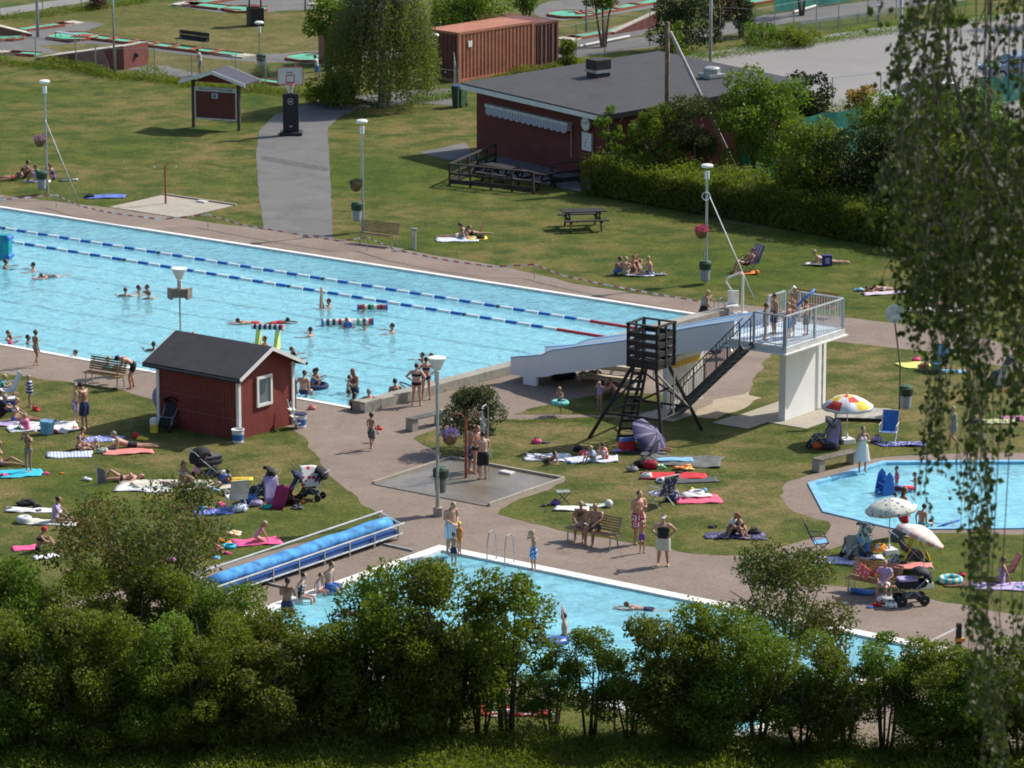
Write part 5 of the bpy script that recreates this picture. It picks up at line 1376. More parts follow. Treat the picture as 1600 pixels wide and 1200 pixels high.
def build_body(pose, kind):
    J = POSE[pose]; mb = MB(); P, C, N, H = J['P'], J['C'], J['N'], J['H']; sd = J['side'].normalized(); kid = kind == 'c'
    fat = {'m': 1.0, 'f': .92, 'c': .80, 'b': 1.28}[kind]; lim = {'m': 1.0, 'f': .92, 'c': .80, 'b': 1.15}[kind]
    hipw = {'m': .165, 'f': .175, 'c': .14, 'b': .20}[kind]; shw = {'m': .195, 'f': .165, 'c': .145, 'b': .20}[kind]
    up = (C - P).normalized(); w = P.lerp(C, .45); low = P - up * .10
    fr = sd.cross(up)
    ell(mb, [low, P - up * .03, P + up * .06, w, C - up * .03, C + (N - C) * .45, N - (N - C) * .05],
        [(.06 * fat, .09 * fat), (.105 * fat, hipw), (.105 * fat, hipw * .94), (.092 * fat * (1.15 if kind == 'b' else 1), .132 * fat), (.112 * fat, .155 * fat), (.10 * fat, shw * .92), (.05, .075)], sd)
    if kind == 'b': mb.sph(w + fr * .05, (.15, .16, .14))
    if kind == 'f':
        for s in LR: mb.sph(C - up * .02 + fr * .085 + sd * .07 * s, .062)
    hs = 1.18 if kid else 1.0; hu = (H - N).normalized()
    mb.tube([N - hu * .05, N + hu * .02, H - hu * .05 * hs], [.060, .050 * (.9 if kind != 'b' else 1.15), .052], 10)
    hf = J['hf']; hr = hf.cross(hu)
    hu2 = hr.cross(hf) if hr.length > .2 else hu
    hr = sd if hr.length < .2 else hr.normalized()
    hf = hu2.cross(hr) if hr.length else hf
    if hf.dot(J['hf']) < 0: hf = -hf
    M = Matrix((hf.normalized(), hr, hu2.normalized())).transposed()
    mb.sph(H + hu2 * .015, (.098 * hs, .078 * hs, .112 * hs), 16, 12, M)
    mb.sph(H - hu2 * .055 * hs + hf * .03, (.062 * hs, .055 * hs, .058 * hs), 12, 8, M)     # jaw
    mb.tube([H + hf * .088 * hs + hu2 * .022, H + hf * .112 * hs - hu2 * .022], [.010, .017], 6)   # nose
    mb.sph(H + hf * .085 * hs - hu2 * .062 * hs, (.014, .028, .010), 8, 6, M)                       # lips
    mb.sph(H + hf * .075 * hs + hu2 * .045 * hs, (.022, .058, .014), 8, 6, M)                       # brow
    for s in LR: mb.sph(H + hr * .080 * hs * s - hf * .005, (.022, .012, .032), 8, 6, M)            # ears
    J.setdefault('_M', {})[kind] = (M, hs, hf.copy(), hu2.copy(), hr.copy())
    shp = C + (N - C) * .62; hip = P - up * .02
    for i, s in enumerate(LR):
        S = shp + sd * s * (shw + .0); E, W = J['E'][i], J['W'][i]
        mb.tube([shp + sd * s * .06, S - (N - C).normalized() * .01, S.lerp(E, .18), S.lerp(E, .55), E, E.lerp(W, .3), W], [.055 * lim, .062 * lim, .056 * lim, .046 * lim, .038 * lim, .040 * lim, .026 * lim], 10)
        finger_hand(mb, W, E, s, sd * -s, kid)
        Hp = hip + sd * s * hipw * .52; K, A = J['K'][i], J['A'][i]
        mb.tube([Hp + up * .03, Hp.lerp(K, .12), Hp.lerp(K, .5), K, K.lerp(A, .28), K.lerp(A, .6), A], [.080 * lim, .092 * lim, .074 * lim, .054 * lim, .058 * lim, .044 * lim, .034 * lim], 12)
        if J['T']: T = J['T'][i]
        else:
            T = A + Vector((.17, s * .025, 0)); T.z = max(.03, A.z - .05) if A.z > 0 else A.z - .05
        kd = (T - A).normalized()
        mb.tube([A - kd * .055 + Vector((0, 0, -.03)) * (1 if not J['T'] else 0), A + Vector((0, 0, -.02)) * (1 if not J['T'] else 0), A.lerp(T, .6), T], [.032, .038, .036, .020], 8)
    return mb
def build_cloth(pose, kind, g):
    J = POSE[pose]; mb = MB(); P, C, N, H = J['P'], J['C'], J['N'], J['H']; sd = J['side'].normalized(); up = (C - P).normalized(); e = .016
    fat = {'m': 1.0, 'f': .92, 'c': .80, 'b': 1.28}[kind]; lim = {'m': 1.0, 'f': .92, 'c': .80, 'b': 1.15}[kind]
    hipw = {'m': .165, 'f': .175, 'c': .14, 'b': .20}[kind]; shw = {'m': .195, 'f': .165, 'c': .145, 'b': .20}[kind]; w = P.lerp(C, .45); hip = P - up * .02; fr = sd.cross(up)
    def legs(f, ex=.02):
        for i, s in enumerate(LR):
            Hp = hip + sd * s * hipw * .52; K = J['K'][i]; pts = [Hp + up * .03, Hp.lerp(K, .12), Hp.lerp(K, min(f, .5)), Hp.lerp(K, f)]
            mb.tube(pts, [.085 * lim + ex, .096 * lim + ex, .084 * lim + ex * 1.3, (.078 if f > .5 else .084) * lim + ex * 1.6], 12)
    pel = ([P - up * .10, P - up * .03, P + up * .06, P + up * .09], [(.065 * fat + e, .1 * fat + e), (.105 * fat + e, hipw + e), (.105 * fat + e, hipw * .94 + e), (.10 * fat + e, hipw * .9 + e)])
    if g == 'trunks': ell(mb, *pel, sd); legs(.55)
    elif g == 'shorts': ell(mb, *pel, sd); legs(.92, .03)
    elif g == 'briefs': ell(mb, [P - up * .10, P - up * .03, P + up * .05], [(.07 * fat + e, .08 * fat + e), (.108 * fat + e, hipw + e), (.105 * fat + e, hipw * .93 + e)], sd); legs(.10, .006)
    elif g == 'top':
        ell(mb, [C - up * .06, C - up * .01, C + up * .035], [(.113 * fat + e * .8, .15 * fat + e)] * 2 + [(.11 * fat + e * .6, .15 * fat + e)], sd)
        if kind == 'f':
            for s in LR: mb.sph(C - up * .02 + fr * .088 + sd * .07 * s, .070)
    elif g in ('suit', 'shirt', 'dress', 'tank'):
        a0 = P - up * .10 if g in ('suit', 'dress') else P - up * .0
        pts = [a0, P - up * .03 if g in ('suit', 'dress') else P + up * .02, P + up * .06, w, C - up * .03, C + (N - C) * (.35 if g in ('suit', 'tank', 'dress') else .5)]
        if g == 'shirt': pts.append(N - (N - C) * .05)
        e2 = e * (1.8 if g == 'shirt' else 1)
        sc = [(.07 * fat + e, .09 * fat + e), (.107 * fat + e2, hipw + e2), (.105 * fat + e2, hipw * .94 + e2), (.094 * fat * (1.15 if kind == 'b' else 1) + e2, .134 * fat + e2), (.113 * fat + e2, .155 * fat + e2), (.100 * fat + e2, shw * (.80 if g != 'shirt' else .95))]
        if g == 'shirt': sc.append((.07, .09))
        ell(mb, pts, sc, sd)
        if kind == 'b': mb.sph(w + fr * .05, (.165, .175, .155))
        if kind == 'f':
            for s in LR: mb.sph(C - up * .02 + fr * .088 + sd * .07 * s, .072)
        if g in ('suit', 'tank', 'dress'):
            for s in LR: mb.tube([C + sd * s * .08 + fr * .08 * fat, N + sd * s * .09 + fr * .0 - up * .0, C + sd * s * .08 - fr * .09 * fat], .014, 6)
        if g == 'suit': legs(.10, .006)
        if g == 'shirt':
            shp = C + (N - C) * .62
            for i, s in enumerate(LR):
                S = shp + sd * s * shw; mb.tube([shp + sd * s * .06, S, S.lerp(J['E'][i], .6)], [.075 * lim, .080 * lim, .072 * lim], 10)
        if g == 'dress':
            if abs(up.z) > .8 and J['K'][0].z < J['P'].z - .2: mb.tube([P + up * .08, P - up * .15, P - up * .50], [(hipw + .03, .12), (hipw + .06, .16), (hipw + .12, .21)], 16, True, sd)
            else: legs(.7, .04)
    elif g == 'skirt': mb.tube([P + up * .10, P - up * .05, P - up * .30], [(hipw + .01, .12 * fat), (hipw + .03, .14 * fat), (hipw + .07, .18 * fat)], 16, True, sd)
    elif g == 'towel':
        ell(mb, [P - up * .16, P, w, C, C + (N - C) * .6, N], [(.20, .24), (.17, .22), (.15, .20), (.16, .22), (.14, .22), (.07, .10)], sd)
        for i, s in enumerate(LR):
            S = C + (N - C) * .6 + sd * s * shw; mb.tube([S, S.lerp(J['E'][i], .6), J['E'][i] + Vector((0, 0, -.04))], [.08, .085, .075], 10)
    return mb
def hair_mesh(pose, kind, style, m):
    M, hs, hf, hu, hr = POSE[pose]['_M'][kind]; H = POSE[pose]['H']; mb = MB()
    mb.sph(H + hu * .035 * hs - hf * .022 * hs, (.098 * hs, .090 * hs, .102 * hs), 14, 10, M)
    if style == 'long':
        mb.tube([H + hu * .02 - hf * .05, H - hf * .085 - hu * .06, H - hf * .09 - hu * .17, H - hf * .075 - hu * .27], [(.075, .05), (.08, .045), (.065, .035), (.03, .02)], 10, True, hr)
    elif style == 'bun': mb.sph(H + hu * .09 - hf * .09, .05, 10, 8)
    elif style == 'tail': mb.tube([H - hf * .10 + hu * .03, H - hf * .15 - hu * .06, H - hf * .13 - hu * .2], [.03, .035, .012], 8)
    return mb.mesh('hair', m, True)
def cap_mesh(pose, kind, m, visor=True, open_top=False):
    M, hs, hf, hu, hr = POSE[pose]['_M'][kind]; H = POSE[pose]['H']; mb = MB()
    if open_top: mb.tube([H + hu * .045 - hf * .01, H + hu * .085 - hf * .01], [(.105 * hs, .094 * hs)] * 2, 18, True, hf)
    else: mb.sph(H + hu * .045 * hs - hf * .012, (.108 * hs, .096 * hs, .098 * hs), 14, 10, M)
    if visor: mb.box(H + hf * .14 * hs + hu * .05, (.11, .14, .012), math.atan2(hf.y, hf.x))
    return mb.mesh('cap', m, True)

PEOPLE = []
def person(x, y, pose, face, label, skin='light', hair='br', clothes=(), h=1.72, kind='m', z=0.0, style='', cap=None, group=None, at=None, roll=None):
    PEOPLE.append(dict(x=x, y=y, pose=pose, face=face, label=label, skin=skin, hair=hair, clothes=clothes, h=h, kind=kind, z=z, style=style, cap=cap, group=group, at=at, roll=roll))
def remesh_batch(keys):
    tmp = {}
    for k in keys:
        mb = build_body(*k[1:]) if k[0] == 'body' else build_cloth(*k[1:])
        o = bpy.data.objects.new('tmp', mb.mesh('tmp', [])); COL.objects.link(o)
        r = o.modifiers.new('r', 'REMESH'); r.mode = 'VOXEL'; r.voxel_size = .0115 if k[0] == 'body' else .014
        s = o.modifiers.new('s', 'SMOOTH'); s.factor = .5; s.iterations = 2 if k[0] == 'body' else 3
        tmp[k] = o
    bpy.context.view_layer.update(); dg = bpy.context.evaluated_depsgraph_get(); out = {}
    for k, o in tmp.items():
        me = bpy.data.meshes.new_from_object(o.evaluated_get(dg)); me.name = k[0]
        me.polygons.foreach_set('use_smooth', [True] * len(me.polygons)); me.materials.clear(); me.materials.append(None); out[k] = me
    for o in tmp.values(): bpy.data.objects.remove(o)
    return out
def raise_people():
    keys = []
    for p in PEOPLE:
        k = ('body', p['pose'], p['kind'])
        if k not in keys: keys.append(k)
        for c in p['clothes']:
            k = ('cloth', p['pose'], p['kind'], c[0])
            if k not in keys: keys.append(k)
    ms = remesh_batch(keys)
    def put(name, me, m, parent):
        o = bpy.data.objects.new(name, me); COL.objects.link(o)
        if m is not None: o.material_slots[0].link = 'OBJECT'; o.material_slots[0].material = m
        if parent: o.parent = parent
        return o
    NM = {'trunks': 'swim_trunks', 'shorts': 'shorts', 'briefs': 'swim_briefs', 'top': 'bikini_top', 'suit': 'swimsuit', 'shirt': 'shirt', 'dress': 'dress', 'tank': 'tank_top', 'skirt': 'skirt', 'towel': 'wrapped_towel'}
    for p in PEOPLE:
        o = put('person', ms[('body', p['pose'], p['kind'])], skin_m(p['skin']), None)
        loc = p['at'] if p['at'] is not None else G(p['x'], p['y'])
        s = p['h'] / 1.74
        o.location = loc + Vector((0, 0, p['z'])); o.scale = (s, s, s); o.rotation_euler = (p['roll'] or 0, 0, R(p['face']))
        tag(o, p['label'], 'person', p['group'])
        if p['hair']: put('hair', hair_mesh(p['pose'], p['kind'], p['style'], HAIR[p['hair']]), None, o)
        if p['cap']: put('cap', cap_mesh(p['pose'], p['kind'], p['cap'][0], *p['cap'][1:]), None, o)
        for c in p['clothes']:
            put(NM[c[0]], ms[('cloth', p['pose'], p['kind'], c[0])], c[1], o)
# colours of cloth
K = {n: mat(c, .85, .12, 4) for n, c in dict(black=(.015, .015, .02), navy=(.02, .03, .09), blue=(.04, .16, .50), lblue=(.22, .48, .72), cyan=(.03, .50, .66), teal=(.02, .38, .38), white=(.74, .74, .76), cream=(.62, .58, .46), yellow=(.80, .62, .06), lemon=(.72, .80, .18), orange=(.80, .24, .03), red=(.58, .03, .04), pink=(.80, .10, .28), lpink=(.78, .42, .48), purple=(.18, .08, .32), lilac=(.46, .38, .62), green=(.05, .28, .12), grey=(.26, .27, .28), dgrey=(.08, .09, .10), brown=(.14, .07, .04), coral=(.75, .25, .22), khaki=(.28, .30, .24)).items()}
K['flower'] = spots((.42, .02, .07), (.72, .68, .70), 12, .42); K['bdot'] = spots((.02, .03, .10), (.6, .62, .7), 16, .4); K['hawaii'] = spots((.05, .18, .5), (.7, .75, .8), 11, .42)
K['pdot'] = spots((.80, .08, .28), (.85, .6, .7), 16, .38); K['camo'] = spots((.03, .04, .05), (.35, .38, .32), 13, .4)
K['wstripe'] = stripes([(.70, .72, .75), (.70, .72, .75), (.25, .38, .58)], .075, 1); K['nstripe'] = stripes([(.03, .04, .14), (.03, .04, .14), (.65, .68, .75)], .16, 2)
WL = -.06
def swimmer(x, y, face, label, **k):
    """treading water: shoulders just under the surface"""
    h = k.get('h', 1.65); dep = k.pop('dep', 1.33); pose = k.pop('pose', 'tread'); z0 = k.pop('z', WL)
    person(x, y, pose, face, label, z=z0 - dep * h / 1.74, **k)
SW = 'bathers in the big pool'
# --- top of the picture
person(313, 118, 'reach', 200, 'dark haired girl in a pale top and grey shorts swinging a minigolf club', 'tan', 'dk', (('shirt', K['cream']), ('shorts', K['grey'])), 1.55, 'f')
person(496, 122, 'reach', 170, 'child in a white shirt and blue shorts behind the bush by the minigolf hole', 'tan', 'dk', (('shirt', K['white']), ('shorts', K['blue'])), 1.3, 'c')
person(465, 131, 'stand', 180, 'dark haired child whose head shows over the basketball backboard', 'tan', 'dk', (('shirt', K['dgrey']),), 1.1, 'c')
person(20, 282, 'side', 205, 'tanned sunbather lying on her side in red at the far left lawn edge', 'tan', 'br', (('briefs', K['red']), ('top', K['brown'])), 1.7, 'f')
person(38, 278, 'sit', 30, 'sunbather with bare back sitting behind the reclining one, far left lawn', 'tan', 'dk', (('trunks', K['brown']),), 1.7)
person(62, 283, 'sit', 200, 'sitting sunbather in a green top left of the far left lamp post', 'tan', 'br', (('shirt', K['green']), ('shorts', K['lilac'])), 1.65, 'f')
person(84, 281, 'sit', 190, 'red haired sunbather in dark swimwear right of the far left lamp post', 'red', 'rd', (('suit', K['purple']),), 1.65, 'f', style='tail')
# lawn beyond the pool
person(715, 372, 'elbowF', -6, 'sunbather in a white bikini lying with feet raised on the lawn beyond the ashtray bollard', 'tan', 'rd', (('briefs', K['white']), ('top', K['white'])), 1.68, 'f', style='tail')
person(736, 367, 'elbow', 192, 'sunbather lying feet right with a black top beside the one in white', 'light', 'dk', (('briefs', K['black']), ('top', K['black'])), 1.68, 'f', style='tail')
g5 = (("sitting boy with dark hair and blue shorts, leftmost of the ring of five", 962, 429, -10, 'dk', 'blue'), ("blond bare-backed boy sitting in the ring of five, seen from behind", 976, 431, 70, 'bl', 'khaki'), ("dark haired sitter between the two blond heads of the ring of five", 987, 426, -60, 'dk', 'brown'), ("rear sitter with knees up and brown hair in the ring of five", 997, 424, -110, 'br', 'white'), ("rightmost blond sitter of the ring of five, legs stretched left", 1017, 430, 185, 'bl', 'bdot'))
for lb, x, y, f, hr_, c in g5: person(x, y, 'sit' if x < 1010 else 'sitO', f, lb, 'light' if hr_ == 'bl' else 'tan', hr_, (('trunks', K[c]),), 1.6, 'm')
person(1166, 425, 'lounge', 215, 'sunbather with an orange towel reclining in the striped deck chair', 'tan', 'dk', (('trunks', K['black']), ('top', K['orange'])), 1.7, 'm')
person(1292, 412, 'elbowF', 182, 'blond sunbather in dark briefs reading on his stomach behind a blue bag', 'light', 'bl', (('briefs', K['black']),), 1.75)
person(1380, 455, 'prone', 190, 'sunbather in a striped bikini lying face down on a pale towel', 'tan', 'dk', (('briefs', K['white']),), 1.68, 'f', style='long')
person(1462, 480, 'back', 160, 'tanned sunbather in dark trunks lying on a lounger behind the round sign', 'red', 'br', (('trunks', K['dgrey']),), 1.75)
person(1487, 477, 'sitL', 200, 'sunbather in a grey shirt sitting up behind the birch twigs', 'tan', 'dk', (('shirt', K['grey']), ('trunks', K['navy'])), 1.7)
person(1500, 483, 'elbowF', 185, 'sunbather with hat lying at the right of the pair behind the twigs', 'light', 'br', (('suit', K['white']),), 1.65, 'f')
person(1476, 400, 'sit', 210, 'sunbather in a blue shirt sitting in the hedge shade behind the birch', 'red', 'br', (('shirt', K['lblue']),), 1.7)
person(1462, 420, 'sitL', 190, 'sunbather with outstretched legs in the hedge shade behind the birch', 'light', 'bl', (('trunks', K['blue']),), 1.7)
# --- big pool bathers
person(1100, 497, 'reach', 20, 'blond woman in a black skirted swimsuit stepping into the big pool by the ladder', 'tan', 'bl', (('suit', K['khaki']), ('skirt', K['black'])), 1.62, 'b', z=-.42)
swimmer(1133, 507, 180, 'dark haired bather at the far wall beside the pool lift', hair='dk', skin='tan', group=SW)
for x, y, f, hr_, sk, lb, kd, hh in (
 (8, 412, 0, 'dk', 'dark', 'bather at the left edge below the turquoise float', 'm', 1.7), (53, 417, 180, 'dk', 'tan', 'dark haired swimmer with only the head showing near the turquoise float', 'm', 1.7),
 (196, 457, 90, 'br', 'light', 'leftmost of the four bathers in mid pool left of the speaker lamp', 'm', 1.7), (216, 452, 0, 'dk', 'tan', 'small bather between the others left of the speaker lamp', 'c', 1.5),
 (231, 452, 200, 'br', 'tan', 'farther one of the close pair left of the speaker lamp', 'm', 1.7), (233, 461, 100, 'rd', 'light', 'nearer one of the close pair left of the speaker lamp', 'c', 1.45),
 (486, 519, 160, 'dk', 'tan', 'dark haired bather seen from the side in mid pool left of the striped roll float', 'm', 1.7), (614, 513, 180, 'dk', 'tan', 'dark haired bather alone to the right of the striped roll float', 'm', 1.7),
 (515, 474, 180, 'br', 'tan', 'bather next to the upturned legs in the far lane', 'm', 1.7), (12, 524, 0, 'br', 'light', 'bather with wet brown hair at the left near edge', 'm', 1.7),
 (43, 530, 0, 'dk', 'dark', 'dark haired bather in front of the standing child at the left', 'c', 1.5), (119, 553, 180, 'br', 'light', 'fair bather holding the near edge left of the bench', 'c', 1.4),
 (170, 563, 200, 'bl', 'light', 'blond bather holding the near edge above the bench', 'c', 1.4), (240, 542, 90, 'dk', 'dark', 'dark haired bather beside the hut roof corner', 'm', 1.7),
 (303, 526, 270, 'bl', 'light', 'blond bather whose head shows above the hut roof ridge', 'm', 1.7), (455, 550, 0, 'br', 'tan', 'farther bather of two behind the hut gable', 'm', 1.7),
 (459, 557, 0, 'dk', 'tan', 'nearer bather of two behind the hut gable', 'm', 1.6), (661, 558, 200, 'dk', 'tan', 'dark haired bather just behind the two standing women, on the left', 'f', 1.6),
 (675, 560, 180, 'br', 'light', 'bather just behind the two standing women, on the right', 'm', 1.7)):
    swimmer(x, y + 4, f, lb, hair=hr_, skin=sk, kind=kd, h=hh, group=SW, clothes=(('trunks', K['navy']),))
person(84, 430, 'swim', 215, 'swimmer in dark swimwear doing breaststroke in the far lane half', 'red', 'dk', (('suit', K['dgrey']),), 1.6, 'f', z=WL)
person(396, 503, 'swim', 185, 'fair swimmer stretched out with a pull buoy left of the lamp', 'light', 'dk', (('trunks', K['red']),), 1.65, z=WL)
person(426, 503, 'swim', 10, 'swimmer stretched out to the right behind the yellow float', 'dark', 'dk', (('suit', K['red']),), 1.6, 'f', z=WL)
person(14, 537, 'clasp', 0, 'child in a pink top in the water at the left near edge', 'light', 'br', (('shirt', K['pink']),), 1.2, 'c', z=-.85)
person(565, 486, 'clasp', 20, 'red haired bather hanging on the coloured noodle raft', 'tan', 'rd', (('trunks', K['navy']),), 1.6, z=-1.35)
person(541, 509, 'clasp', -60, 'bather in red and white leaning on the striped roll float', 'red', 'rd', (('shirt', K['red']),), 1.5, 'c', z=-1.15)
person(573, 512, 'clasp', 200, 'bather holding the right end of the striped roll float', 'red', 'br', (('trunks', K['navy']),), 1.6, z=-1.35)
person(418, 545, 'clasp', 190, 'bather with brown hair under the striped roll of the yellow float', 'tan', 'br', (('trunks', K['brown']),), 1.7, z=-1.15)
person(488, 600, 'clasp', 0, 'dark haired adult holding a child in the water with blue ring', 'tan', 'dk', (('top', K['blue']),), 1.65, 'f', z=-1.02)
person(498, 600, 'clasp', 180, 'child held in the water by the adult in the blue ring', 'tan', 'dk', (), 1.3, 'c', z=-.66)
person(554, 610, 'hold', 210, 'large bald man standing chest deep in the big pool', 'dark', None, (('trunks', K['navy']),), 1.82, 'b', z=-.92)
person(543, 612, 'clasp', 0, 'child in front of the large bald man in the big pool', 'light', 'br', (), 1.35, 'c', z=-.70)
person(545, 617, 'tread', 40, 'dark haired child with only the head above water below the bald man', 'tan', 'dk', (), 1.3, 'c', z=-1.1)
person(553, 640, 'hold', 60, 'long haired woman in black resting at the near pool edge beside the end block', 'tan', 'dk', (('suit', K['black']),), 1.65, 'f', z=-.98, style='long')
person(577, 638, 'hold', 100, 'short haired man resting in the near corner of the big pool', 'red', 'gr', (('trunks', K['navy']),), 1.78, 'b', z=-1.02)
person(618, 622, 'hold', 110, 'dark haired man leaning inside the concrete end wall', 'tan', 'dk', (('trunks', K['black']),), 1.75, 'm', z=-.98)
person(474, 618, 'edge', 65, 'bare-backed man in navy trunks sitting on the near pool edge right of the hut', 'light', 'br', (('trunks', K['navy']),), 1.78, 'm', z=.02)
# handstand legs
HS = P_((0, 0, 0), (0, 0, -.36), (0, 0, -.54), (.03, 0, -.70), (.1, .25, -.40), (.2, .3, -.50), (.03, .07, .43), (.0, .06, .84), (1, 0, 0), toe=(.05, .06, 1.02))
POSE['handstand'] = HS
person(503, 479, 'handstand', 160, 'pair of bare legs sticking straight up out of the water in the far lane', 'light', None, (('briefs', K['black']),), 1.6, 'f', z=-.12)
# standing on the wall
person(651, 634, 'hips', 75, 'stout woman in a black bikini standing at the end wall, left of her companion', 'fair', 'dk', (('briefs', K['black']), ('top', K['black'])), 1.62, 'b', z=0.0)
person(666, 625, 'hips', 100, 'slimmer woman in black swimwear standing at the end wall under the lamp head', 'red', 'dk', (('briefs', K['black']), ('top', K['black'])), 1.65, 'f', z=0)
# --- left deck and lawn
person(56, 573, 'walk', 60, 'thin bare child walking away along the near edge of the big pool', 'tan', 'br', (('briefs', K['khaki']),), 1.45, 'c')
person(204, 607, 'bend', 190, 'man in black shorts and cap bending over the bench beside the big pool', 'red', 'dk', (('trunks', K['black']),), 1.78, 'm', cap=(K['navy'],))
person(133, 672, 'look', 150, 'tall bare-chested man in navy shorts and cap standing on the left lawn', 'tan', 'dk', (('shorts', K['navy']),), 1.82, 'm', cap=(K['navy'],))
person(118, 660, 'hold', 30, 'boy in red and blue shorts standing behind the man in navy shorts', 'light', 'bl', (('shorts', spots((.4, .04, .06), (.3, .5, .75), 8, .5)),), 1.45, 'c')
person(47, 637, 'hold', 200, 'child wrapped in a navy and white striped towel on the left lawn', 'light', 'bl', (('towel', K['nstripe']),), 1.25, 'c')
person(22, 658, 'sitO', 5, 'blond woman in a blue bikini sitting beside the blue cool box on the left lawn', 'tan', 'bl', (('briefs', K['blue']), ('top', K['white'])), 1.68, 'f')
person(44, 672, 'sit', 150, 'small blond child in a pink dotted shirt sitting on the white blanket', 'light', 'bl', (('shirt', K['pdot']), ('shorts', K['pdot'])), 1.15, 'c')
person(0, 652, 'sit', 20, 'dark clothed person cut by the left edge sitting on the lawn', 'light', 'gr', (('shirt', K['black']), ('trunks', K['black'])), 1.7, 'm')
person(0, 617, 'sit', 0, 'person in a teal shirt at the left edge beside the white chair', 'light', 'bl', (('shirt', K['teal']),), 1.6, 'f')
person(45, 738, 'face', 240, 'bare slender girl in a beige bikini standing on the turquoise towel', 'tan', 'dk', (('briefs', K['khaki']),), 1.55, 'f')
person(0, 728, 'sitL', 0, 'sunbather at the left edge stretching her legs onto the turquoise towel', 'tan', 'dk', (('briefs', K['blue']),), 1.7, 'f')
person(123, 702, 'cross', -10, 'brown haired woman in a dark bikini sitting on the blue striped towel', 'red', 'br', (('briefs', K['dgrey']), ('top', K['dgrey'])), 1.65, 'f')
person(152, 700, 'sit', 250, 'baby in a white sun hat sitting beside the woman on the striped towel', 'fair', 'bl', (('briefs', K['white']),), .85, 'c', cap=(K['white'],))
person(203, 700, 'elbowF', 186, 'sunbather in black trunks reading face down on the pink towel', 'light', 'gr', (('trunks', K['black']),), 1.78, 'm')
person(86, 816, 'sitO', -5, 'woman with a dark hair bun and pale purple top sitting on the white towel', 'tan', 'dk', (('shirt', K['lilac']), ('skirt', K['lpink'])), 1.68, 'f', style='bun')
person(60, 862, 'sit', 5, 'woman in a black bikini with red headband sitting with knees raised', 'tan', 'dk', (('briefs', K['black']), ('top', K['black'])), 1.68, 'f', cap=(K['red'], False))
person(283, 757, 'sitO', -20, 'woman with bare back and striped bikini top sitting before the dark pram', 'tan', 'br', (('top', K['nstripe']), ('briefs', K['lemon'])), 1.65, 'f', style='tail')
person(190, 752, 'back', 190, 'sunbather lying on her back under the white blankets behind the rowan', 'red', 'br', (('briefs', K['black']),), 1.68, 'f')
person(310, 762, 'back', 175, 'sunbather covered by a pale towel lying left of the lounge chair', 'light', 'dk', (('towel', K['cream']),), 1.7, 'f')
person(318, 797, 'elbowF', 190, 'child in turquoise swimwear and white hat lying face down on the blue towel', 'light', 'bl', (('suit', K['cyan']),), 1.2, 'c', cap=(K['white'],))
person(404, 848, 'kneel', 5, 'blond girl kneeling forward on the bright pink towel', 'red', 'bl', (('suit', K['lpink']),), 1.35, 'c', style='tail')
person(335, 868, 'sit', 40, 'small child in red sitting among the toys left of the cover reel', 'light', 'bl', (('shirt', K['coral']),), 1.05, 'c')
person(362, 758, 'sit', 180, 'dark skinned child behind the blue water jug by the yellow sledge', 'dark', 'dk', (), 1.1, 'c')
# --- middle
person(580, 703, 'walk', 75, 'dark haired boy in patterned shorts walking away with a red and white bag', 'tan', 'dk', (('shorts', K['camo']),), 1.36, 'c')
person(733, 738, 'reach', 30, 'person in patterned shorts hidden behind the red shower post', 'tan', 'dk', (('shorts', K['bdot']),), 1.72, 'm')
person(744, 740, 'hold', -40, 'fair haired man in black briefs facing the camera under the shower', 'red', 'rd', (('briefs', K['black']),), 1.76, 'm')
person(755, 750, 'hold', 110, 'man in black shorts showering with his back to the camera', 'fair', 'dk', (('shorts', K['black']),), 1.74, 'm')
person(875, 650, 'run', 250, 'small child running with a turquoise swim ring round the waist', 'tan', 'bl', (('trunks', K['bdot']),), 1.12, 'c')
person(937, 640, 'face', 240, 'small fair child in a pale blue shirt in the shade behind the ladder tower', 'light', 'bl', (('shirt', K['lilac']),), 1.1, 'c')
person(945, 598, 'back', 170, 'person resting against a brown bag in the shade under the slide', 'dark', 'dk', (('shirt', K['black']), ('trunks', K['dgrey'])), 1.7)
person(960, 622, 'sit', 180, 'red skinned sitter in the shade under the slide behind the ladder', 'red', 'rd', (('trunks', K['brown']),), 1.6)
person(857, 722, 'elbowF', -60, 'dark haired child in a black suit lying across the left patterned mat', 'tan', 'dk', (('suit', K['dgrey']),), 1.35, 'c')
person(928, 722, 'sit', 210, 'blond child wrapped in a light blue and white towel on the mat', 'light', 'bl', (('towel', spots((.40, .55, .72), (.5, .08, .12), 7, .32)),), 1.2, 'c')
person(946, 718, 'sit', 200, 'dark haired child wrapped in a white towel with red print on the mat', 'tan', 'dk', (('towel', spots((.66, .62, .55), (.5, .05, .06), 6, .42)),), 1.25, 'c')
person(1008, 704, 'prone', 170, 'person lying under the violet parasol with only back and legs showing', 'tan', 'dk', (('trunks', K['navy']),), 1.7)
person(704, 866, 'look', -55, 'young man in white striped long shorts looking down at the pool corner', 'red', 'bl', (('shorts', K['wstripe']),), 1.85, 'm')
person(718, 866, 'stand', 215, 'small child in an orange swim vest and yellow hat at the pool corner', 'tan', 'bl', (('shirt', K['orange']), ('trunks', K['orange'])), 1.08, 'c', cap=(K['yellow'],))
person(709, 886, 'stand', 60, 'tanned brown haired boy standing in front of the child in the orange vest', 'tan', 'br', (('trunks', K['navy']),), 1.15, 'c')
person(834, 892, 'face', 215, 'boy in blue patterned shorts with a towel over his head at the pool edge', 'tan', 'bl', (('shorts', K['hawaii']),), 1.38, 'c')
person(997, 850, 'hold', -60, 'bare-chested man in red flowered shorts standing on the lawn edge', 'red', 'br', (('shorts', K['flower']),), 1.84, 'b')
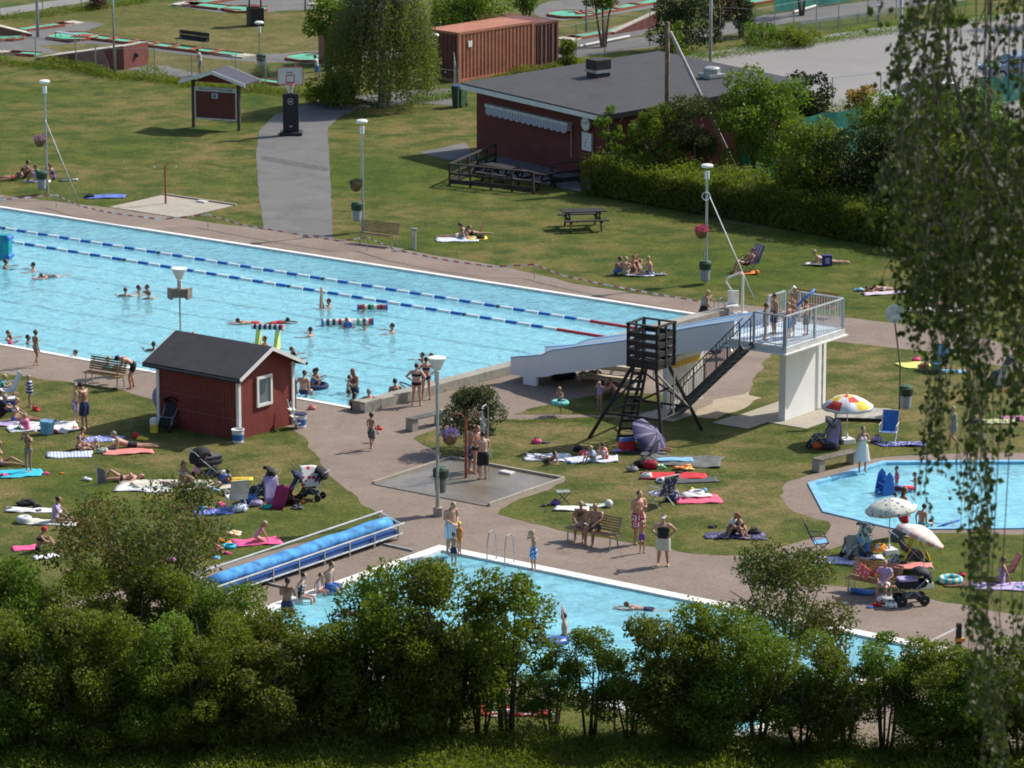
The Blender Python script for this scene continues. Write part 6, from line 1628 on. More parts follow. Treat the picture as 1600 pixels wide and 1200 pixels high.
person(1003, 864, 'face', -70, 'small child in purple shorts in front of the man in flowered shorts', 'red', 'bl', (('trunks', K['purple']),), 1.12, 'c')
person(1036, 884, 'hips', -100, 'woman in a black tank top with white visor and white shorts on the deck', 'red', 'dk', (('tank', K['black']), ('shorts', K['cream'])), 1.70, 'b', cap=(K['white'], True, True))
person(908, 842, 'bench', -100, 'woman with brown hair sitting on the slatted bench at its left end', 'tan', 'bl', (('tank', K['brown']), ('trunks', K['white'])), 1.68, 'f', at=None)
person(931, 848, 'bench', -120, 'bald tanned man in dark trunks sitting on the slatted bench', 'tan', None, (('trunks', K['dgrey']),), 1.76, 'b')
person(1143, 836, 'sit', -40, 'fair haired woman in a white top sitting on the navy patterned towel', 'red', 'bl', (('shirt', K['white']), ('trunks', K['black'])), 1.62, 'f', style='long')
person(1160, 838, 'sit', 200, 'tanned woman in a black bikini sitting close to the woman in white', 'tan', 'rd', (('top', K['black']), ('briefs', K['grey'])), 1.66, 'f', style='tail')
# pool 2
person(449, 962, 'hold', 70, 'bare-backed dark haired man in the water at the left side of the small pool', 'dark', 'dk', (('trunks', K['navy']),), 1.78, 'm', z=-.55)
person(470, 938, 'edge', -20, 'woman in a black and white top with bun sitting on the small pool edge', 'fair', 'dk', (('suit', spots((.03, .03, .04), (.6, .6, .62), 8, .4)),), 1.66, 'f', z=.03, style='bun')
person(498, 927, 'edge', -30, 'child in a pink striped suit sitting on the small pool edge', 'red', 'br', (('suit', stripes([(.75, .35, .40), (.8, .75, .75)], .06, 2)),), 1.2, 'c', z=.03)
person(514, 922, 'edge', -35, 'man in bright blue shorts sitting on the small pool edge', 'light', 'br', (('shorts', K['blue']),), 1.75, 'm', z=.03)
person(882, 990, 'up', 180, 'swimmer waving one arm in the small pool above the bushes', 'red', 'dk', (('trunks', K['navy']),), 1.6, 'm', z=-.95)
person(1010, 950, 'swim', 170, 'pale swimmer with raised foot at the far wall of the small pool', 'light', 'br', (('trunks', K['navy']),), 1.6, 'm', z=-.05)
person(560, 958, 'swim', 170, 'child splashing in the small pool behind the bush tops', 'red', 'br', (('suit', K['red']),), 1.2, 'c', z=-.05)
person(812, 1112, 'sitO', 10, 'person in black reclining on the red and white towels behind the bushes', 'red', 'rd', (('shirt', K['black']), ('trunks', K['black'])), 1.68, 'f')
# platform (z = deck 3.17): placed in the frame of the tower
for u, v, f, lb, sk, hr_, cl, hh, kd in ((-13.35, 6.75, 10, 'thin child in a pale swimsuit at the left railing of the diving platform', 'tan', 'br', (('suit', K['khaki']),), 1.40, 'c'),
 (-13.9, 7.5, 150, 'boy in blue shorts with bare back on the diving platform', 'red', 'bl', (('shorts', K['blue']),), 1.35, 'c'), (-13.1, 7.75, 200, 'taller dark haired boy at the rear of the group on the diving platform', 'tan', 'dk', (('shorts', K['navy']),), 1.55, 'm'),
 (-13.7, 8.0, 250, 'boy in patterned shorts in the middle of the group on the diving platform', 'tan', 'br', (('shorts', K['bdot']),), 1.4, 'c'), (-14.1, 8.35, 140, 'boy in grey shorts holding the right side of the group on the diving platform', 'red', 'rd', (('shorts', K['dgrey']),), 1.35, 'c'),
 (-13.3, 8.6, 210, 'boy holding a blue foam noodle on the diving platform', 'light', 'br', (('shorts', K['lilac']),), 1.45, 'm')):
    person(0, 0, 'hold' if kd == 'c' else 'stand', f, lb, sk, hr_, cl, hh, kd, at=F(u, v, 3.17))
person(1347, 738, 'hold', -80, 'woman in a white sundress standing beside the paddling pool bench', 'tan', 'dk', (('dress', mat((.74, .68, .66), .8, .1)),), 1.68, 'f')
# paddling pool
person(1401, 757, 'stand', 200, 'little girl in a pink swimsuit at the blue toddler slide', 'tan', 'dk', (('suit', K['pink']),), 1.05, 'c', z=-.40)
person(1430, 766, 'hold', 190, 'little girl with brown hair standing right of the pink float', 'tan', 'br', (('briefs', K['lpink']),), 1.05, 'c', z=-.40, style='long')
person(1398, 797, 'stand', 0, 'dark haired toddler in the paddling pool left of the woman in red', 'tan', 'dk', (), 1.0, 'c', z=-.40)
person(1411, 840, 'stand', 20, 'long haired woman in a long red skirt standing behind the flowered parasol', 'tan', 'br', (('skirt', K['red']), ('shorts', K['red'])), 1.72, 'f', style='long')
person(1440, 826, 'edge', 40, 'dark haired boy sitting on the paddling pool edge with bare back', 'light', 'dk', (('trunks', K['cyan']),), 1.5, 'm', z=.05)
person(1476, 816, 'swim', 165, 'boy lying in the paddling pool with a blue noodle', 'light', 'dk', (('shirt', K['lblue']),), 1.2, 'c', z=-.10)
person(1382, 936, 'bench', -110, 'woman in a purple top sitting on the picnic bench beside the dark pram', 'red', 'bl', (('shirt', K['lilac']), ('trunks', K['white'])), 1.66, 'f')
person(1565, 912, 'sitL', 185, 'sunbather behind the birch twigs on the lower right lawn', 'tan', 'br', (('suit', K['lilac']),), 1.65, 'f')
person(1463, 577, 'lounge', -100, 'dark haired woman in a black bikini reclining in the blue deck chair', 'light', 'br', (('top', K['black']), ('briefs', K['black'])), 1.66, 'f')
person(1490, 702, 'walk', 200, 'person in a grey top walking past the paddling pool behind the twigs', 'tan', 'bl', (('shirt', K['khaki']), ('trunks', K['grey'])), 1.6, 'f')

# ---------------------------------------------------------------- towels, bags, toys
def towel(px, py, L, W, a, m, label, z=.0, wav_=.025, cat='towel', name='towel', seed=None, at=None):
    k1, k2 = max(4, int(L / .12)), max(3, int(W / .12)); sd = seed if seed is not None else px * .13; b = MB()
    for j in range(k2 + 1):
        for i in range(k1 + 1):
            x, y = (i / k1 - .5) * L, (j / k2 - .5) * W
            e = noise.noise(Vector((x * 1.6, y * 1.6, sd))); ex = noise.noise(Vector((x * 1.3, y * 1.3, sd + 9))) * .22; ey = noise.noise(Vector((x * 1.3, y * 1.3, sd + 19))) * .20
            b.v.append((x + ex, y + ey, .025 + abs(e) * wav_ * 3 + .02 * abs(noise.noise(Vector((x * 3, y * 3, sd)))) + .014 * noise.noise(Vector((x * 7, y * 7, sd)))))
    for j in range(k2):
        for i in range(k1): q = j * (k1 + 1) + i; b.f.append((q, q + 1, q + k1 + 2, q + k1 + 1)); b.mi.append(0)
    o = b.build(name, m, loc=(at if at is not None else G(px, py)) + Vector((0, 0, z)), rz=R(a), smooth=True)
    s = o.modifiers.new('thick', 'SOLIDIFY'); s.thickness = .02; s.offset = -1
    return tag(o, label, cat)
def blob(mb, c, r, seed, amp=.25, n=14, m=10):
    o = len(mb.v); mb.sph(c, r, n, m); c = Vector(c)
    for i in range(o, len(mb.v)):
        p = Vector(mb.v[i]); d = p - c; f = 1 + amp * noise.noise(d * 4 / max(.1, r[0] if isinstance(r, tuple) else r) * .5 + Vector((seed, 0, 0))); q = c + d * f; q.z = max(q.z, .005); mb.v[i] = tuple(q)
def bag(px, py, label, m, s=.3, name='bag', cat='bag', strap=None, tall=.8, rz=20, z=0):
    t = thing(name, label, cat, G(px, py) + Vector((0, 0, z)), rz)
    b = MB(); blob(b, (0, 0, s * tall * .55), (s, s * .62, s * tall * .62), px * .37); blob(b, (s * .35, -.03, s * .35), (s * .55, s * .5, s * .4), py * .21); b.build('bag_body', m, t, smooth=True)
    st = MB()
    for y in (-.06, .06): st.tube([(-s * .5, y * s * 4, s * tall * .8), (-s * .2, y * s * 4, s * tall * 1.45), (s * .25, y * s * 4, s * tall * 1.4), (s * .5, y * s * 4, s * tall * .75)], .014, 6)
    st.build('strap', strap or K['dgrey'], t)
    return t
def heap(px, py, label, m, s=.3, name='clothes_heap', cat='clothes', z=0, flat=.5):
    b = MB()
    rr = random.Random(px)
    for i in range(4): blob(b, ((rr.random() - .5) * s * 1.3, (rr.random() - .5) * s, s * flat * (.3 + .2 * i)), (s * (.7 - .1 * i), s * (.5 - .05 * i), s * flat * .45), px + i, .5)
    return tag(b.build(name, m, loc=G(px, py) + Vector((0, 0, z)), smooth=True), label, cat)
def cooler(px, py, label, m, lid=None, s=1.0, rnd=False, rz=20, z=0):
    t = thing('cool_box', label, 'cool box', G(px, py) + Vector((0, 0, z)), rz, None, s)
    if rnd:
        MB().lathe([(.19, 0), (.22, .03), (.23, .36), (.22, .38)], 20).build('box_body', m, t); MB().lathe([(.235, .37), (.24, .40), (.22, .46), (.05, .48)], 20).build('lid', lid or m, t)
    else:
        MB().box((0, 0, .19), (.48, .32, .38), taper=1.06).build('box_body', m, t, bevel=.02); MB().box((0, 0, .41), (.52, .36, .07)).build('lid', lid or m, t, bevel=.02)
    MB().tube([(-.26, -.02, .30), (-.26, -.1, .5), (.26, -.1, .5), (.26, -.02, .30)], .012, 6).build('handle', WHITE_D, t)
    return t
def bucket(px, py, label, m, s=1.0, lab=None, lid=False):
    t = thing('bucket', label, 'bucket', G(px, py), 0, None, s)
    MB().lathe([(.15, 0), (.17, .02), (.20, .42), (.215, .43), (.215, .46), (.19, .46), (.18, .40)], 20).build('bucket_body', m, t, smooth=False)
    if lab: MB().lathe([(.176, .10), (.196, .30)], 20).build('bucket_label', lab, t)
    if lid: MB().lathe([(.22, .45), (.22, .48), (.2, .49)], 20).build('lid', K['navy'], t)
    MB().tube([(.2 * math.cos(R(a)), -.06 - .12 * math.sin(R(a)) ** 2, .40 - .05 * math.sin(R(a))) for a in range(0, 181, 20)], .008, 5).build('handle', GALV, t)
def ring(px, py, label, m, r=.34, r2=.10, z=0, at=None):
    return tag(MB().tube([(r * math.cos(R(a)), r * math.sin(R(a)), r2) for a in range(0, 361, 15)], r2, 10, False).build('swim_ring', m, smooth=True, loc=(at if at is not None else G(px, py)) + Vector((0, 0, z))), label, 'swim ring')
def ball(px, py, label, m, r=.15, z=0):
    return tag(MB().sph((0, 0, r), r, 16, 12).build('ball', m, smooth=True, loc=G(px, py) + Vector((0, 0, z))), label, 'ball')
def wheel(par, c, r, ax='y'):
    w = MB().lathe([(r * .55, -.03), (r * .95, -.03), (r, 0), (r * .95, .03), (r * .55, .03)], 16).build('wheel', RUBBER, par); w.location = c; w.rotation_euler = (R(90), 0, 0)
    s = MB(); s.lathe([(r * .15, -.035), (r * .15, .035)], 8)
    for k in range(3): s.box((0, 0, 0), (r * 1.2, .03, .02), k * math.pi / 3)
    s.build('spokes', GALV, w)
def stroller(px, py, rz, label, m, m2=None, pram=False, sc=1.0):
    """faces local +X"""
    t = thing('pram' if pram else 'pushchair', label, 'pram' if pram else 'pushchair', G(px, py), rz, None, sc); m2 = m2 or m
    wr = .16 if pram else .12
    for x in (-.32, .34):
        for y in (-.24, .24): wheel(t, (x, y, wr), wr)
    f = MB()
    for y in (-.24, .24):
        f.tube([(-.32, y, wr), (.08, y, .55), (.34, y, wr)], .014, 6); f.tube([(.34, y, wr), (-.30, y, .72), (-.58, y, 1.02)], .014, 6)
    f.tube([(-.58, -.24, 1.02), (-.62, 0, 1.04), (-.58, .24, 1.02)], .02, 6); f.bar((.08, -.24, .5), (.08, .24, .5), .02); f.build('frame', GREYP if not pram else STEEL, t)
    b = MB()
    if pram:
        b.tube([(-.42, 0, .68), (-.34, 0, .62), (.0, 0, .60), (.36, 0, .62), (.44, 0, .68)], [(.12, .10), (.22, .14), (.23, .16), (.22, .14), (.12, .10)], 14, True, (0, 1, 0)); b.build('carrycot', m, t, smooth=True)
        c = MB(); c.box((.14, 0, .76), (.56, .40, .08)); c.build('apron', m2, t, bevel=.03)
    else:
        b.quadprism([(-.20, -.2, .45), (.22, -.2, .42), (.22, .2, .42), (-.20, .2, .45)], (0, 0, .06)); b.quadprism([(-.20, -.2, .48), (-.20, .2, .48), (-.44, .2, .98), (-.44, -.2, .98)], (.06, 0, .03)); b.quadprism([(.22, -.2, .42), (.22, .2, .42), (.36, .2, .2), (.36, -.2, .2)], (.02, 0, .03)); b.build('seat', m, t)
    h = MB(); n1 = 7
    ox, oz = (-.22, .72) if pram else (-.26, .84)
    for i in range(n1 + 1):
        a = R(200 - i * (150 if pram else 120) / n1)
        for j in range(9):
            q = R(-90 + j * 22.5); rr = .36 if pram else .31
            h.v.append((ox + rr * math.cos(a) * (.55 + .45 * math.cos(q)), .26 * math.sin(q), oz + rr * 1.0 * math.sin(a) * (.45 + .55 * math.cos(q)) + .02))
    for i in range(n1):
        for j in range(8): q = i * 9 + j; h.f.append((q, q + 1, q + 10, q + 9)); h.mi.append(0)
    o = h.build('hood', m, t, smooth=True); s = o.modifiers.new('t', 'SOLIDIFY'); s.thickness = .012
    b = MB(); b.box((.0, 0, .26), (.5, .36, .14)); b.build('basket', K['dgrey'], t, bevel=.03)
    return t
def drape(px, py, z, w, l, h, rz, m, label, name='draped_towel', at=None):
    """cloth hung over something: a ridge with two falling sides"""
    b = MB(); k1, k2 = 8, 12
    for j in range(k2 + 1):
        for i in range(k1 + 1):
            y = (i / k1 - .5) * w; f = j / k2 * 2 - 1; x = f * l * (.4 + .35 * abs(f)); zz = -abs(f) ** 1.3 * h
            e = noise.noise(Vector((x * 5, y * 5, px * .1)))
            b.v.append((x + e * .04, y + e * .05, zz + e * .04))
    for j in range(k2):
        for i in range(k1): q = j * (k1 + 1) + i; b.f.append((q, q + 1, q + k1 + 2, q + k1 + 1)); b.mi.append(0)
    o = b.build(name, m, loc=G(px, py) + Vector((0, 0, z)), rz=R(rz), smooth=True); s = o.modifiers.new('t', 'SOLIDIFY'); s.thickness = .012
    return tag(o, label, 'towel')
def deckchair(px, py, rz, label, m, arms=True, fr=WHITE_D, sc=1.0, low=False):
    t = thing('deck_chair', label, 'deck chair', G(px, py), rz, None, sc)
    f = MB(); s_ = .38
    for y in (-.28, .28):
        f.tube([(.32, y, 0), (-.22, y, s_ + .12)], .014, 6); f.tube([(-.25, y, 0), (.28, y, s_)], .014, 6); f.tube([(.28, y, s_), (-.18, y, s_ - .04), (-.48, y, 1.0)], .015, 6)
        if arms: f.tube([(-.30, y * 1.05, s_ + .24), (.2, y * 1.05, s_ + .22), (.26, y, s_)], .016, 6)
    f.bar((-.48, -.28, 1.0), (-.48, .28, 1.0), .025); f.bar((.28, -.28, s_), (.28, .28, s_), .025); f.build('frame', fr, t)
    b = MB(); b.quadprism([(.27, -.26, s_), (.27, .26, s_), (-.17, .26, s_ - .05), (-.17, -.26, s_ - .05)], (0, 0, .015)); b.quadprism([(-.17, -.26, s_ - .05), (-.17, .26, s_ - .05), (-.47, .26, .98), (-.47, -.26, .98)], (.012, 0, .01)); b.build('fabric', m, t)
    return t
def parasol(px, py, h, r, label, mats, pattern, tilt=(0, 0), base=True, n=8, pole_m=WHITE, drop=.42, val=.14):
    t = thing('parasol', label, 'parasol', G(px, py))
    p = MB(); top = Vector((0, 0, h)); p.tube([(0, 0, 0), top], .02, 8); p.build('pole', pole_m, t)
    if base:
        b = MB(); b.box((0, 0, .09), (.50, .50, .17), .4, taper=.88); b.lathe([(.05, .17), (.05, .32)], 10); b.build('base', WHITE, t, bevel=.02)
    Mx = Matrix.Rotation(R(tilt[0]), 3, 'X') @ Matrix.Rotation(R(tilt[1]), 3, 'Y'); c = MB(); rings = [(0, 0), (.3, -.05), (.62, -.18), (1.0, -drop)]
    for (f, z) in rings:
        for k in range(n * 4):
            a = 2 * math.pi * k / (n * 4); q = (k % 4) / 4; sag = 1 - .045 * math.sin(q * math.pi) * f
            c.v.append(tuple(top + Mx @ Vector((r * f * sag * math.cos(a), r * f * sag * math.sin(a), z * r / 1.0 - .03 * math.sin(q * math.pi) * f))))
    for k in range(n * 4):
        a = 2 * math.pi * k / (n * 4); q = (k % 4) / 4; sag = 1 - .045 * math.sin(q * math.pi)
        c.v.append(tuple(top + Mx @ Vector((r * 1.0 * sag * math.cos(a), r * 1.0 * sag * math.sin(a), -drop * r - val * (.75 + .25 * math.sin(q * math.pi))))))
    N = n * 4
    for i in range(len(rings)):
        for k in range(N): c.f.append((i * N + k, i * N + (k + 1) % N, (i + 1) * N + (k + 1) % N, (i + 1) * N + k)); c.mi.append(pattern(i, k // 4, k))
    o = c.build('canopy', mats, t, smooth=True); s = o.modifiers.new('t', 'SOLIDIFY'); s.thickness = .006
    b = MB()
    for k in range(n):
        a = 2 * math.pi * k / n; b.tube([top + Mx @ Vector((0, 0, -.03)), top + Mx @ Vector((r * .62 * math.cos(a), r * .62 * math.sin(a), -.22 * r)), top + Mx @ Vector((r * .98 * math.cos(a), r * .98 * math.sin(a), -drop * r - .02))], .008, 4)
    b.build('ribs', GALV, t)
    MB().tube([top, top + Mx @ Vector((0, 0, .08))], .02, 6).build('finial', WHITE, t)
    return t
# parasols
CR = spots((.66, .66, .56), (.10, .14, .45), 6, .30, (.30, .38, .30)); PK = stripes([(.78, .60, .52), (.78, .60, .52), (.74, .44, .40)], .5, 0)
parasol(1323, 692, 1.78, .92, 'red, yellow and white sun parasol with round emblems beside the diving pier', [K['white'], mat((.68, .05, .03), .7), mat((.82, .58, .04), .7)], lambda i, s, k: 0 if i >= 3 else ((1, 0, 1, 2, 0, 1, 2, 0)[s] if i == 0 else (2, 0, 1, 0, 2, 0, 1, 0)[s] if i == 1 else (0, 1, 0, 2, 0, 1, 0, 2)[(s + (k % 4 > 1)) % 8]))
parasol(1389, 865, 1.84, .84, 'cream parasol with small blue flowers standing in the picnic group', [CR], lambda i, s, k: 0, tilt=(0, -6), drop=.36)
parasol(1443, 917, 1.95, .80, 'faded pink and white striped parasol tilted towards the right', [mat((.80, .66, .60), .8), mat((.72, .38, .36), .8), WHITE], lambda i, s, k: (1 if k % 4 in (1, 2) and i == 3 else 0 if i < 3 else 2), tilt=(-8, 26), drop=.36)
ps_ = parasol(997, 700, .98, .86, 'dark violet parasol with pale stripes lying tilted behind the red cool box', [mat((.055, .045, .13), .7), mat((.24, .22, .36), .7)], lambda i, s, k: 1 if k % 4 == 0 else 0, base=False, pole_m=BLACK, drop=.42, val=.03)
ps_.rotation_euler = (R(22), R(46), 0)
# emblem discs on the red parasol
# --- left lawn
WH = mat((.70, .70, .72), .85, .15, 3); SB = spots((.66, .68, .74), (.25, .30, .48), 10, .35)
towel(66, 668, 2.6, 1.3, 10, WH, 'large white blanket spread between the blue cool boxes on the left lawn')
towel(20, 662, 1.4, .8, 10, K['lilac'], 'pale violet towel under the woman in the blue bikini')
towel(30, 741, 1.6, 1.0, 10, K['cyan'], 'turquoise towel under the standing girl on the left lawn')
towel(108, 711, 1.6, .8, 8, stripes([(.55, .60, .75), (.30, .36, .55), (.62, .66, .78)], .12, 0), 'blue and white striped towel under the seated woman')
towel(162, 687, 1.5, .7, 12, spots((.12, .18, .55), (.6, .6, .75), 9, .4), 'blue and white patterned towel behind the baby')
towel(200, 707, 1.8, .7, 5, K['coral'], 'coral pink towel under the man reading in black trunks')
towel(50, 799, 1.9, .6, -8, WH, 'long white towel next to the black bags on the left lawn')
towel(78, 818, 1.9, .7, -6, mat((.62, .62, .55), .85, .15), 'off white towel under the woman with the hair bun')
towel(40, 857, .9, .6, 10, K['pink'], 'pink and red towel left of the woman with the red headband')
towel(72, 872, .9, .5, 20, K['white'], 'white cloth under the feet of the woman with the red headband')
ring(38, 817, 'round white cushion lying on the grass left of the hair bun woman', WH, .16, .12)
cooler(12, 643, 'large blue cool box with white lid behind the woman in the blue bikini', K['blue'], K['white'], 1.2)
cooler(74, 678, 'round light blue cool box on the white blanket', K['lblue'], K['lblue'], 1.1, True)
ball(86, 678, 'small red ball beside the round light blue cool box', K['red'], .09)
heap(99, 676, 'crumpled white clothes at the right end of the white blanket', K['white'], .25)
heap(28, 664, 'pale bundle of clothes on the violet towel', K['white'], .18)
bag(86, 664, 'white and purple tote bag lying on the back of the white blanket', SB, .22, tall=.5)
heap(54, 642, 'red bag standing behind the pink dotted child', K['red'], .16, 'bag', 'bag', flat=.9)
deckchair(13, 624, 200, 'white folding chair at the far left edge of the lawn', K['white'])
bag(40, 790, 'black sports bag on the grass above the long white towel', K['black'], .33, tall=.5)
bag(58, 793, 'small black shoe bag right of the black sports bag', K['black'], .16, tall=.5)
bag(14, 797, 'dark grey shoes at the left end of the long white towel', K['dgrey'], .14, 'shoes', 'shoes', tall=.4)
heap(2, 745, 'pink swim bag at the left edge beside the turquoise towel', K['pink'], .2)
heap(70, 741, 'small pink bundle at the right end of the turquoise towel', K['pink'], .14)
bag(160, 708, 'white and green patterned bag between the baby and the reading man', spots((.6, .6, .55), (.1, .2, .12), 12, .45), .22)
ball(212, 686, 'red toy ball on the grass before the hut', K['red'], .13); heap(222, 687, 'yellow sand toys on the grass before the hut', K['yellow'], .22, 'sand_toys', 'toy')
stroller(262, 672, 250, 'dark pushchair with a purple blanket parked at the left end of the red hut', K['black'], K['purple'])
t = thing('drink_dispenser', 'yellow and white drink dispenser on the grass at the left end of the hut', 'drink dispenser', G(241, 676)); MB().lathe([(.13, 0), (.15, .02), (.15, .32)], 16).build('jug', K['yellow'], t); MB().lathe([(.155, .32), (.15, .50), (.08, .56)], 16).build('jug_top', WHITE, t)
t = thing('sledge', 'bright blue plastic sledge leaning on the left corner of the hut', 'sledge', G(252, 660)); MB().quadprism([(-.14, 0, .2), (.16, .05, .2), (.22, .1, .75), (-.24, .1, .72)], (.02, .06, 0)).build('sledge_body', K['blue'], t, bevel=.03); MB().tube([(-.2, .1, .72), (0, .1, .82), (.2, .1, .75)], .01, 5).build('cord', BLACK, t)
t = thing('body_board', 'grey blue oval body board leaning at the hut corner above the sledge', 'body board', G(246, 652)); MB().sph((0, 0, .78), (.18, .06, .34), 16, 10).build('board_body', K['lilac'], t, smooth=True); MB().bar((0, -.07, .6), (0, -.07, .95), .03, .01).build('stripe', WHITE_D, t)
bucket(372, 692, 'white bucket with blue label at the front corner of the red hut', K['white'], 1.1, K['blue'])
bucket(470, 668, 'tall white bucket with blue rim right of the step stool', K['white'], 1.1, K['blue'], True)
t = thing('step_stool', 'white folding step stool against the right wall of the red hut', 'step stool', G(457, 670), 20)
for y in (-.2, .2): MB().bar((.18, y, 0), (-.12, y, 1.05), .03, .04).build('side_rail', WHITE, t)
for z, x in ((.22, .14), (.46, .06), (.72, -.02)): MB().box((x, 0, z), (.24, .4, .04)).build('step', WHITE, t)
bag(487, 640, 'small red and pink bag on the deck at the near pool edge', K['coral'], .17, strap=K['lpink'])
# benches' things left
bag(168, 596, 'grey and teal bag lying on the left brown bench', K['teal'], .2, z=.45); bag(182, 599, 'brown bag at the right end of the left brown bench', K['brown'], .22, z=.45)
bag(178, 609, 'pair of black sandals under the left brown bench', K['black'], .12, 'sandals', 'sandals', tall=.4)
for i, (px, py, s, c, lb) in enumerate(((30, 672, .16, 'green', 'green toy heap at the left end of the white blanket'), (116, 670, .14, 'coral', 'coral cloth at the right end of the white blanket'), (52, 674, .13, 'white', 'white cloth beside the pink dotted child'), (137, 702, .15, 'dgrey', 'grey clothes between the woman and the baby'), (176, 704, .14, 'navy', 'navy clothes at the head of the reading man'), (175, 690, .13, 'white', 'white shirt on the blue patterned towel'), (96, 741, .10, 'orange', 'orange sandals right of the turquoise towel'), (60, 800, .12, 'dgrey', 'grey clothes on the long white towel'), (100, 820, .12, 'navy', 'navy cloth at the feet of the bun haired woman'),
 (212, 762, .22, 'cream', 'cream bundle on the blankets behind the rowan'), (262, 758, .2, 'lpink', 'pale pink clothes on the blankets behind the rowan'), (292, 768, .2, 'white', 'white bundle before the woman with the striped top'), (300, 756, .16, 'khaki', 'khaki clothes beside the woman with the striped top'), (333, 768, .2, 'lblue', 'light blue bundle before the water jug'), (355, 775, .18, 'brown', 'brown clothes before the lounge chair'), (420, 795, .2, 'teal', 'teal clothes under the pushchairs'), (465, 795, .2, 'dgrey', 'dark bag under the rightmost pushchairs'), (470, 788, .18, 'orange', 'orange cloth between the pushchairs'), (345, 790, .16, 'pink', 'pink cloth right of the child in turquoise'), (300, 845, .14, 'yellow', 'yellow toys in the grass behind the rowan'))):
    heap(px, py, lb, K[c], s, z=0, flat=.6)
# --- prams and blankets behind the rowan
stroller(325, 752, 35, 'large black pram with pale muslin over it, beside the water jug', K['black'], K['dgrey'], True, 1.15)
drape(322, 752, 1.12, .5, .55, .75, 35, K['lpink'], 'pale pink muslin cloth hung over the black pram hood')
stroller(405, 782, 200, 'dark pushchair with a dotted hood left of the draped strollers', K['black'], K['dgrey'])
drape(424, 783, .85, .5, .6, .8, 100, K['lilac'], 'white and blue clothes hanging on the pushchair handle')
stroller(447, 788, 190, 'navy pushchair half hidden by a dark red towel', K['navy'])
drape(443, 792, .75, .5, .6, .75, 60, mat((.32, .02, .10), .85, .2), 'dark red and pink towel hanging from the navy pushchair')
stroller(487, 780, 160, 'rightmost pushchair of the row with red and white towels over it', K['black'])
drape(482, 779, 1.15, .55, .7, .6, 100, spots((.76, .72, .68), (.6, .05, .05), 5, .35), 'white towel with red print over the rightmost pushchair')
drape(497, 781, .95, .25, .3, .5, 10, K['lblue'], 'light blue cloth on the handle of the rightmost pushchair')
bag(388, 786, 'large navy sports bag between the lounge chair and pushchairs', K['blue'], .34)
bag(400, 791, 'grey and pink beach bag right of the navy sports bag', K['lilac'], .24)
deckchair(370, 795, 110, 'lounge chair covered by a white towel behind the rowan', K['white'], sc=1.1)
bag(374, 800, 'blue and white printed bag hanging at the lounge chair foot', spots((.65, .68, .75), (.05, .15, .5), 8, .4), .3)
t = thing('toy_sledge', 'yellow plastic toy sledge on the lawn right of the water jug', 'sledge', G(375, 756), 5); MB().box((0, 0, .10), (.75, .38, .18), taper=1.25).build('sledge_body', K['yellow'], t, bevel=.05); MB().box((0, 0, .195), (.62, .28, .03)).build('seat', mat((.72, .5, .04), .6), t)
t = thing('water_jug', 'blue and white water jug between the black pram and the yellow sledge', 'water jug', G(350, 756)); MB().lathe([(.15, 0), (.17, .03), (.17, .30), (.12, .36)], 16).build('jug', K['blue'], t); MB().lathe([(.12, .36), (.10, .46), (.05, .48)], 16).build('jug_top', WHITE, t)
towel(240, 757, 2.3, 1.0, 6, mat((.62, .60, .50), .85, .15), 'cream blanket spread behind the rowan under the sunbathers'); towel(225, 765, 2.0, .9, -4, WH, 'white crumpled blanket in front of the cream blanket')
towel(340, 762, 1.9, .8, 5, mat((.55, .50, .42), .85, .2), 'beige blanket between the pram and the lounge chair')
towel(330, 800, 1.4, .8, 14, spots((.10, .16, .55), (.5, .55, .8), 8, .3), 'bright blue towel under the child with the turquoise suit')
heap(135, 751, 'navy and white cap and shoes at the left of the blankets', K['white'], .2); 
t = thing('folding_mirror', 'dark angular windbreak panel at the left of the blankets', 'windbreak', G(152, 758), 30); MB().quadprism([(0, 0, 0), (.35, 0, 0), (.3, .05, .5), (.02, .05, .62)], (0, .03, 0)).build('panel', K['dgrey'], t); MB().bar((0, 0, 0), (.02, .05, .66), .03).build('stake', GALV, t)
towel(403, 848, 1.5, .9, 15, K['pink'], 'bright pink towel under the kneeling blond girl')
heap(364, 836, 'white and orange towels rolled up on the grass near the pink towel', spots((.75, .70, .6), (.8, .4, .05), 6, .4), .24); heap(343, 845, 'orange swimming armbands in the grass', K['orange'], .16, 'armbands', 'toy'); towel(352, 848, .5, .3, 0, K['orange'], 'small orange cloth beside the armbands')
ring(358, 856, 'turquoise swim ring on the grass left of the cover reel', K['cyan'], .18, .06); heap(356, 866, 'pink toy heap below the turquoise swim ring', K['pink'], .16, 'toys', 'toy'); heap(340, 873, 'blue toys beside the child in red', K['lblue'], .15, 'toys', 'toy')
bag(266, 880, 'pink and purple striped bag standing in front of the rowan', stripes([(.7, .1, .35), (.35, .2, .5), (.7, .6, .65)], .12, 2), .22)
# --- middle lawn
towel(855, 716, 1.6, 1.1, 0, SB, 'grey and white patterned mat under the child in black'); towel(925, 719, 1.9, .9, 4, SB, 'grey and white patterned mat under the towel wrapped children')
bag(838, 693, 'pink backpack with blue strap lying behind the left mat', K['pink'], .2); heap(852, 693, 'dark blue clothes beside the pink backpack', K['navy'], .18, flat=.3)
bag(913, 712, 'red and white dotted bag behind the towel wrapped children', spots((.6, .03, .05), (.8, .7, .7), 14, .4), .22); bag(903, 705, 'black bag left of the red dotted bag', K['black'], .2)
heap(963, 706, 'pale blue plastic bag left of the red cool box', K['lilac'], .2)
cooler(979, 705, 'red cool box with blue lid in front of the violet parasol', K['red'], K['blue'], 1.05)
towel(1003, 706, 1.7, .7, -5, K['dgrey'], 'dark towel under the person beneath the violet parasol')
cup = bag(890, 725, 'small blue bucket lying between the two mats', K['blue'], .09)
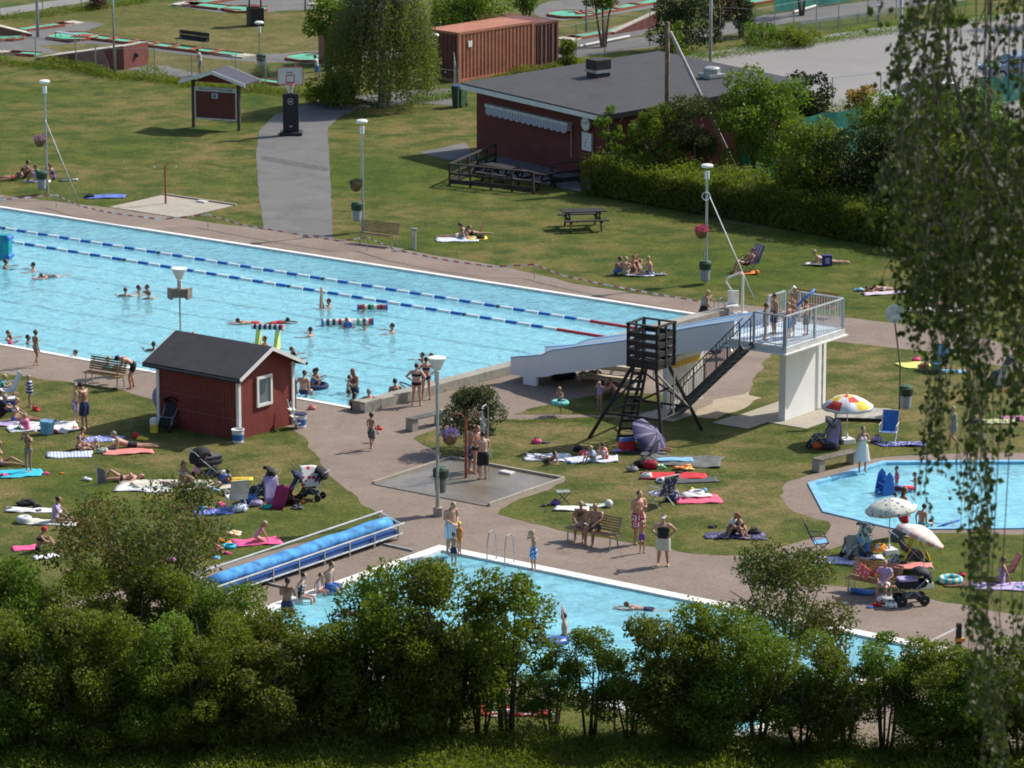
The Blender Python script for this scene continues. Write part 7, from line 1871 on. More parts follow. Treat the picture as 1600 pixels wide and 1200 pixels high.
MATG = mat((.13, .14, .13), .9, .15)
towel(1065, 722, 2.7, 1.5, -8, MATG, 'large grey picnic blanket below the lookout tower', wav_=.04); towel(1050, 745, 2.2, .9, -4, K['red'], 'red blanket in front of the grey picnic blanket'); towel(1075, 752, 2.1, .7, 6, K['dgrey'], 'dark blue grey blanket at the front of the picnic group')
towel(1057, 722, 1.3, .45, -4, K['lblue'], 'light blue towel lying on the grey picnic blanket', z=.05); heap(1065, 733, 'orange and yellow printed clothes on the red blanket', spots((.75, .20, .05), (.8, .65, .2), 9, .4), .35, z=.03, flat=.3)
bag(1016, 733, 'dark red beach bag standing on the red blanket', mat((.35, .01, .04), .8, .2), .3, tall=1.0); bag(1003, 730, 'black rucksack left of the dark red beach bag', K['black'], .3); bag(988, 737, 'grey mesh bag at the left end of the picnic group', K['grey'], .22); bag(1010, 748, 'white cotton bag in front of the black rucksack', K['white'], .22, tall=.9)
heap(1032, 733, 'green and white food boxes on the red blanket', spots((.15, .45, .15), (.75, .75, .7), 9, .4), .2, 'food', 'food', flat=.8); heap(1064, 740, 'black cap and clothes on the red blanket', K['black'], .22); heap(1038, 752, 'white and navy crumpled towel at the front of the red blanket', spots((.72, .7, .72), (.2, .2, .4), 9, .35), .26)
deckchair(1012, 722, 160, 'black folding chair with a grey towel behind the picnic group', K['dgrey'], fr=BLACK, sc=.8)
deckchair(1033, 790, 130, 'reclining folding chair covered with navy patterned clothes', spots((.03, .05, .14), (.5, .52, .65), 9, .35), fr=WHITE_D, sc=1.15); bag(1050, 783, 'navy patterned bag on the right side of the reclining chair', spots((.03, .05, .14), (.5, .52, .65), 9, .4), .3, tall=1.1)
bag(1057, 779, 'small orange toy bag next to the navy patterned bag', K['orange'], .14)
towel(1092, 782, 1.5, 1.1, 5, mat((.78, .12, .22), .85, .12), 'pink red blanket with baby things spread on the lawn'); towel(1089, 778, .9, .35, 10, K['white'], 'crumpled white cloth on the pink red blanket', z=.05, wav_=.08); ring(1088, 774, 'white and red baby ring on the pink red blanket', K['white'], .22, .06, .05); ball(1081, 770, 'yellow toy on the pink red blanket', K['yellow'], .08, .04); ball(1101, 772, 'light blue ball on the pink red blanket', K['lblue'], .09, .04)
towel(1150, 839, 2.0, .8, -4, spots((.05, .05, .14), (.35, .3, .45), 9, .3), 'navy patterned towel under the two seated women'); bag(1178, 836, 'black bag right of the two seated women', K['black'], .24); heap(1115, 824, 'black sandals and white bottle left of the two seated women', K['black'], .2, 'sandals', 'sandals', flat=.3)
towel(893, 796, 1.2, .5, -4, K['white'], 'white towel spread on the grass behind the seated couple', z=.01); ball(951, 793, 'white ball lying behind the seated couple', K['white'], .14); heap(933, 789, 'dark red shorts on a pale green cloth beside the white ball', K['brown'], .14, flat=.3); towel(934, 790, .8, .4, 0, mat((.5, .6, .5), .8), 'pale green cloth beside the white ball')
bag(868, 789, 'purple bag with a white bottle on the grass', K['purple'], .18); bag(849, 792, 'dark shoes left of the purple bag', K['dgrey'], .13, 'shoes', 'shoes', tall=.4); heap(853, 800, 'pair of black flip flops on the grass edge', K['black'], .1, 'flip_flops', 'sandals', flat=.2)
t = thing('folding_stool', 'grey folding camp stool behind the purple bag', 'stool', G(880, 787), 10)
for y in (-.17, .17): MB().bar((-.2, y, 0), (.2, y, .42), .02).build('leg', BLACK, t); MB().bar((.2, y, 0), (-.2, y, .42), .02).build('leg', BLACK, t)
MB().box((0, 0, .43), (.46, .36, .02)).build('seat', K['grey'], t)
bag(689, 664, 'white magazine and towel lying on the low plank bench', K['white'], .16, 'magazine', 'magazine', z=.46, tall=.2)
bag(697, 698, 'pair of towels in the shade of the round bush', K['grey'], .1) if False else None
ring(875, 647, 'turquoise and green swim ring around the running child', stripes([(.10, .50, .52), (.25, .60, .45)], .2, 0), .25, .085, .42, at=G(875, 650))
bag(890, 592, 'dark blue rucksack under the left end of the slide', K['navy'], .3); bag(872, 594, 'black bag under the left end of the slide', K['black'], .26); bag(928, 592, 'brown duffel bag under the slide', K['brown'], .36)
bag(592, 690, 'red and white bag carried by the dark haired boy', spots((.7, .05, .05), (.75, .75, .75), 5, .35), .15, z=.42); heap(660, 800, 'x', K['grey'], .1) if False else None
# white stone on pads
for (x, y, lb) in ((792, 741, 'white drain cover on the near wet shower pad'), (316, 317, 'white drain cover on the far shower pad')):
    tag(MB().box((0, 0, .07), (.5, .3, .08), UA).build('drain_cover', WHITE_D, loc=G(x, y), bevel=.01), lb, 'drain cover')
# --- right
t = thing('wooden_pallet', 'weathered grey wooden duckboard on the lawn by the round sign', 'duckboard', G(1350, 651), ang((1310, 655), (1392, 657)))
for i in range(10): MB().box((0, -.75 + i * .16, .14), (1.95, .14, .03)).build('board', mat((.42, .40, .36), .85, .2), t)
for x in (-.85, 0, .85): MB().box((x, 0, .06), (.08, 1.6, .12)).build('bearer', WOODD, t)
deckchair(1388, 690, 255, 'white framed deck chair with bright blue cloth facing the paddling pool', K['blue'], sc=1.05)
towel(1409, 695, 1.8, .7, 2, spots((.05, .06, .25), (.5, .52, .7), 8, .35), 'navy and white towel in front of the blue deck chair'); bag(1370, 690, 'grey bag and clothes left of the blue deck chair', K['lilac'], .22); heap(1459, 690, 'pair of grey shoes right of the navy towel', K['lilac'], .11, 'shoes', 'shoes', flat=.3)
stroller(1280, 700, 170, 'dark pushchair hung with orange bag near the red and yellow parasol', K['dgrey'], K['black']); drape(1303, 697, .98, .45, .55, .95, 75, K['lilac'], 'long lilac towel hanging off the pushchair near the parasol')
bag(1277, 701, 'orange red bag with black trim beside the pushchair', mat((.75, .14, .03), .7, .2), .24, tall=1.0, strap=K['black']); bag(1296, 703, 'black bag with white tag under the lilac towel', K['black'], .26)
towel(1430, 572, 1.2, .9, 20, K['lemon'], 'bright yellow towel on the upper right lawn'); bag(1431, 565, 'pink purple bag at the back of the yellow towel', K['pink'], .2); bag(1443, 579, 'bag with red flowers beside the turquoise tub', spots((.7, .12, .05), (.3, .55, .6), 9, .45), .24, tall=1.1)
bucket(1463, 581, 'turquoise tub in front of the blue deck chair with sunbather', mat((.08, .42, .42), .5), 1.0); deckchair(1468, 582, 250, 'blue deck chair under the sunbather on the upper right lawn', K['lblue'], sc=1.0, fr=K['navy']); towel(1490, 581, .9, .5, 0, K['lblue'], 'light blue cloth right of the blue deck chair')
stroller(1562, 600, 200, 'dark pushchair with a pale towel behind the birch on the right', K['dgrey']); drape(1572, 603, .8, .4, .5, .75, 40, K['cream'], 'pale towel hanging from the pushchair behind the birch')
heap(1565, 612, 'red shoes under the pushchair behind the birch', K['red'], .12, 'shoes', 'shoes', flat=.4)
towel(1548, 660, 1.8, .7, 0, mat((.45, .48, .25), .8), 'yellow and grey towel behind the birch twigs'); bag(1520, 662, 'dark bag at the left of the yellow grey towel', K['navy'], .25); towel(1590, 655, 1.0, .6, 0, spots((.3, .05, .1), (.4, .3, .5), 8, .4), 'dark red patterned cloth at the right edge')
# north sunbathers' things
NT = ((715, 375, 1.9, .9, 0, SB, 'pale patterned towel under the two sunbathers by the ashtray bollard'), (745, 373, 1.0, .7, 5, K['yellow'], 'yellow towel under the sunbather in black'), (1000, 430, 1.3, .7, 3, SB, 'pale towel in the middle of the ring of five boys'), (1026, 430, .9, .4, 3, K['bdot'], 'blue checked towel at the right of the ring of five'), (165, 308, 1.9, .8, 5, mat((.10, .17, .50), .8), 'blue towel lying alone on the far left lawn'), (1275, 414, 1.0, .5, 0, WH, 'white towel under the elbows of the man in dark briefs'), (1380, 459, 1.9, .7, 12, spots((.62, .52, .58), (.5, .4, .5), 9, .4), 'pale pink towel under the woman lying face down'), (1470, 485, 2.6, .8, 0, WH, 'white towel under the group behind the round sign'), (60, 284, 1.2, .5, 0, WH, 'white towel beside the far left lamp post'), (105, 282, .9, .4, 8, K['dgrey'], 'dark cloth right of the far left lamp post'), (1165, 428, .9, .5, 10, K['orange'], 'orange towel trailing under the striped deck chair'), (1475, 411, 1.6, .8, 0, K['lilac'], 'pale blanket in the hedge shade behind the birch'))
for a in NT: towel(*a[:6], a[6])
heap(118, 281, 'white shoes on the dark cloth at the far left', K['white'], .13, 'shoes', 'shoes', flat=.4); bag(140, 309, 'dark bag at the left end of the lone blue towel', K['black'], .24, tall=.6); bag(721, 375, 'light blue book under the arms of the sunbather in white', K['lblue'], .14, 'book', 'book', tall=.3); bag(751, 374, 'black bag beside the two sunbathers by the bollard', K['black'], .2)
deckchair(1172, 424, 215, 'striped red and blue deck chair on the lawn beyond the pool', stripes([(.45, .08, .10), (.12, .18, .45), (.6, .6, .6)], .17, 1), fr=K['navy'], sc=1.1); ball(1183, 429, 'orange ball right of the striped deck chair', K['orange'], .10)
t = thing('cool_bag', 'blue and white cool bag standing beside the sunbather in dark briefs', 'cool bag', G(1292, 415), 5); MB().box((0, 0, .24), (.42, .26, .46)).build('bag_body', mat((.03, .03, .22), .7), t, bevel=.03); MB().box((0, -.135, .24), (.2, .01, .26)).build('print', K['lilac'], t)
heap(1345, 455, 'turquoise bundled towel at the head of the face down sunbather', spots((.10, .40, .6), (.5, .7, .8), 8, .35), .24); heap(1325, 411, 'small white and dark thing lying right of the cool bag', K['grey'], .07, 'shoes', 'shoes'); bag(1462, 415, 'bright blue bag in the hedge shade behind the birch', K['blue'], .2)
drape(1240, 483, .95, .3, .3, .3, 0, K['white'], 'black and white towel hung on the long bench behind the platform'); bag(1262, 494, 'dark red bag under the long bench behind the platform', mat((.3, .02, .05), .8), .18)
ring(1142, 540, 'lilac swim ring lying on the deck behind the platform stair', K['lilac'], .3, .09); bag(1118, 552, 'navy bags on the deck behind the platform stair', K['navy'], .25)
t = thing('cafe_table', 'grey folding table with bags behind the platform stair', 'table', G(1130, 560), 20); MB().box((0, 0, .55), (1.0, .6, .03)).build('table_top', K['grey'], t)
for x in (-.45, .45): MB().bar((x, -.25, 0), (x * .6, .25, .55), .03).build('leg', GALV, t)
# paddling pool
t = thing('toddler_slide', 'small blue plastic toddler slide standing in the paddling pool', 'toddler slide', G(1384, 768, 0) + Vector((0, 0, -.40)), 200)
SLB = mat((.02, .12, .48), .35, .1)
for y in (-.3, .3):
    b = MB(); pts = [(-.12, y, 0), (-.16, y, .55), (-.10, y, 1.0), (.02, y, 1.16), (.16, y, 1.0), (.26, y, .5), (.30, y, 0)]; b.quadprism(pts, (0, .05, 0)); b.build('side_panel', SLB, t)
b = MB(); b.quadprism([(-.9, -.2, .34), (-.9, .22, .34), (.05, .22, .80), (.05, -.2, .80)], (0, 0, .04)); b.build('chute', mat((.05, .25, .62), .35), t)
for k in range(3): MB().box((.30 - k * .09, 0, .22 + k * .24), (.14, .5, .04)).build('step', SLB, t)
t = thing('paddling_float', 'red and pink child float beside the blue toddler slide', 'float', G(1413, 763) + Vector((0, 0, -.05))); MB().tube([(-.35, 0, .05), (0, -.05, .05), (.35, 0, .05)], [.07, .10, .07], 10).build('float_body', K['red'], t, smooth=True); MB().tube([(-.3, .15, .05), (.3, .15, .05)], .06, 8).build('float_tube', K['pink'], t, smooth=True)
def noodle(p, q, label, m, r=.035):
    o = MB().tube([(0, 0, 0), (q - p) * .5 + Vector((0, 0, .03)), q - p], r, 8).build('pool_noodle', m, loc=p, smooth=True); return tag(o, label, 'pool noodle')
NB = mat((.02, .10, .42), .5)
noodle(G(1462, 826, 0), G(1498, 813, .12), 'long blue foam noodle of the boy in the paddling pool', NB, .045)
noodle(F(-13.6, 8.4, 4.15), F(-14.0, 9.05, 4.75), 'blue foam noodle held up on the diving platform', mat((.03, .22, .68), .5), .045)
noodle(G(625, 597, -.03), G(645, 605, .05), 'grey foam noodle on the water left of the two standing women', K['dgrey'], .03)
tag(MB().sph((0, 0, 0), (.55, .30, .16), 16, 10).build('air_mattress', mat((.02, .09, .40), .4), loc=G(866, 1003) + Vector((0, 0, 0)), smooth=True, rz=R(30)), 'dark blue float on the small pool above the bushes', 'float')
heap(1402, 862, 'x', K['grey'], .1) if False else None
# picnic group lower right
deckchair(1279, 863, 5, 'light blue folding chair standing left of the picnic group', K['lblue'], fr=K['navy'], sc=1.0)
stroller(1336, 872, 215, 'pushchair with pale patterned hood behind the blue cool box', spots((.55, .58, .5), (.08, .12, .12), 6, .4), K['khaki']); drape(1328, 872, .75, .4, .5, .7, 100, K['khaki'], 'beige and lilac clothes piled on the pale hooded pushchair')
t = cooler(1344, 868, 'large blue cool box with pale rim in the picnic group', K['blue'], K['lblue'], 1.35, True); ball(1322, 869, 'blue grey ball in front of the pale hooded pushchair', K['lblue'], .13)
bag(1371, 866, 'orange, white and yellow beach bag right of the cool box', spots((.80, .28, .04), (.8, .72, .3), 5, .4, (.8, .8, .76)), .32, tall=1.0); heap(1358, 865, 'pink bag beside the orange beach bag', K['pink'], .14)
towel(1312, 877, 1.5, .9, -8, spots((.42, .38, .62), (.65, .65, .75), 7, .4), 'lilac patterned blanket at the left of the picnic group'); towel(1349, 871, 1.3, .6, -3, SB, 'white patterned blanket beneath the blue cool box')
drape(1352, 933, .98, 1.0, .25, .3, 15, spots((.72, .08, .07), (.74, .70, .66), 9, .3), 'red patterned towel hung over the back of the picnic bench')
stroller(1422, 885, 20, 'grey pushchair under a bright yellow raincoat', K['dgrey'], K['black'], sc=1.15); drape(1430, 886, 1.18, .5, .6, .95, 10, K['yellow'], 'bright yellow raincoat hanging over the grey pushchair'); drape(1440, 880, 1.25, .2, .25, .25, 40, K['lpink'], 'pink towel on the handle of the yellow draped pushchair')
bag(1398, 885, 'white and navy patterned bag before the yellow draped pushchair', spots((.6, .6, .62), (.08, .08, .12), 11, .4), .34, tall=.8); towel(1425, 895, 1.4, .5, 0, K['coral'], 'coral towel on the grass behind the dark pram', z=.2)
stroller(1424, 944, 190, 'navy black pram parked before the picnic bench', mat((.012, .015, .03), .7), K['lilac'], True, 1.08)
bag(1384, 942, 'white plastic bag over a black bag at the foot of the pram', spots((.7, .7, .68), (.02, .02, .02), 4, .3), .3); bag(1392, 950, 'crumpled white and teal bag in front of the black bag', spots((.72, .72, .7), (.1, .35, .35), 6, .3), .22); heap(1368, 948, 'red towel and blue toys at the feet of the woman on the picnic bench', K['red'], .18); heap(1360, 950, 'blue toy at the feet of the woman on the picnic bench', K['blue'], .12, 'toys', 'toy'); bag(1352, 926, 'flat blue bag lying on the deck edge left of the woman', K['blue'], .28, tall=.3) if False else towel(1350, 927, .9, .5, -5, K['blue'], 'flat blue bag lying on the deck edge left of the woman', wav_=.05, cat='bag', name='bag')
ring(1485, 910, 'turquoise and yellow swim ring lying on the lower right lawn', stripes([(.05, .45, .6), (.6, .65, .45)], .22, 0), .30, .10); bag(1502, 901, 'small red bag behind the turquoise swim ring', K['red'], .15); towel(1515, 914, 1.6, .7, 0, K['brown'], 'brown towel on the lower right lawn'); towel(1560, 918, 1.8, .8, 0, K['lilac'], 'lilac towel under the sunbather behind the birch twigs')
deckchair(1573, 905, 190, 'rust coloured low chair behind the birch twigs', K['coral'], fr=BLACK, sc=.8); heap(1596, 920, 'light blue bag at the right edge of the lower lawn', K['lblue'], .16)
tag(MB().sph((0, 0, .02), (.1, .06, .03), 8, 6).build('litter', WHITE, loc=G(1320, 943)), 'scrap of white paper on the deck near the bush', 'litter')
# behind the foreground hedge
towel(800, 1112, 2.0, .9, 0, K['red'], 'red towel behind the foreground bushes'); towel(815, 1115, 1.8, .6, 0, WH, 'white towel edge behind the foreground bushes'); bag(770, 1112, 'white and green bag left of the red towel', spots((.7, .75, .7), (.2, .6, .1), 5, .4), .2)
towel(570, 1070, 3.0, 1.2, 0, WH, 'long white blanket glimpsed through the left bushes'); bag(545, 1066, 'coral bag on the long white blanket', K['coral'], .2); towel(1020, 1100, 2.5, 1.2, 0, WH, 'white sheet glimpsed low through the middle bushes'); towel(1140, 1108, 2.6, 1.2, 0, WH, 'white sheet glimpsed through the right bushes'); bag(1195, 1106, 'red bag on the white sheet behind the right bushes', K['red'], .25); bag(1250, 1106, 'white bundle behind the right bushes', K['white'], .2)
person(1095, 1098, 'stand', 90, 'child in an orange swim vest glimpsed through the bushes', 'tan', 'bl', (('shirt', K['orange']),), 1.2, 'c')
person(625, 1108, 'stand', 90, 'person whose bare legs show below the left bushes', 'tan', 'br', (('trunks', K['brown']),), 1.6, 'm')
# floats on the big pool
t = thing('turquoise_float', 'big turquoise inflatable block cut by the left edge of the picture', 'inflatable', G(-8, 402) + Vector((0, 0, -.06)), -15)
MB().box((0, 0, .55), (1.5, .5, 1.1)).build('block', mat((.0, .30, .38), .4), t, bevel=.08)
for z in (.15, .95): MB().tube([(.68, -.28, z), (.68, .28, z)], .12, 12).build('corner_tube', mat((.02, .16, .5), .4), t)
def roll_float(px, py, L, label, rz, cols, cross=True, r=.13):
    t = thing('roll_float', label, 'inflatable', G(px, py) + Vector((0, 0, .02)), rz); k = int(L / .12); b = MB()
    for i in range(k):
        b.m = cols[i % len(cols)]; x = -L / 2 + i * L / k; b.tube([(x, 0, .06), (x + L / k * .96, 0, .06)], r, 14)
    b.build('striped_roll', [WHITE, mat((.02, .06, .06), .5), mat((.65, .04, .05), .5), mat((.05, .42, .15), .5)], t)
    for s in (-1, 1): MB().tube([(s * L / 2, 0, .06), (s * (L / 2 + .08), 0, .06)], r * 1.15, 14).build('end_cap', K['blue'], t)
    if cross: MB().tube([(0, -.45, .04), (0, .1, .08)], .15, 14).build('cross_roll', [WHITE], t); MB().tube([(0, -.52, .04), (0, -.45, .04)], .17, 14).build('end_cap', K['blue'], t)
    return t
roll_float(543, 506, 1.95, 'white roll float with black and red bands and blue end discs in mid pool', 4, (0, 1, 0, 1, 0, 2, 0, 0, 2, 0, 0, 3, 0, 1, 0, 2))
roll_float(582, 483, 1.1, 'short raft of coloured foam rolls near the lane rope', -2, (2, 1, 0, 1, 3, 0, 2, 1), False, .11)
t = thing('yellow_float', 'yellow inflatable trestle with a striped roll on top in the pool behind the hut', 'inflatable', G(418, 547) + Vector((0, 0, -.02)), -8)
YL = mat((.72, .78, .20), .45, .05)
for s in (-1, 1):
    b = MB(); b.quadprism([(s * .38 - .10, -.45, 0), (s * .38 - .10, .45, 0), (s * .38 - .04, .12, .85), (s * .38 - .04, -.12, .85)], (.16, 0, 0)); b.build('side_wing', YL, t, bevel=.04)
b = MB()
for i in range(12): b.m = i % 2; b.tube([(-.62 + i * .10, 0, .95), (-.62 + i * .10 + .09, 0, .95)], .11, 12)
b.build('striped_roll', [WHITE_D, K['navy']], t); MB().tube([(.58, 0, .95), (.66, 0, .95)], .14, 12).build('end_cap', K['coral'], t)
ring(492, 598, 'dark blue ring around the adult and child in the big pool', K['navy'], .42, .09, 0, at=G(493, 603) + Vector((0, 0, -.08)))
raise_people()
# ---------------------------------------------------------------- vegetation
BARK = mat((.10, .08, .06), .9, .3, 6, bmp=.4); BARKG = mat((.20, .18, .15), .9, .3, 5, bmp=.4); BIRCHB = mat((.52, .50, .46), .8, .35, 2.2, col2=(.10, .09, .08))
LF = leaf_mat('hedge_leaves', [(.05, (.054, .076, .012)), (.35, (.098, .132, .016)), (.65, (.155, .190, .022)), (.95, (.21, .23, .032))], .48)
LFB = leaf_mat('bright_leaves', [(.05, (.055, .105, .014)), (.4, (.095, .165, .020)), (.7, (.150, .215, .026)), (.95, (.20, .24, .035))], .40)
LFD = leaf_mat('dark_leaves', [(.05, (.018, .032, .010)), (.5, (.034, .056, .016)), (.95, (.060, .082, .024))], .25)  # its dark colour also paints in the shade of trees behind the hedge
LFR = leaf_mat('rowan_leaves', [(.05, (.045, .070, .018)), (.45, (.075, .105, .024)), (.68, (.11, .125, .032)), (.80, (.17, .12, .035)), (.95, (.26, .11, .04))], .34)
LFW = leaf_mat('birch_leaves', [(.05, (.065, .090, .022)), (.5, (.12, .150, .036)), (.95, (.18, .21, .055))], .44)
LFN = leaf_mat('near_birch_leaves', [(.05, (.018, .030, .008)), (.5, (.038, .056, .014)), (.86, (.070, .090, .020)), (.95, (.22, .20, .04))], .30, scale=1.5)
LFA = leaf_mat('autumn_leaves', [(.05, (.10, .14, .02)), (.45, (.18, .18, .03)), (.6, (.45, .20, .04)), (.95, (.60, .26, .06))], .36)
LFP = leaf_mat('purple_leaves', [(.1, (.05, .018, .022)), (.6, (.09, .03, .03)), (.95, (.12, .07, .04))], .25)

def crown_pts(rng, n, blobs, lo=.45):
    w = np.array([b[3] ** 2.2 for b in blobs]); w /= w.sum(); idx = rng.choice(len(blobs), n, p=w)
    B = np.array([b[:4] for b in blobs])[idx]; d = rng.normal(size=(n, 3)); d /= np.linalg.norm(d, axis=1)[:, None]
    r = B[:, 3:4] * rng.uniform(lo, 1.0, (n, 1)) ** .6 * (1 + .10 * rng.normal(size=(n, 1)))
    return B[:, :3] + d * r * np.array([1, 1, .85])
def bush_blobs(rnd, W, H, z0, nb, rb, shape='bush'):
    bl = []
    for i in range(nb):
        f = rnd.random(); z = z0 + (H - z0) * (.12 + .80 * f)
        if shape == 'bush': rr = W / 2 * math.sqrt(max(.05, 1 - ((z - z0 - (H - z0) * .42) / ((H - z0) * .62)) ** 2))
        elif shape == 'cone': rr = W / 2 * (1 - .75 * f)
        elif shape == 'vase': rr = W / 2 * (.35 + .75 * f) * (1 if f < .8 else .8)
        else: rr = W / 2
        a = rnd.random() * 6.283; q = rr * (rnd.random() ** .45) * .80
        bl.append((q * math.cos(a), q * math.sin(a), z, rb * rnd.uniform(.6, 1.25)))
    return bl
def stems(W, H, rnd, n, r, fork=2, spread=.3):
    mb = MB()
    for i in range(n):
        a = rnd.random() * 6.283; b0 = Vector((.12 * math.cos(a) * n ** .5 * .6, .12 * math.sin(a) * n ** .5 * .6, 0)); e = Vector((W * spread * math.cos(a) * rnd.uniform(.5, 1.1), W * spread * math.sin(a) * rnd.uniform(.5, 1.1), H * rnd.uniform(.7, .9)))
        m_ = b0.lerp(e, .45) + Vector((rnd.uniform(-.1, .1), rnd.uniform(-.1, .1), .05 * H)); mb.tube([b0, b0.lerp(m_, .5), m_, e.lerp(m_, .4), e], [r, r * .8, r * .62, r * .4, r * .12], 7)
        for j in range(fork):
            p = m_.lerp(e, rnd.uniform(0, .5)); a2 = a + rnd.uniform(-1.5, 1.5); q = p + Vector((W * .25 * math.cos(a2), W * .25 * math.sin(a2), H * rnd.uniform(.12, .25))); mb.tube([p, p.lerp(q, .5) + Vector((0, 0, .05)), q], [r * .4, r * .25, r * .08], 5)
    return mb
def plant(name, seed, W, H, z0, n, size, m, nb=26, rb=.6, shape='bush', nst=5, r=.05, bark=BARK, droop=0, spread=.3, lo=.45):
    """meshes of one plant: foliage and trunk"""
    rnd = random.Random(seed); rng = np.random.default_rng(seed)
    bl = bush_blobs(rnd, W, H, z0, nb, rb, shape); vs, rd = leaf_quads(crown_pts(rng, n, bl, lo), size, rng, droop)
    return quad_mesh('foliage', vs, rd, m), stems(W, H, rnd, nst, r, spread=spread).mesh('trunk', bark, True)
def put_plant(ms, loc, label, name='bush', cat='bush', rz=0, s=1.0, group=None, fol='foliage', sz=None):
    t = thing(name, label, cat, loc, rz, group, s)
    if sz: t.scale = (s, s, s * sz)
    for nm, me in ((fol, ms[0]), ('trunk', ms[1])):
        o = bpy.data.objects.new(nm, me); COL.objects.link(o); o.parent = t
    return t
LFM = leaf_mat('mixed_leaves', [(.05, (.050, .064, .014)), (.4, (.095, .115, .020)), (.75, (.15, .165, .030)), (.95, (.24, .20, .05))], .45, scale=1.3)
HV = [plant('h', 11 + i, 3.9 + .4 * (i % 3), 4.2, (.25, .7, .3, .8)[i], (17500, 15000, 16500, 14500)[i], (.105, .115, .10, .12)[i], (LF, LFB, LF, LFM)[i], (40, 30, 44, 26)[i], .58, 'bush', 6, .055) for i in range(4)]
HL = [plant('hl', 31 + i, 2.9, 4.6, 1.15, 8800, .11, LFB if i else LF, 22, .52, 'bush', 6, .05, lo=.3) for i in range(2)]
HG = 'bushes of the foreground hedge'
rows = [ # px, ytop, ybase, variant, name in words
 (-40, 880, 1070, 0), (30, 868, 1075, 1), (118, 878, 1070, 2), (205, 893, 1075, 3), (290, 884, 1070, 0), (362, 905, 1080, 1),
 (-20, 935, 1160, 2), (75, 950, 1165, 3), (170, 945, 1160, 0), (262, 955, 1165, 1), (352, 950, 1158, 2), (432, 958, 1150, 3), (510, 962, 1155, 0),
 (30, 985, 1172, 1), (125, 1000, 1174, 2), (310, 1005, 1172, 0), (400, 1010, 1170, 3), (575, 905, 1135, 1), (605, 990, 1152, 3), (668, 985, 1158, 0), (640, 872, 1140, 2), (702, 880, 1145, 3), (792, 884, 1150, 10), (752, 955, 1148, 11), (862, 1018, 1148, 11), (922, 972, 1152, 10), (985, 1005, 1158, 11), (1045, 962, 1160, 3), (1112, 945, 1162, 0), (1180, 965, 1166, 1), (1250, 990, 1170, 2), (1318, 1012, 1172, 3), (1385, 975, 1174, 11), (1450, 1003, 1178, 0), (1520, 1010, 1180, 1), (1590, 1000, 1184, 2), (1650, 990, 1188, 3), (1080, 1030, 1166, 1), (1485, 1060, 1184, 1)]
rows = rows[:6] + sorted(rows[6:])
where = {}
ordw = ['first', 'second', 'third', 'fourth', 'fifth', 'sixth', 'seventh', 'eighth', 'ninth', 'tenth', 'eleventh', 'twelfth', 'thirteenth', 'fourteenth', 'fifteenth', 'sixteenth', 'seventeenth', 'eighteenth', 'nineteenth', 'twentieth', 'twenty-first', 'twenty-second', 'twenty-third', 'twenty-fourth', 'twenty-fifth', 'twenty-sixth', 'twenty-seventh', 'twenty-eighth', 'twenty-ninth', 'thirtieth', 'thirty-first', 'thirty-second', 'thirty-third', 'thirty-fourth', 'thirty-fifth', 'thirty-sixth', 'thirty-seventh', 'thirty-eighth', 'thirty-ninth', 'fortieth']
for i, (px, yt, yb, v) in enumerate(rows):
    hgt = (yb - yt) / ((yb + 913) * .947 / 35.7); ms = HL[v - 10] if v >= 10 else HV[v]; H0 = 4.6 if v >= 10 else 4.2
    s = hgt / (H0 * 1.04); s_ = max(.78, min(1.12, s * (1.0 if s > .85 else 1.12)))
    row = 'rear' if i < 6 else 'front'; k = i if i < 6 else i - 6
    lb = f'{"airy light green" if v >= 10 else "dense leafy green"} bush, {ordw[k]} from the left in the {row} row of the foreground hedge'
    put_plant(ms, G(px, yb), lb, 'bush', 'bush', (i * 67) % 360, s_, HG, sz=s / s_)
# rowans
RW = plant('r', 71, 7.2, 5.5, 2.2, 12000, .115, LFR, 34, .75, 'bush', 7, .06, lo=.3); RW2 = plant('r2', 72, 4.3, 3.9, .8, 12500, .105, LFR, 26, .7, 'bush', 6, .05)
put_plant(RW, G(232, 1030), 'airy rowan with reddish leaf clusters rising behind the left hedge', 'rowan', 'tree', 20)
put_plant(RW2, G(1228, 1062), 'round dull green rowan bush standing above the right hedge', 'rowan', 'tree', 120, .98)
# shower bush
SB_ = plant('s', 81, 2.3, 2.5, .1, 9500, .085, leaf_mat('grey_green_leaves', [(.05, (.035, .05, .02)), (.5, (.065, .085, .035)), (.8, (.10, .12, .055)), (.95, (.2, .17, .12))], .3), 26, .40, 'bush', 6, .03)
put_plant(SB_, G(742, 706), 'round grey green bush between the plank bench and the shower pad', 'bush', 'bush', 0)
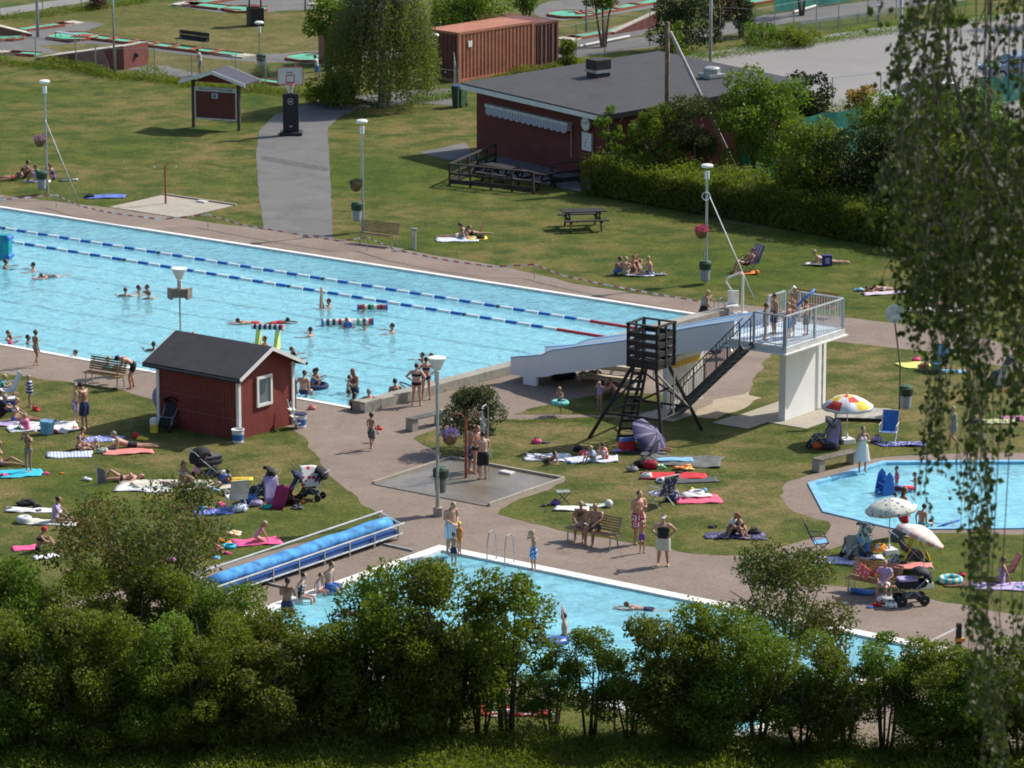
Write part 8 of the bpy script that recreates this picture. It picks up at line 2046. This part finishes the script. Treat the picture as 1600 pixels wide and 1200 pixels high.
# weeping birch
def weeping(seed, W, H, n_str, leaf, n_leaf, m):
    rnd = random.Random(seed); rng = np.random.default_rng(seed); pts = []; tw = MB()
    for i in range(n_str):
        a = rnd.random() * 6.283; f = rnd.random(); r_ = W / 2 * (rnd.random() ** .5); top = H * (1 - .55 * (r_ / (W / 2)) ** 1.6) * rnd.uniform(.72, 1.0); L = rnd.uniform(.18, .42) * H
        if rnd.random() < .55: L = top - rnd.uniform(.2, 1.6)
        x, y = r_ * math.cos(a), r_ * math.sin(a); k = int(n_leaf * L)
        zz = np.linspace(0, 1, k); sw = rnd.uniform(-.2, .2)
        c = np.stack([x + sw * zz + rng.normal(0, .08, k) + .25 * math.cos(a) * np.sin(zz * 2), y + .25 * math.sin(a) * np.sin(zz * 2) + rng.normal(0, .08, k), top - zz * L + rng.normal(0, .05, k)], 1); pts.append(c)
        tw.tube([(x * .3, y * .3, top * .9), (x * .8, y * .8, top * 1.0), (x, y, top - .15)], [.03, .02, .008], 4)
    c = np.concatenate(pts); vs, rd = leaf_quads(c, leaf, rng, 1.5); return quad_mesh('foliage', vs, rd, m), tw
me, tw = weeping(5, 5.7, 9.5, 600, .13, 15, LFW)
t = thing('weeping_birch', 'large weeping birch with drooping foliage beside the orange container', 'tree', G(597, 166))
o = bpy.data.objects.new('foliage', me); COL.objects.link(o); o.parent = t
tr = MB(); tr.tube([(0, 0, 0), (.05, 0, 2.2), (-.05, .05, 5), (.0, 0, 9.2)], [.26, .20, .14, .03], 10); tr.tube([(.3, .1, 0), (.55, .1, 2), (.8, .2, 4.5)], [.12, .1, .05], 8); tr.build('trunk', BIRCHB, t, smooth=True); tw.build('limb', BARKG, t)
# broad-leaved trees
def tree(px, yb, h, w, m, label, seed, z0=None, n=9000, leaf=.16, nb=30, rb=None, shape='bush', bark=BARK, name='tree', nst=3, r=.10, cat='tree', lo=.45, spread=.3):
    z0 = h * .28 if z0 is None else z0
    return put_plant(plant(name, seed, w, h, z0, n, leaf, m, nb, rb or w * .17, shape, nst, r, bark, lo=lo, spread=spread), G(px, yb), label, name, cat, seed * 37 % 360)
tree(1188, 298, 5.7, 5.2, LFB, 'round sunlit green tree behind the clipped hedge beside the clubhouse', 201, 1.0, 15000, .15, 40, .75)
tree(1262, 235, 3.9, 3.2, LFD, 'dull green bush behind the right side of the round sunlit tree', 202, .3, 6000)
tree(1345, 215, 2.7, 1.8, LFA, 'small tree with orange autumn leaves before the car park', 203, .8, 2600, .13)
tree(1385, 250, 3.0, 3.6, LFB, 'bright bush right of the small orange leaved tree', 204, .3, 6000)
tree(1265, 345, 4.6, 4.0, LF, 'green tree behind the hedge right of the round sunlit tree', 205, .6, 9000)
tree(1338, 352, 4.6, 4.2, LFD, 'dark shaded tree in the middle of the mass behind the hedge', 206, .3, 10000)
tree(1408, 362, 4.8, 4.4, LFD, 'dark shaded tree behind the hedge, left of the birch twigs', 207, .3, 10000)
tree(1500, 262, 4.2, 4.8, LFB, 'bright green tree top behind the birch twigs near the parked car', 208, .5, 9000)
tree(1480, 370, 5.0, 4.6, LF, 'green tree behind the birch twigs at the end of the hedge', 209, .4, 10000)
tree(1562, 330, 4.8, 4.6, LFB, 'bright green tree at the right edge behind the birch twigs', 210, .4, 10000)
tree(1565, 392, 4.0, 4.6, LFD, 'dark shrub at the right edge below the bright green tree', 211, .2, 9000)
tree(1640, 385, 5.0, 5.0, LF, 'green tree cut by the right edge of the picture', 212, .4, 9000)
tree(1030, 302, 4.3, 2.6, LF, 'dark shrub against the right wall of the clubhouse', 213, .3, 6500, .12)
tree(1082, 300, 4.6, 3.4, leaf_mat('olive_leaves', [(.05, (.04, .055, .02)), (.5, (.07, .09, .03)), (.95, (.11, .12, .045))], .3), 'olive green shrub between the timber pole and the round sunlit tree', 214, .2, 9000, .13)
tree(955, 290, 4.1, 1.6, LFB, 'slender light green sapling at the corner of the clubhouse beside the clocks', 215, .3, 4600, .11, 24, .30, 'any', spread=.2)
tree(1008, 292, 4.2, 2.0, LFB, 'slender light green sapling left of the timber pole', 216, .3, 5600, .11, 26, .34, 'any', spread=.2)
tree(985, 296, 2.4, 1.3, LF, 'low green sapling between the two slender saplings', 217, .3, 2600, .11)
tree(525, 164, 1.7, 3.4, LF, 'wide dark green bush behind the basketball hoop', 218, .05, 6500, .13, shape='any', rb=.5)
tree(512, 110, 4.2, 3.2, LFB, 'leafy green tree showing left of the weeping birch crown', 219, 2.0, 3600, .17)
tree(728, 92, 4.2, 5.6, LFB, 'light green tree spreading behind the orange container', 220, 1.2, 8000, .18)
tree(820, 56, 3.2, 2.4, LFB, 'small young tree with vase shaped crown behind the container', 221, 1.4, 1700, .15, 14, .45, 'vase')
tree(943, 74, 4.6, 4.2, LFB, 'young tree with reddish forked trunk beyond the clubhouse roof', 222, 2.3, 3600, .16, 18, .6, 'vase', mat((.20, .10, .06), .8, .2), spread=.36)
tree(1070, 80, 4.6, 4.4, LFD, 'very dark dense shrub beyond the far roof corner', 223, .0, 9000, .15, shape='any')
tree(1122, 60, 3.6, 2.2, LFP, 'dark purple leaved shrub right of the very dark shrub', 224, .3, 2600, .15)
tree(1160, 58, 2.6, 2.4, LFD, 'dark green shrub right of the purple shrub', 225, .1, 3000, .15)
tree(1052, 93, 2.2, 1.5, LFB, 'small green sapling at the path in front of the very dark shrub', 226, .3, 1300, .14)
tree(888, 112, 1.9, 1.3, LF, 'small green shrub at the right end of the dark container', 227, .1, 1700, .13)
tree(1195, 72, 1.2, 2.4, LFB, 'low pale green shrub on the bank of the car park', 228, .0, 2600, .12, shape='any', rb=.4)
tree(1250, 72, 1.0, 2.6, LF, 'low green shrub on the car park bank near the guard rail', 229, .0, 2600, .12, shape='any', rb=.4)
tree(1254, 24, 4.5, 3.0, LFB, 'tree with slim trunk in front of the green windscreen at the top', 230, 2.6, 2000, .16)
tree(150, 14, .9, 1.5, LFP, 'small reddish shrub beside the far road at the top left', 231, .0, 1200, .12)
tree(405, 122, .7, 1.3, LF, 'small weed clump at the foot of the small minigolf lamp', 232, .0, 900, .1)
tree(1650, 40, 4.5, 4.5, LF, 'dark green tree at the upper right corner beyond the car park', 233, .5, 4000, .18)
# clipped hedge
A, B = G(912, 304), G(1500, 408); L = (B - A).length; t = thing('clipped_hedge', 'long clipped green hedge running from the clubhouse towards the right', 'hedge', A, math.degrees(math.atan2((B - A).y, (B - A).x)))
rng = np.random.default_rng(3); n = 62000; D = 2.9; P = np.stack([rng.uniform(-.3, L, n), rng.uniform(0, D, n), rng.uniform(.05, 1.0, n)], 1)
hh = 1.50 + .28 * (P[:, 1] / D) + .16 * np.sin(P[:, 0] * 1.3) * np.sin(P[:, 0] * .37 + 1) + .12 * np.sin(P[:, 0] * 3.1)
wh = rng.random(n); P[wh < .5, 2] = 1.0 - np.abs(rng.normal(0, .06, (wh < .5).sum())); fr = (wh >= .5) & (wh < .8); P[fr, 1] = np.abs(rng.normal(0, .12, fr.sum())); P[:, 2] *= hh
sp_ = rng.random(n) < .05; P[sp_, 2] = hh[sp_] + rng.random(sp_.sum()) * .35
P[:, 1] += .15 * np.sin(P[:, 0] * 2.2) * (P[:, 2] / 1.5)
vs, rd = leaf_quads(P, .11, rng); o = bpy.data.objects.new('foliage', quad_mesh('foliage', vs, rd, LF)); COL.objects.link(o); o.parent = t
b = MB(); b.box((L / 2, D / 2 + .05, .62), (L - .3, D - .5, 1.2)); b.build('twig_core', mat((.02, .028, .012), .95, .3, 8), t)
# weeds along fences and undergrowth: nobody could count them
def weeds(pts, n, w, h, m, label, name='undergrowth', size=.12, seed=1):
    rng = np.random.default_rng(seed); P = [G(*p) for p in pts]; Ls = np.array([(P[i + 1] - P[i]).length for i in range(len(P) - 1)]); idx = rng.choice(len(Ls), n, p=Ls / Ls.sum()); f = rng.random(n)
    a = np.array([P[i][:] for i in idx]); c = np.array([P[i + 1][:] for i in idx]); q = a + (c - a) * f[:, None]
    hh = h * (.55 + .45 * np.sin(q[:, 0] * 1.7 + seed) * np.sin(q[:, 0] * .61 + q[:, 1] * .3)); q[:, 1] += rng.normal(0, w / 2, n); q[:, 0] += rng.normal(0, .1, n); q[:, 2] += rng.random(n) ** 1.3 * np.maximum(.12, hh)
    vs, rd = leaf_quads(q, size, rng, -1.0, .35); o = bpy.data.objects.new(name, quad_mesh(name, vs, rd, m)); COL.objects.link(o); tag(o, label, 'undergrowth', kind='stuff')
weeds([(-40, 98), (60, 103), (120, 108), (181, 122), (242, 124), (300, 134), (369, 138), (462, 148), (510, 152)], 14000, 1.1, .8, LF, 'strip of tall weeds along the fence below the minigolf')
weeds([(640, 160), (720, 150)], 1800, .8, .5, LFB, 'weeds at the yard fence beside the birch', seed=2)
weeds([(770, 120), (860, 110), (940, 96)], 3500, .7, .6, LF, 'weeds along the fence behind the clubhouse', seed=3)
weeds([(1040, 96), (1120, 88), (1200, 78), (1300, 62), (1400, 50), (1560, 30)], 9000, 1.3, .7, LFB, 'weedy bank between the car park and the path', seed=4)
weeds([(-40, 30), (60, 26), (150, 14), (230, 2)], 4000, 1.2, .5, LF, 'weeds beside the far road at the top left', seed=5)
weeds([(1240, 182), (1400, 175), (1520, 165)], 4500, 1.0, .9, LF, 'weeds between the trees and the car park', seed=6)
weeds([(-60, 1168), (300, 1168), (700, 1165), (1000, 1172), (1300, 1184), (1660, 1200)], 42000, 1.6, .75, LF, 'rough undergrowth at the foot of the foreground hedge', size=.11, seed=7)
weeds([(-60, 1205), (600, 1200), (1660, 1215)], 36000, 1.5, .55, LF, 'rough tall grass along the bottom of the picture', 'tall_grass', .12, 8)
weeds([(-60, 1250), (1660, 1250)], 20000, 1.8, .5, LF, 'tall grass on the slope below the picture', 'tall_grass', .12, 9)
weeds([(800, 660), (960, 657)], 700, .25, .12, LFB, 'grass tufts along the narrow path', 'tall_grass', .07, 10)

# near birch: twigs hanging in front of the right side, rooted on the hillside
rnd = random.Random(21); rng = np.random.default_rng(21)
TX, TY = 5.6, 31.0; tz = hill_z(TX, TY)
t = thing('near_birch', 'near silver birch whose leafy hanging twigs cover the right side', 'tree', (TX, TY, tz)); O = Vector((TX, TY, tz))
tr = MB(); tr.tube([(0, 0, -.5), (.05, .1, 5), (-.1, .1, 10), (.1, 0, 15), (0, 0, 19)], [.30, .24, .19, .12, .03], 12); tr.build('trunk', BIRCHB, t, smooth=True)
tw = MB(); leaves = []; sizes = []
grp = [ # n, x range, ystart range, length range, leaves per 100 px
 (30, (1420, 1640), (-120, 30), (80, 200), 17), (12, (1425, 1480), (-80, -10), (150, 230), 24), (16, (1410, 1480), (90, 150), (40, 110), 16),
 (80, (1425, 1640), (90, 300), (120, 260), 30), (16, (1405, 1440), (150, 260), (80, 180), 20), (46, (1490, 1640), (250, 450), (160, 300), 26), (22, (1425, 1490), (330, 400), (70, 160), 26),
 (14, (1440, 1530), (440, 600), (120, 240), 16), (12, (1512, 1552), (560, 900), (200, 380), 22), (2, (1575, 1600), (540, 700), (80, 160), 12), (11, (1530, 1605), (900, 1080), (150, 300), 28), (5, (1485, 1520), (640, 760), (60, 140), 13)]
limbs = {}
for gi, (n, xr, yr, lr, dn) in enumerate(grp):
    for i in range(n):
        x0 = rnd.uniform(*xr); y0 = rnd.uniform(*yr); L = rnd.uniform(*lr); dd = rnd.uniform(27.5, 34); sw = rnd.uniform(-60, 25) if gi < 7 else rnd.uniform(-14, 10)
        if gi == 0 and x0 < 1460: L *= .8
        P = [dist_pt(x0 + sw * f + 5 * math.sin(f * 5 + i), y0 + L * f, dd) - O for f in (0, .25, .5, .75, 1)]
        tw.tube(P, [.0045, .004, .0035, .003, .002], 4)
        key = (round((x0) / 90), round(y0 / 130)); limbs.setdefault(key, []).append(P[0])
        k = int(L / 100 * dn)
        for j in range(k):
            f = rnd.random() ** .8; q = P[0].lerp(P[2], f * 2) if f < .5 else P[2].lerp(P[4], f * 2 - 1)
            leaves.append((q.x + rnd.gauss(0, .035), q.y + rnd.gauss(0, .05), q.z - abs(rnd.gauss(0, .03)))); sizes.append(rnd.uniform(.036, .072))
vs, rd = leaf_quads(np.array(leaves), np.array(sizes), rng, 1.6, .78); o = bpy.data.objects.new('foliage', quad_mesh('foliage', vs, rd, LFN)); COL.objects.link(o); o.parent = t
tw.build('twig', BARK, t)
for key, ps in limbs.items():
    c = sum(ps, Vector()) / len(ps); c = Vector((c.x, c.y, c.z + .15)); b = MB(); up_ = max(c.z + .6, 33.2 - tz + .12 * key[0] % .7); m_ = Vector((c.x + .06 * (key[1] % 3), c.y, up_)); s0 = Vector((0, .05, up_ + 1.6))
    b.tube([s0, s0.lerp(m_, .5) + Vector((0, 0, .35)), m_ + Vector((.12, 0, .12)), m_.lerp(c, .3) + Vector((-.03, 0, 0)), m_.lerp(c, .7) + Vector((.03, 0, 0)), c], [.03, .02, .008, .006, .005, .004], 6)
    for p in ps: b.tube([c, c.lerp(p, .5) + Vector((0, 0, .04)), p], [.003, .003, .003], 3)
    b.build('limb', BARK, t)
# the bare limb crossing the upper right corner
b = MB(); b.tube([dist_pt(*p, 30.5) - O for p in ((1760, 470), (1660, 385), (1598, 322), (1545, 262), (1505, 185), (1488, 110), (1478, 60))], [.07, .045, .032, .026, .018, .012, .006], 8); b.build('limb', BARKG, t)
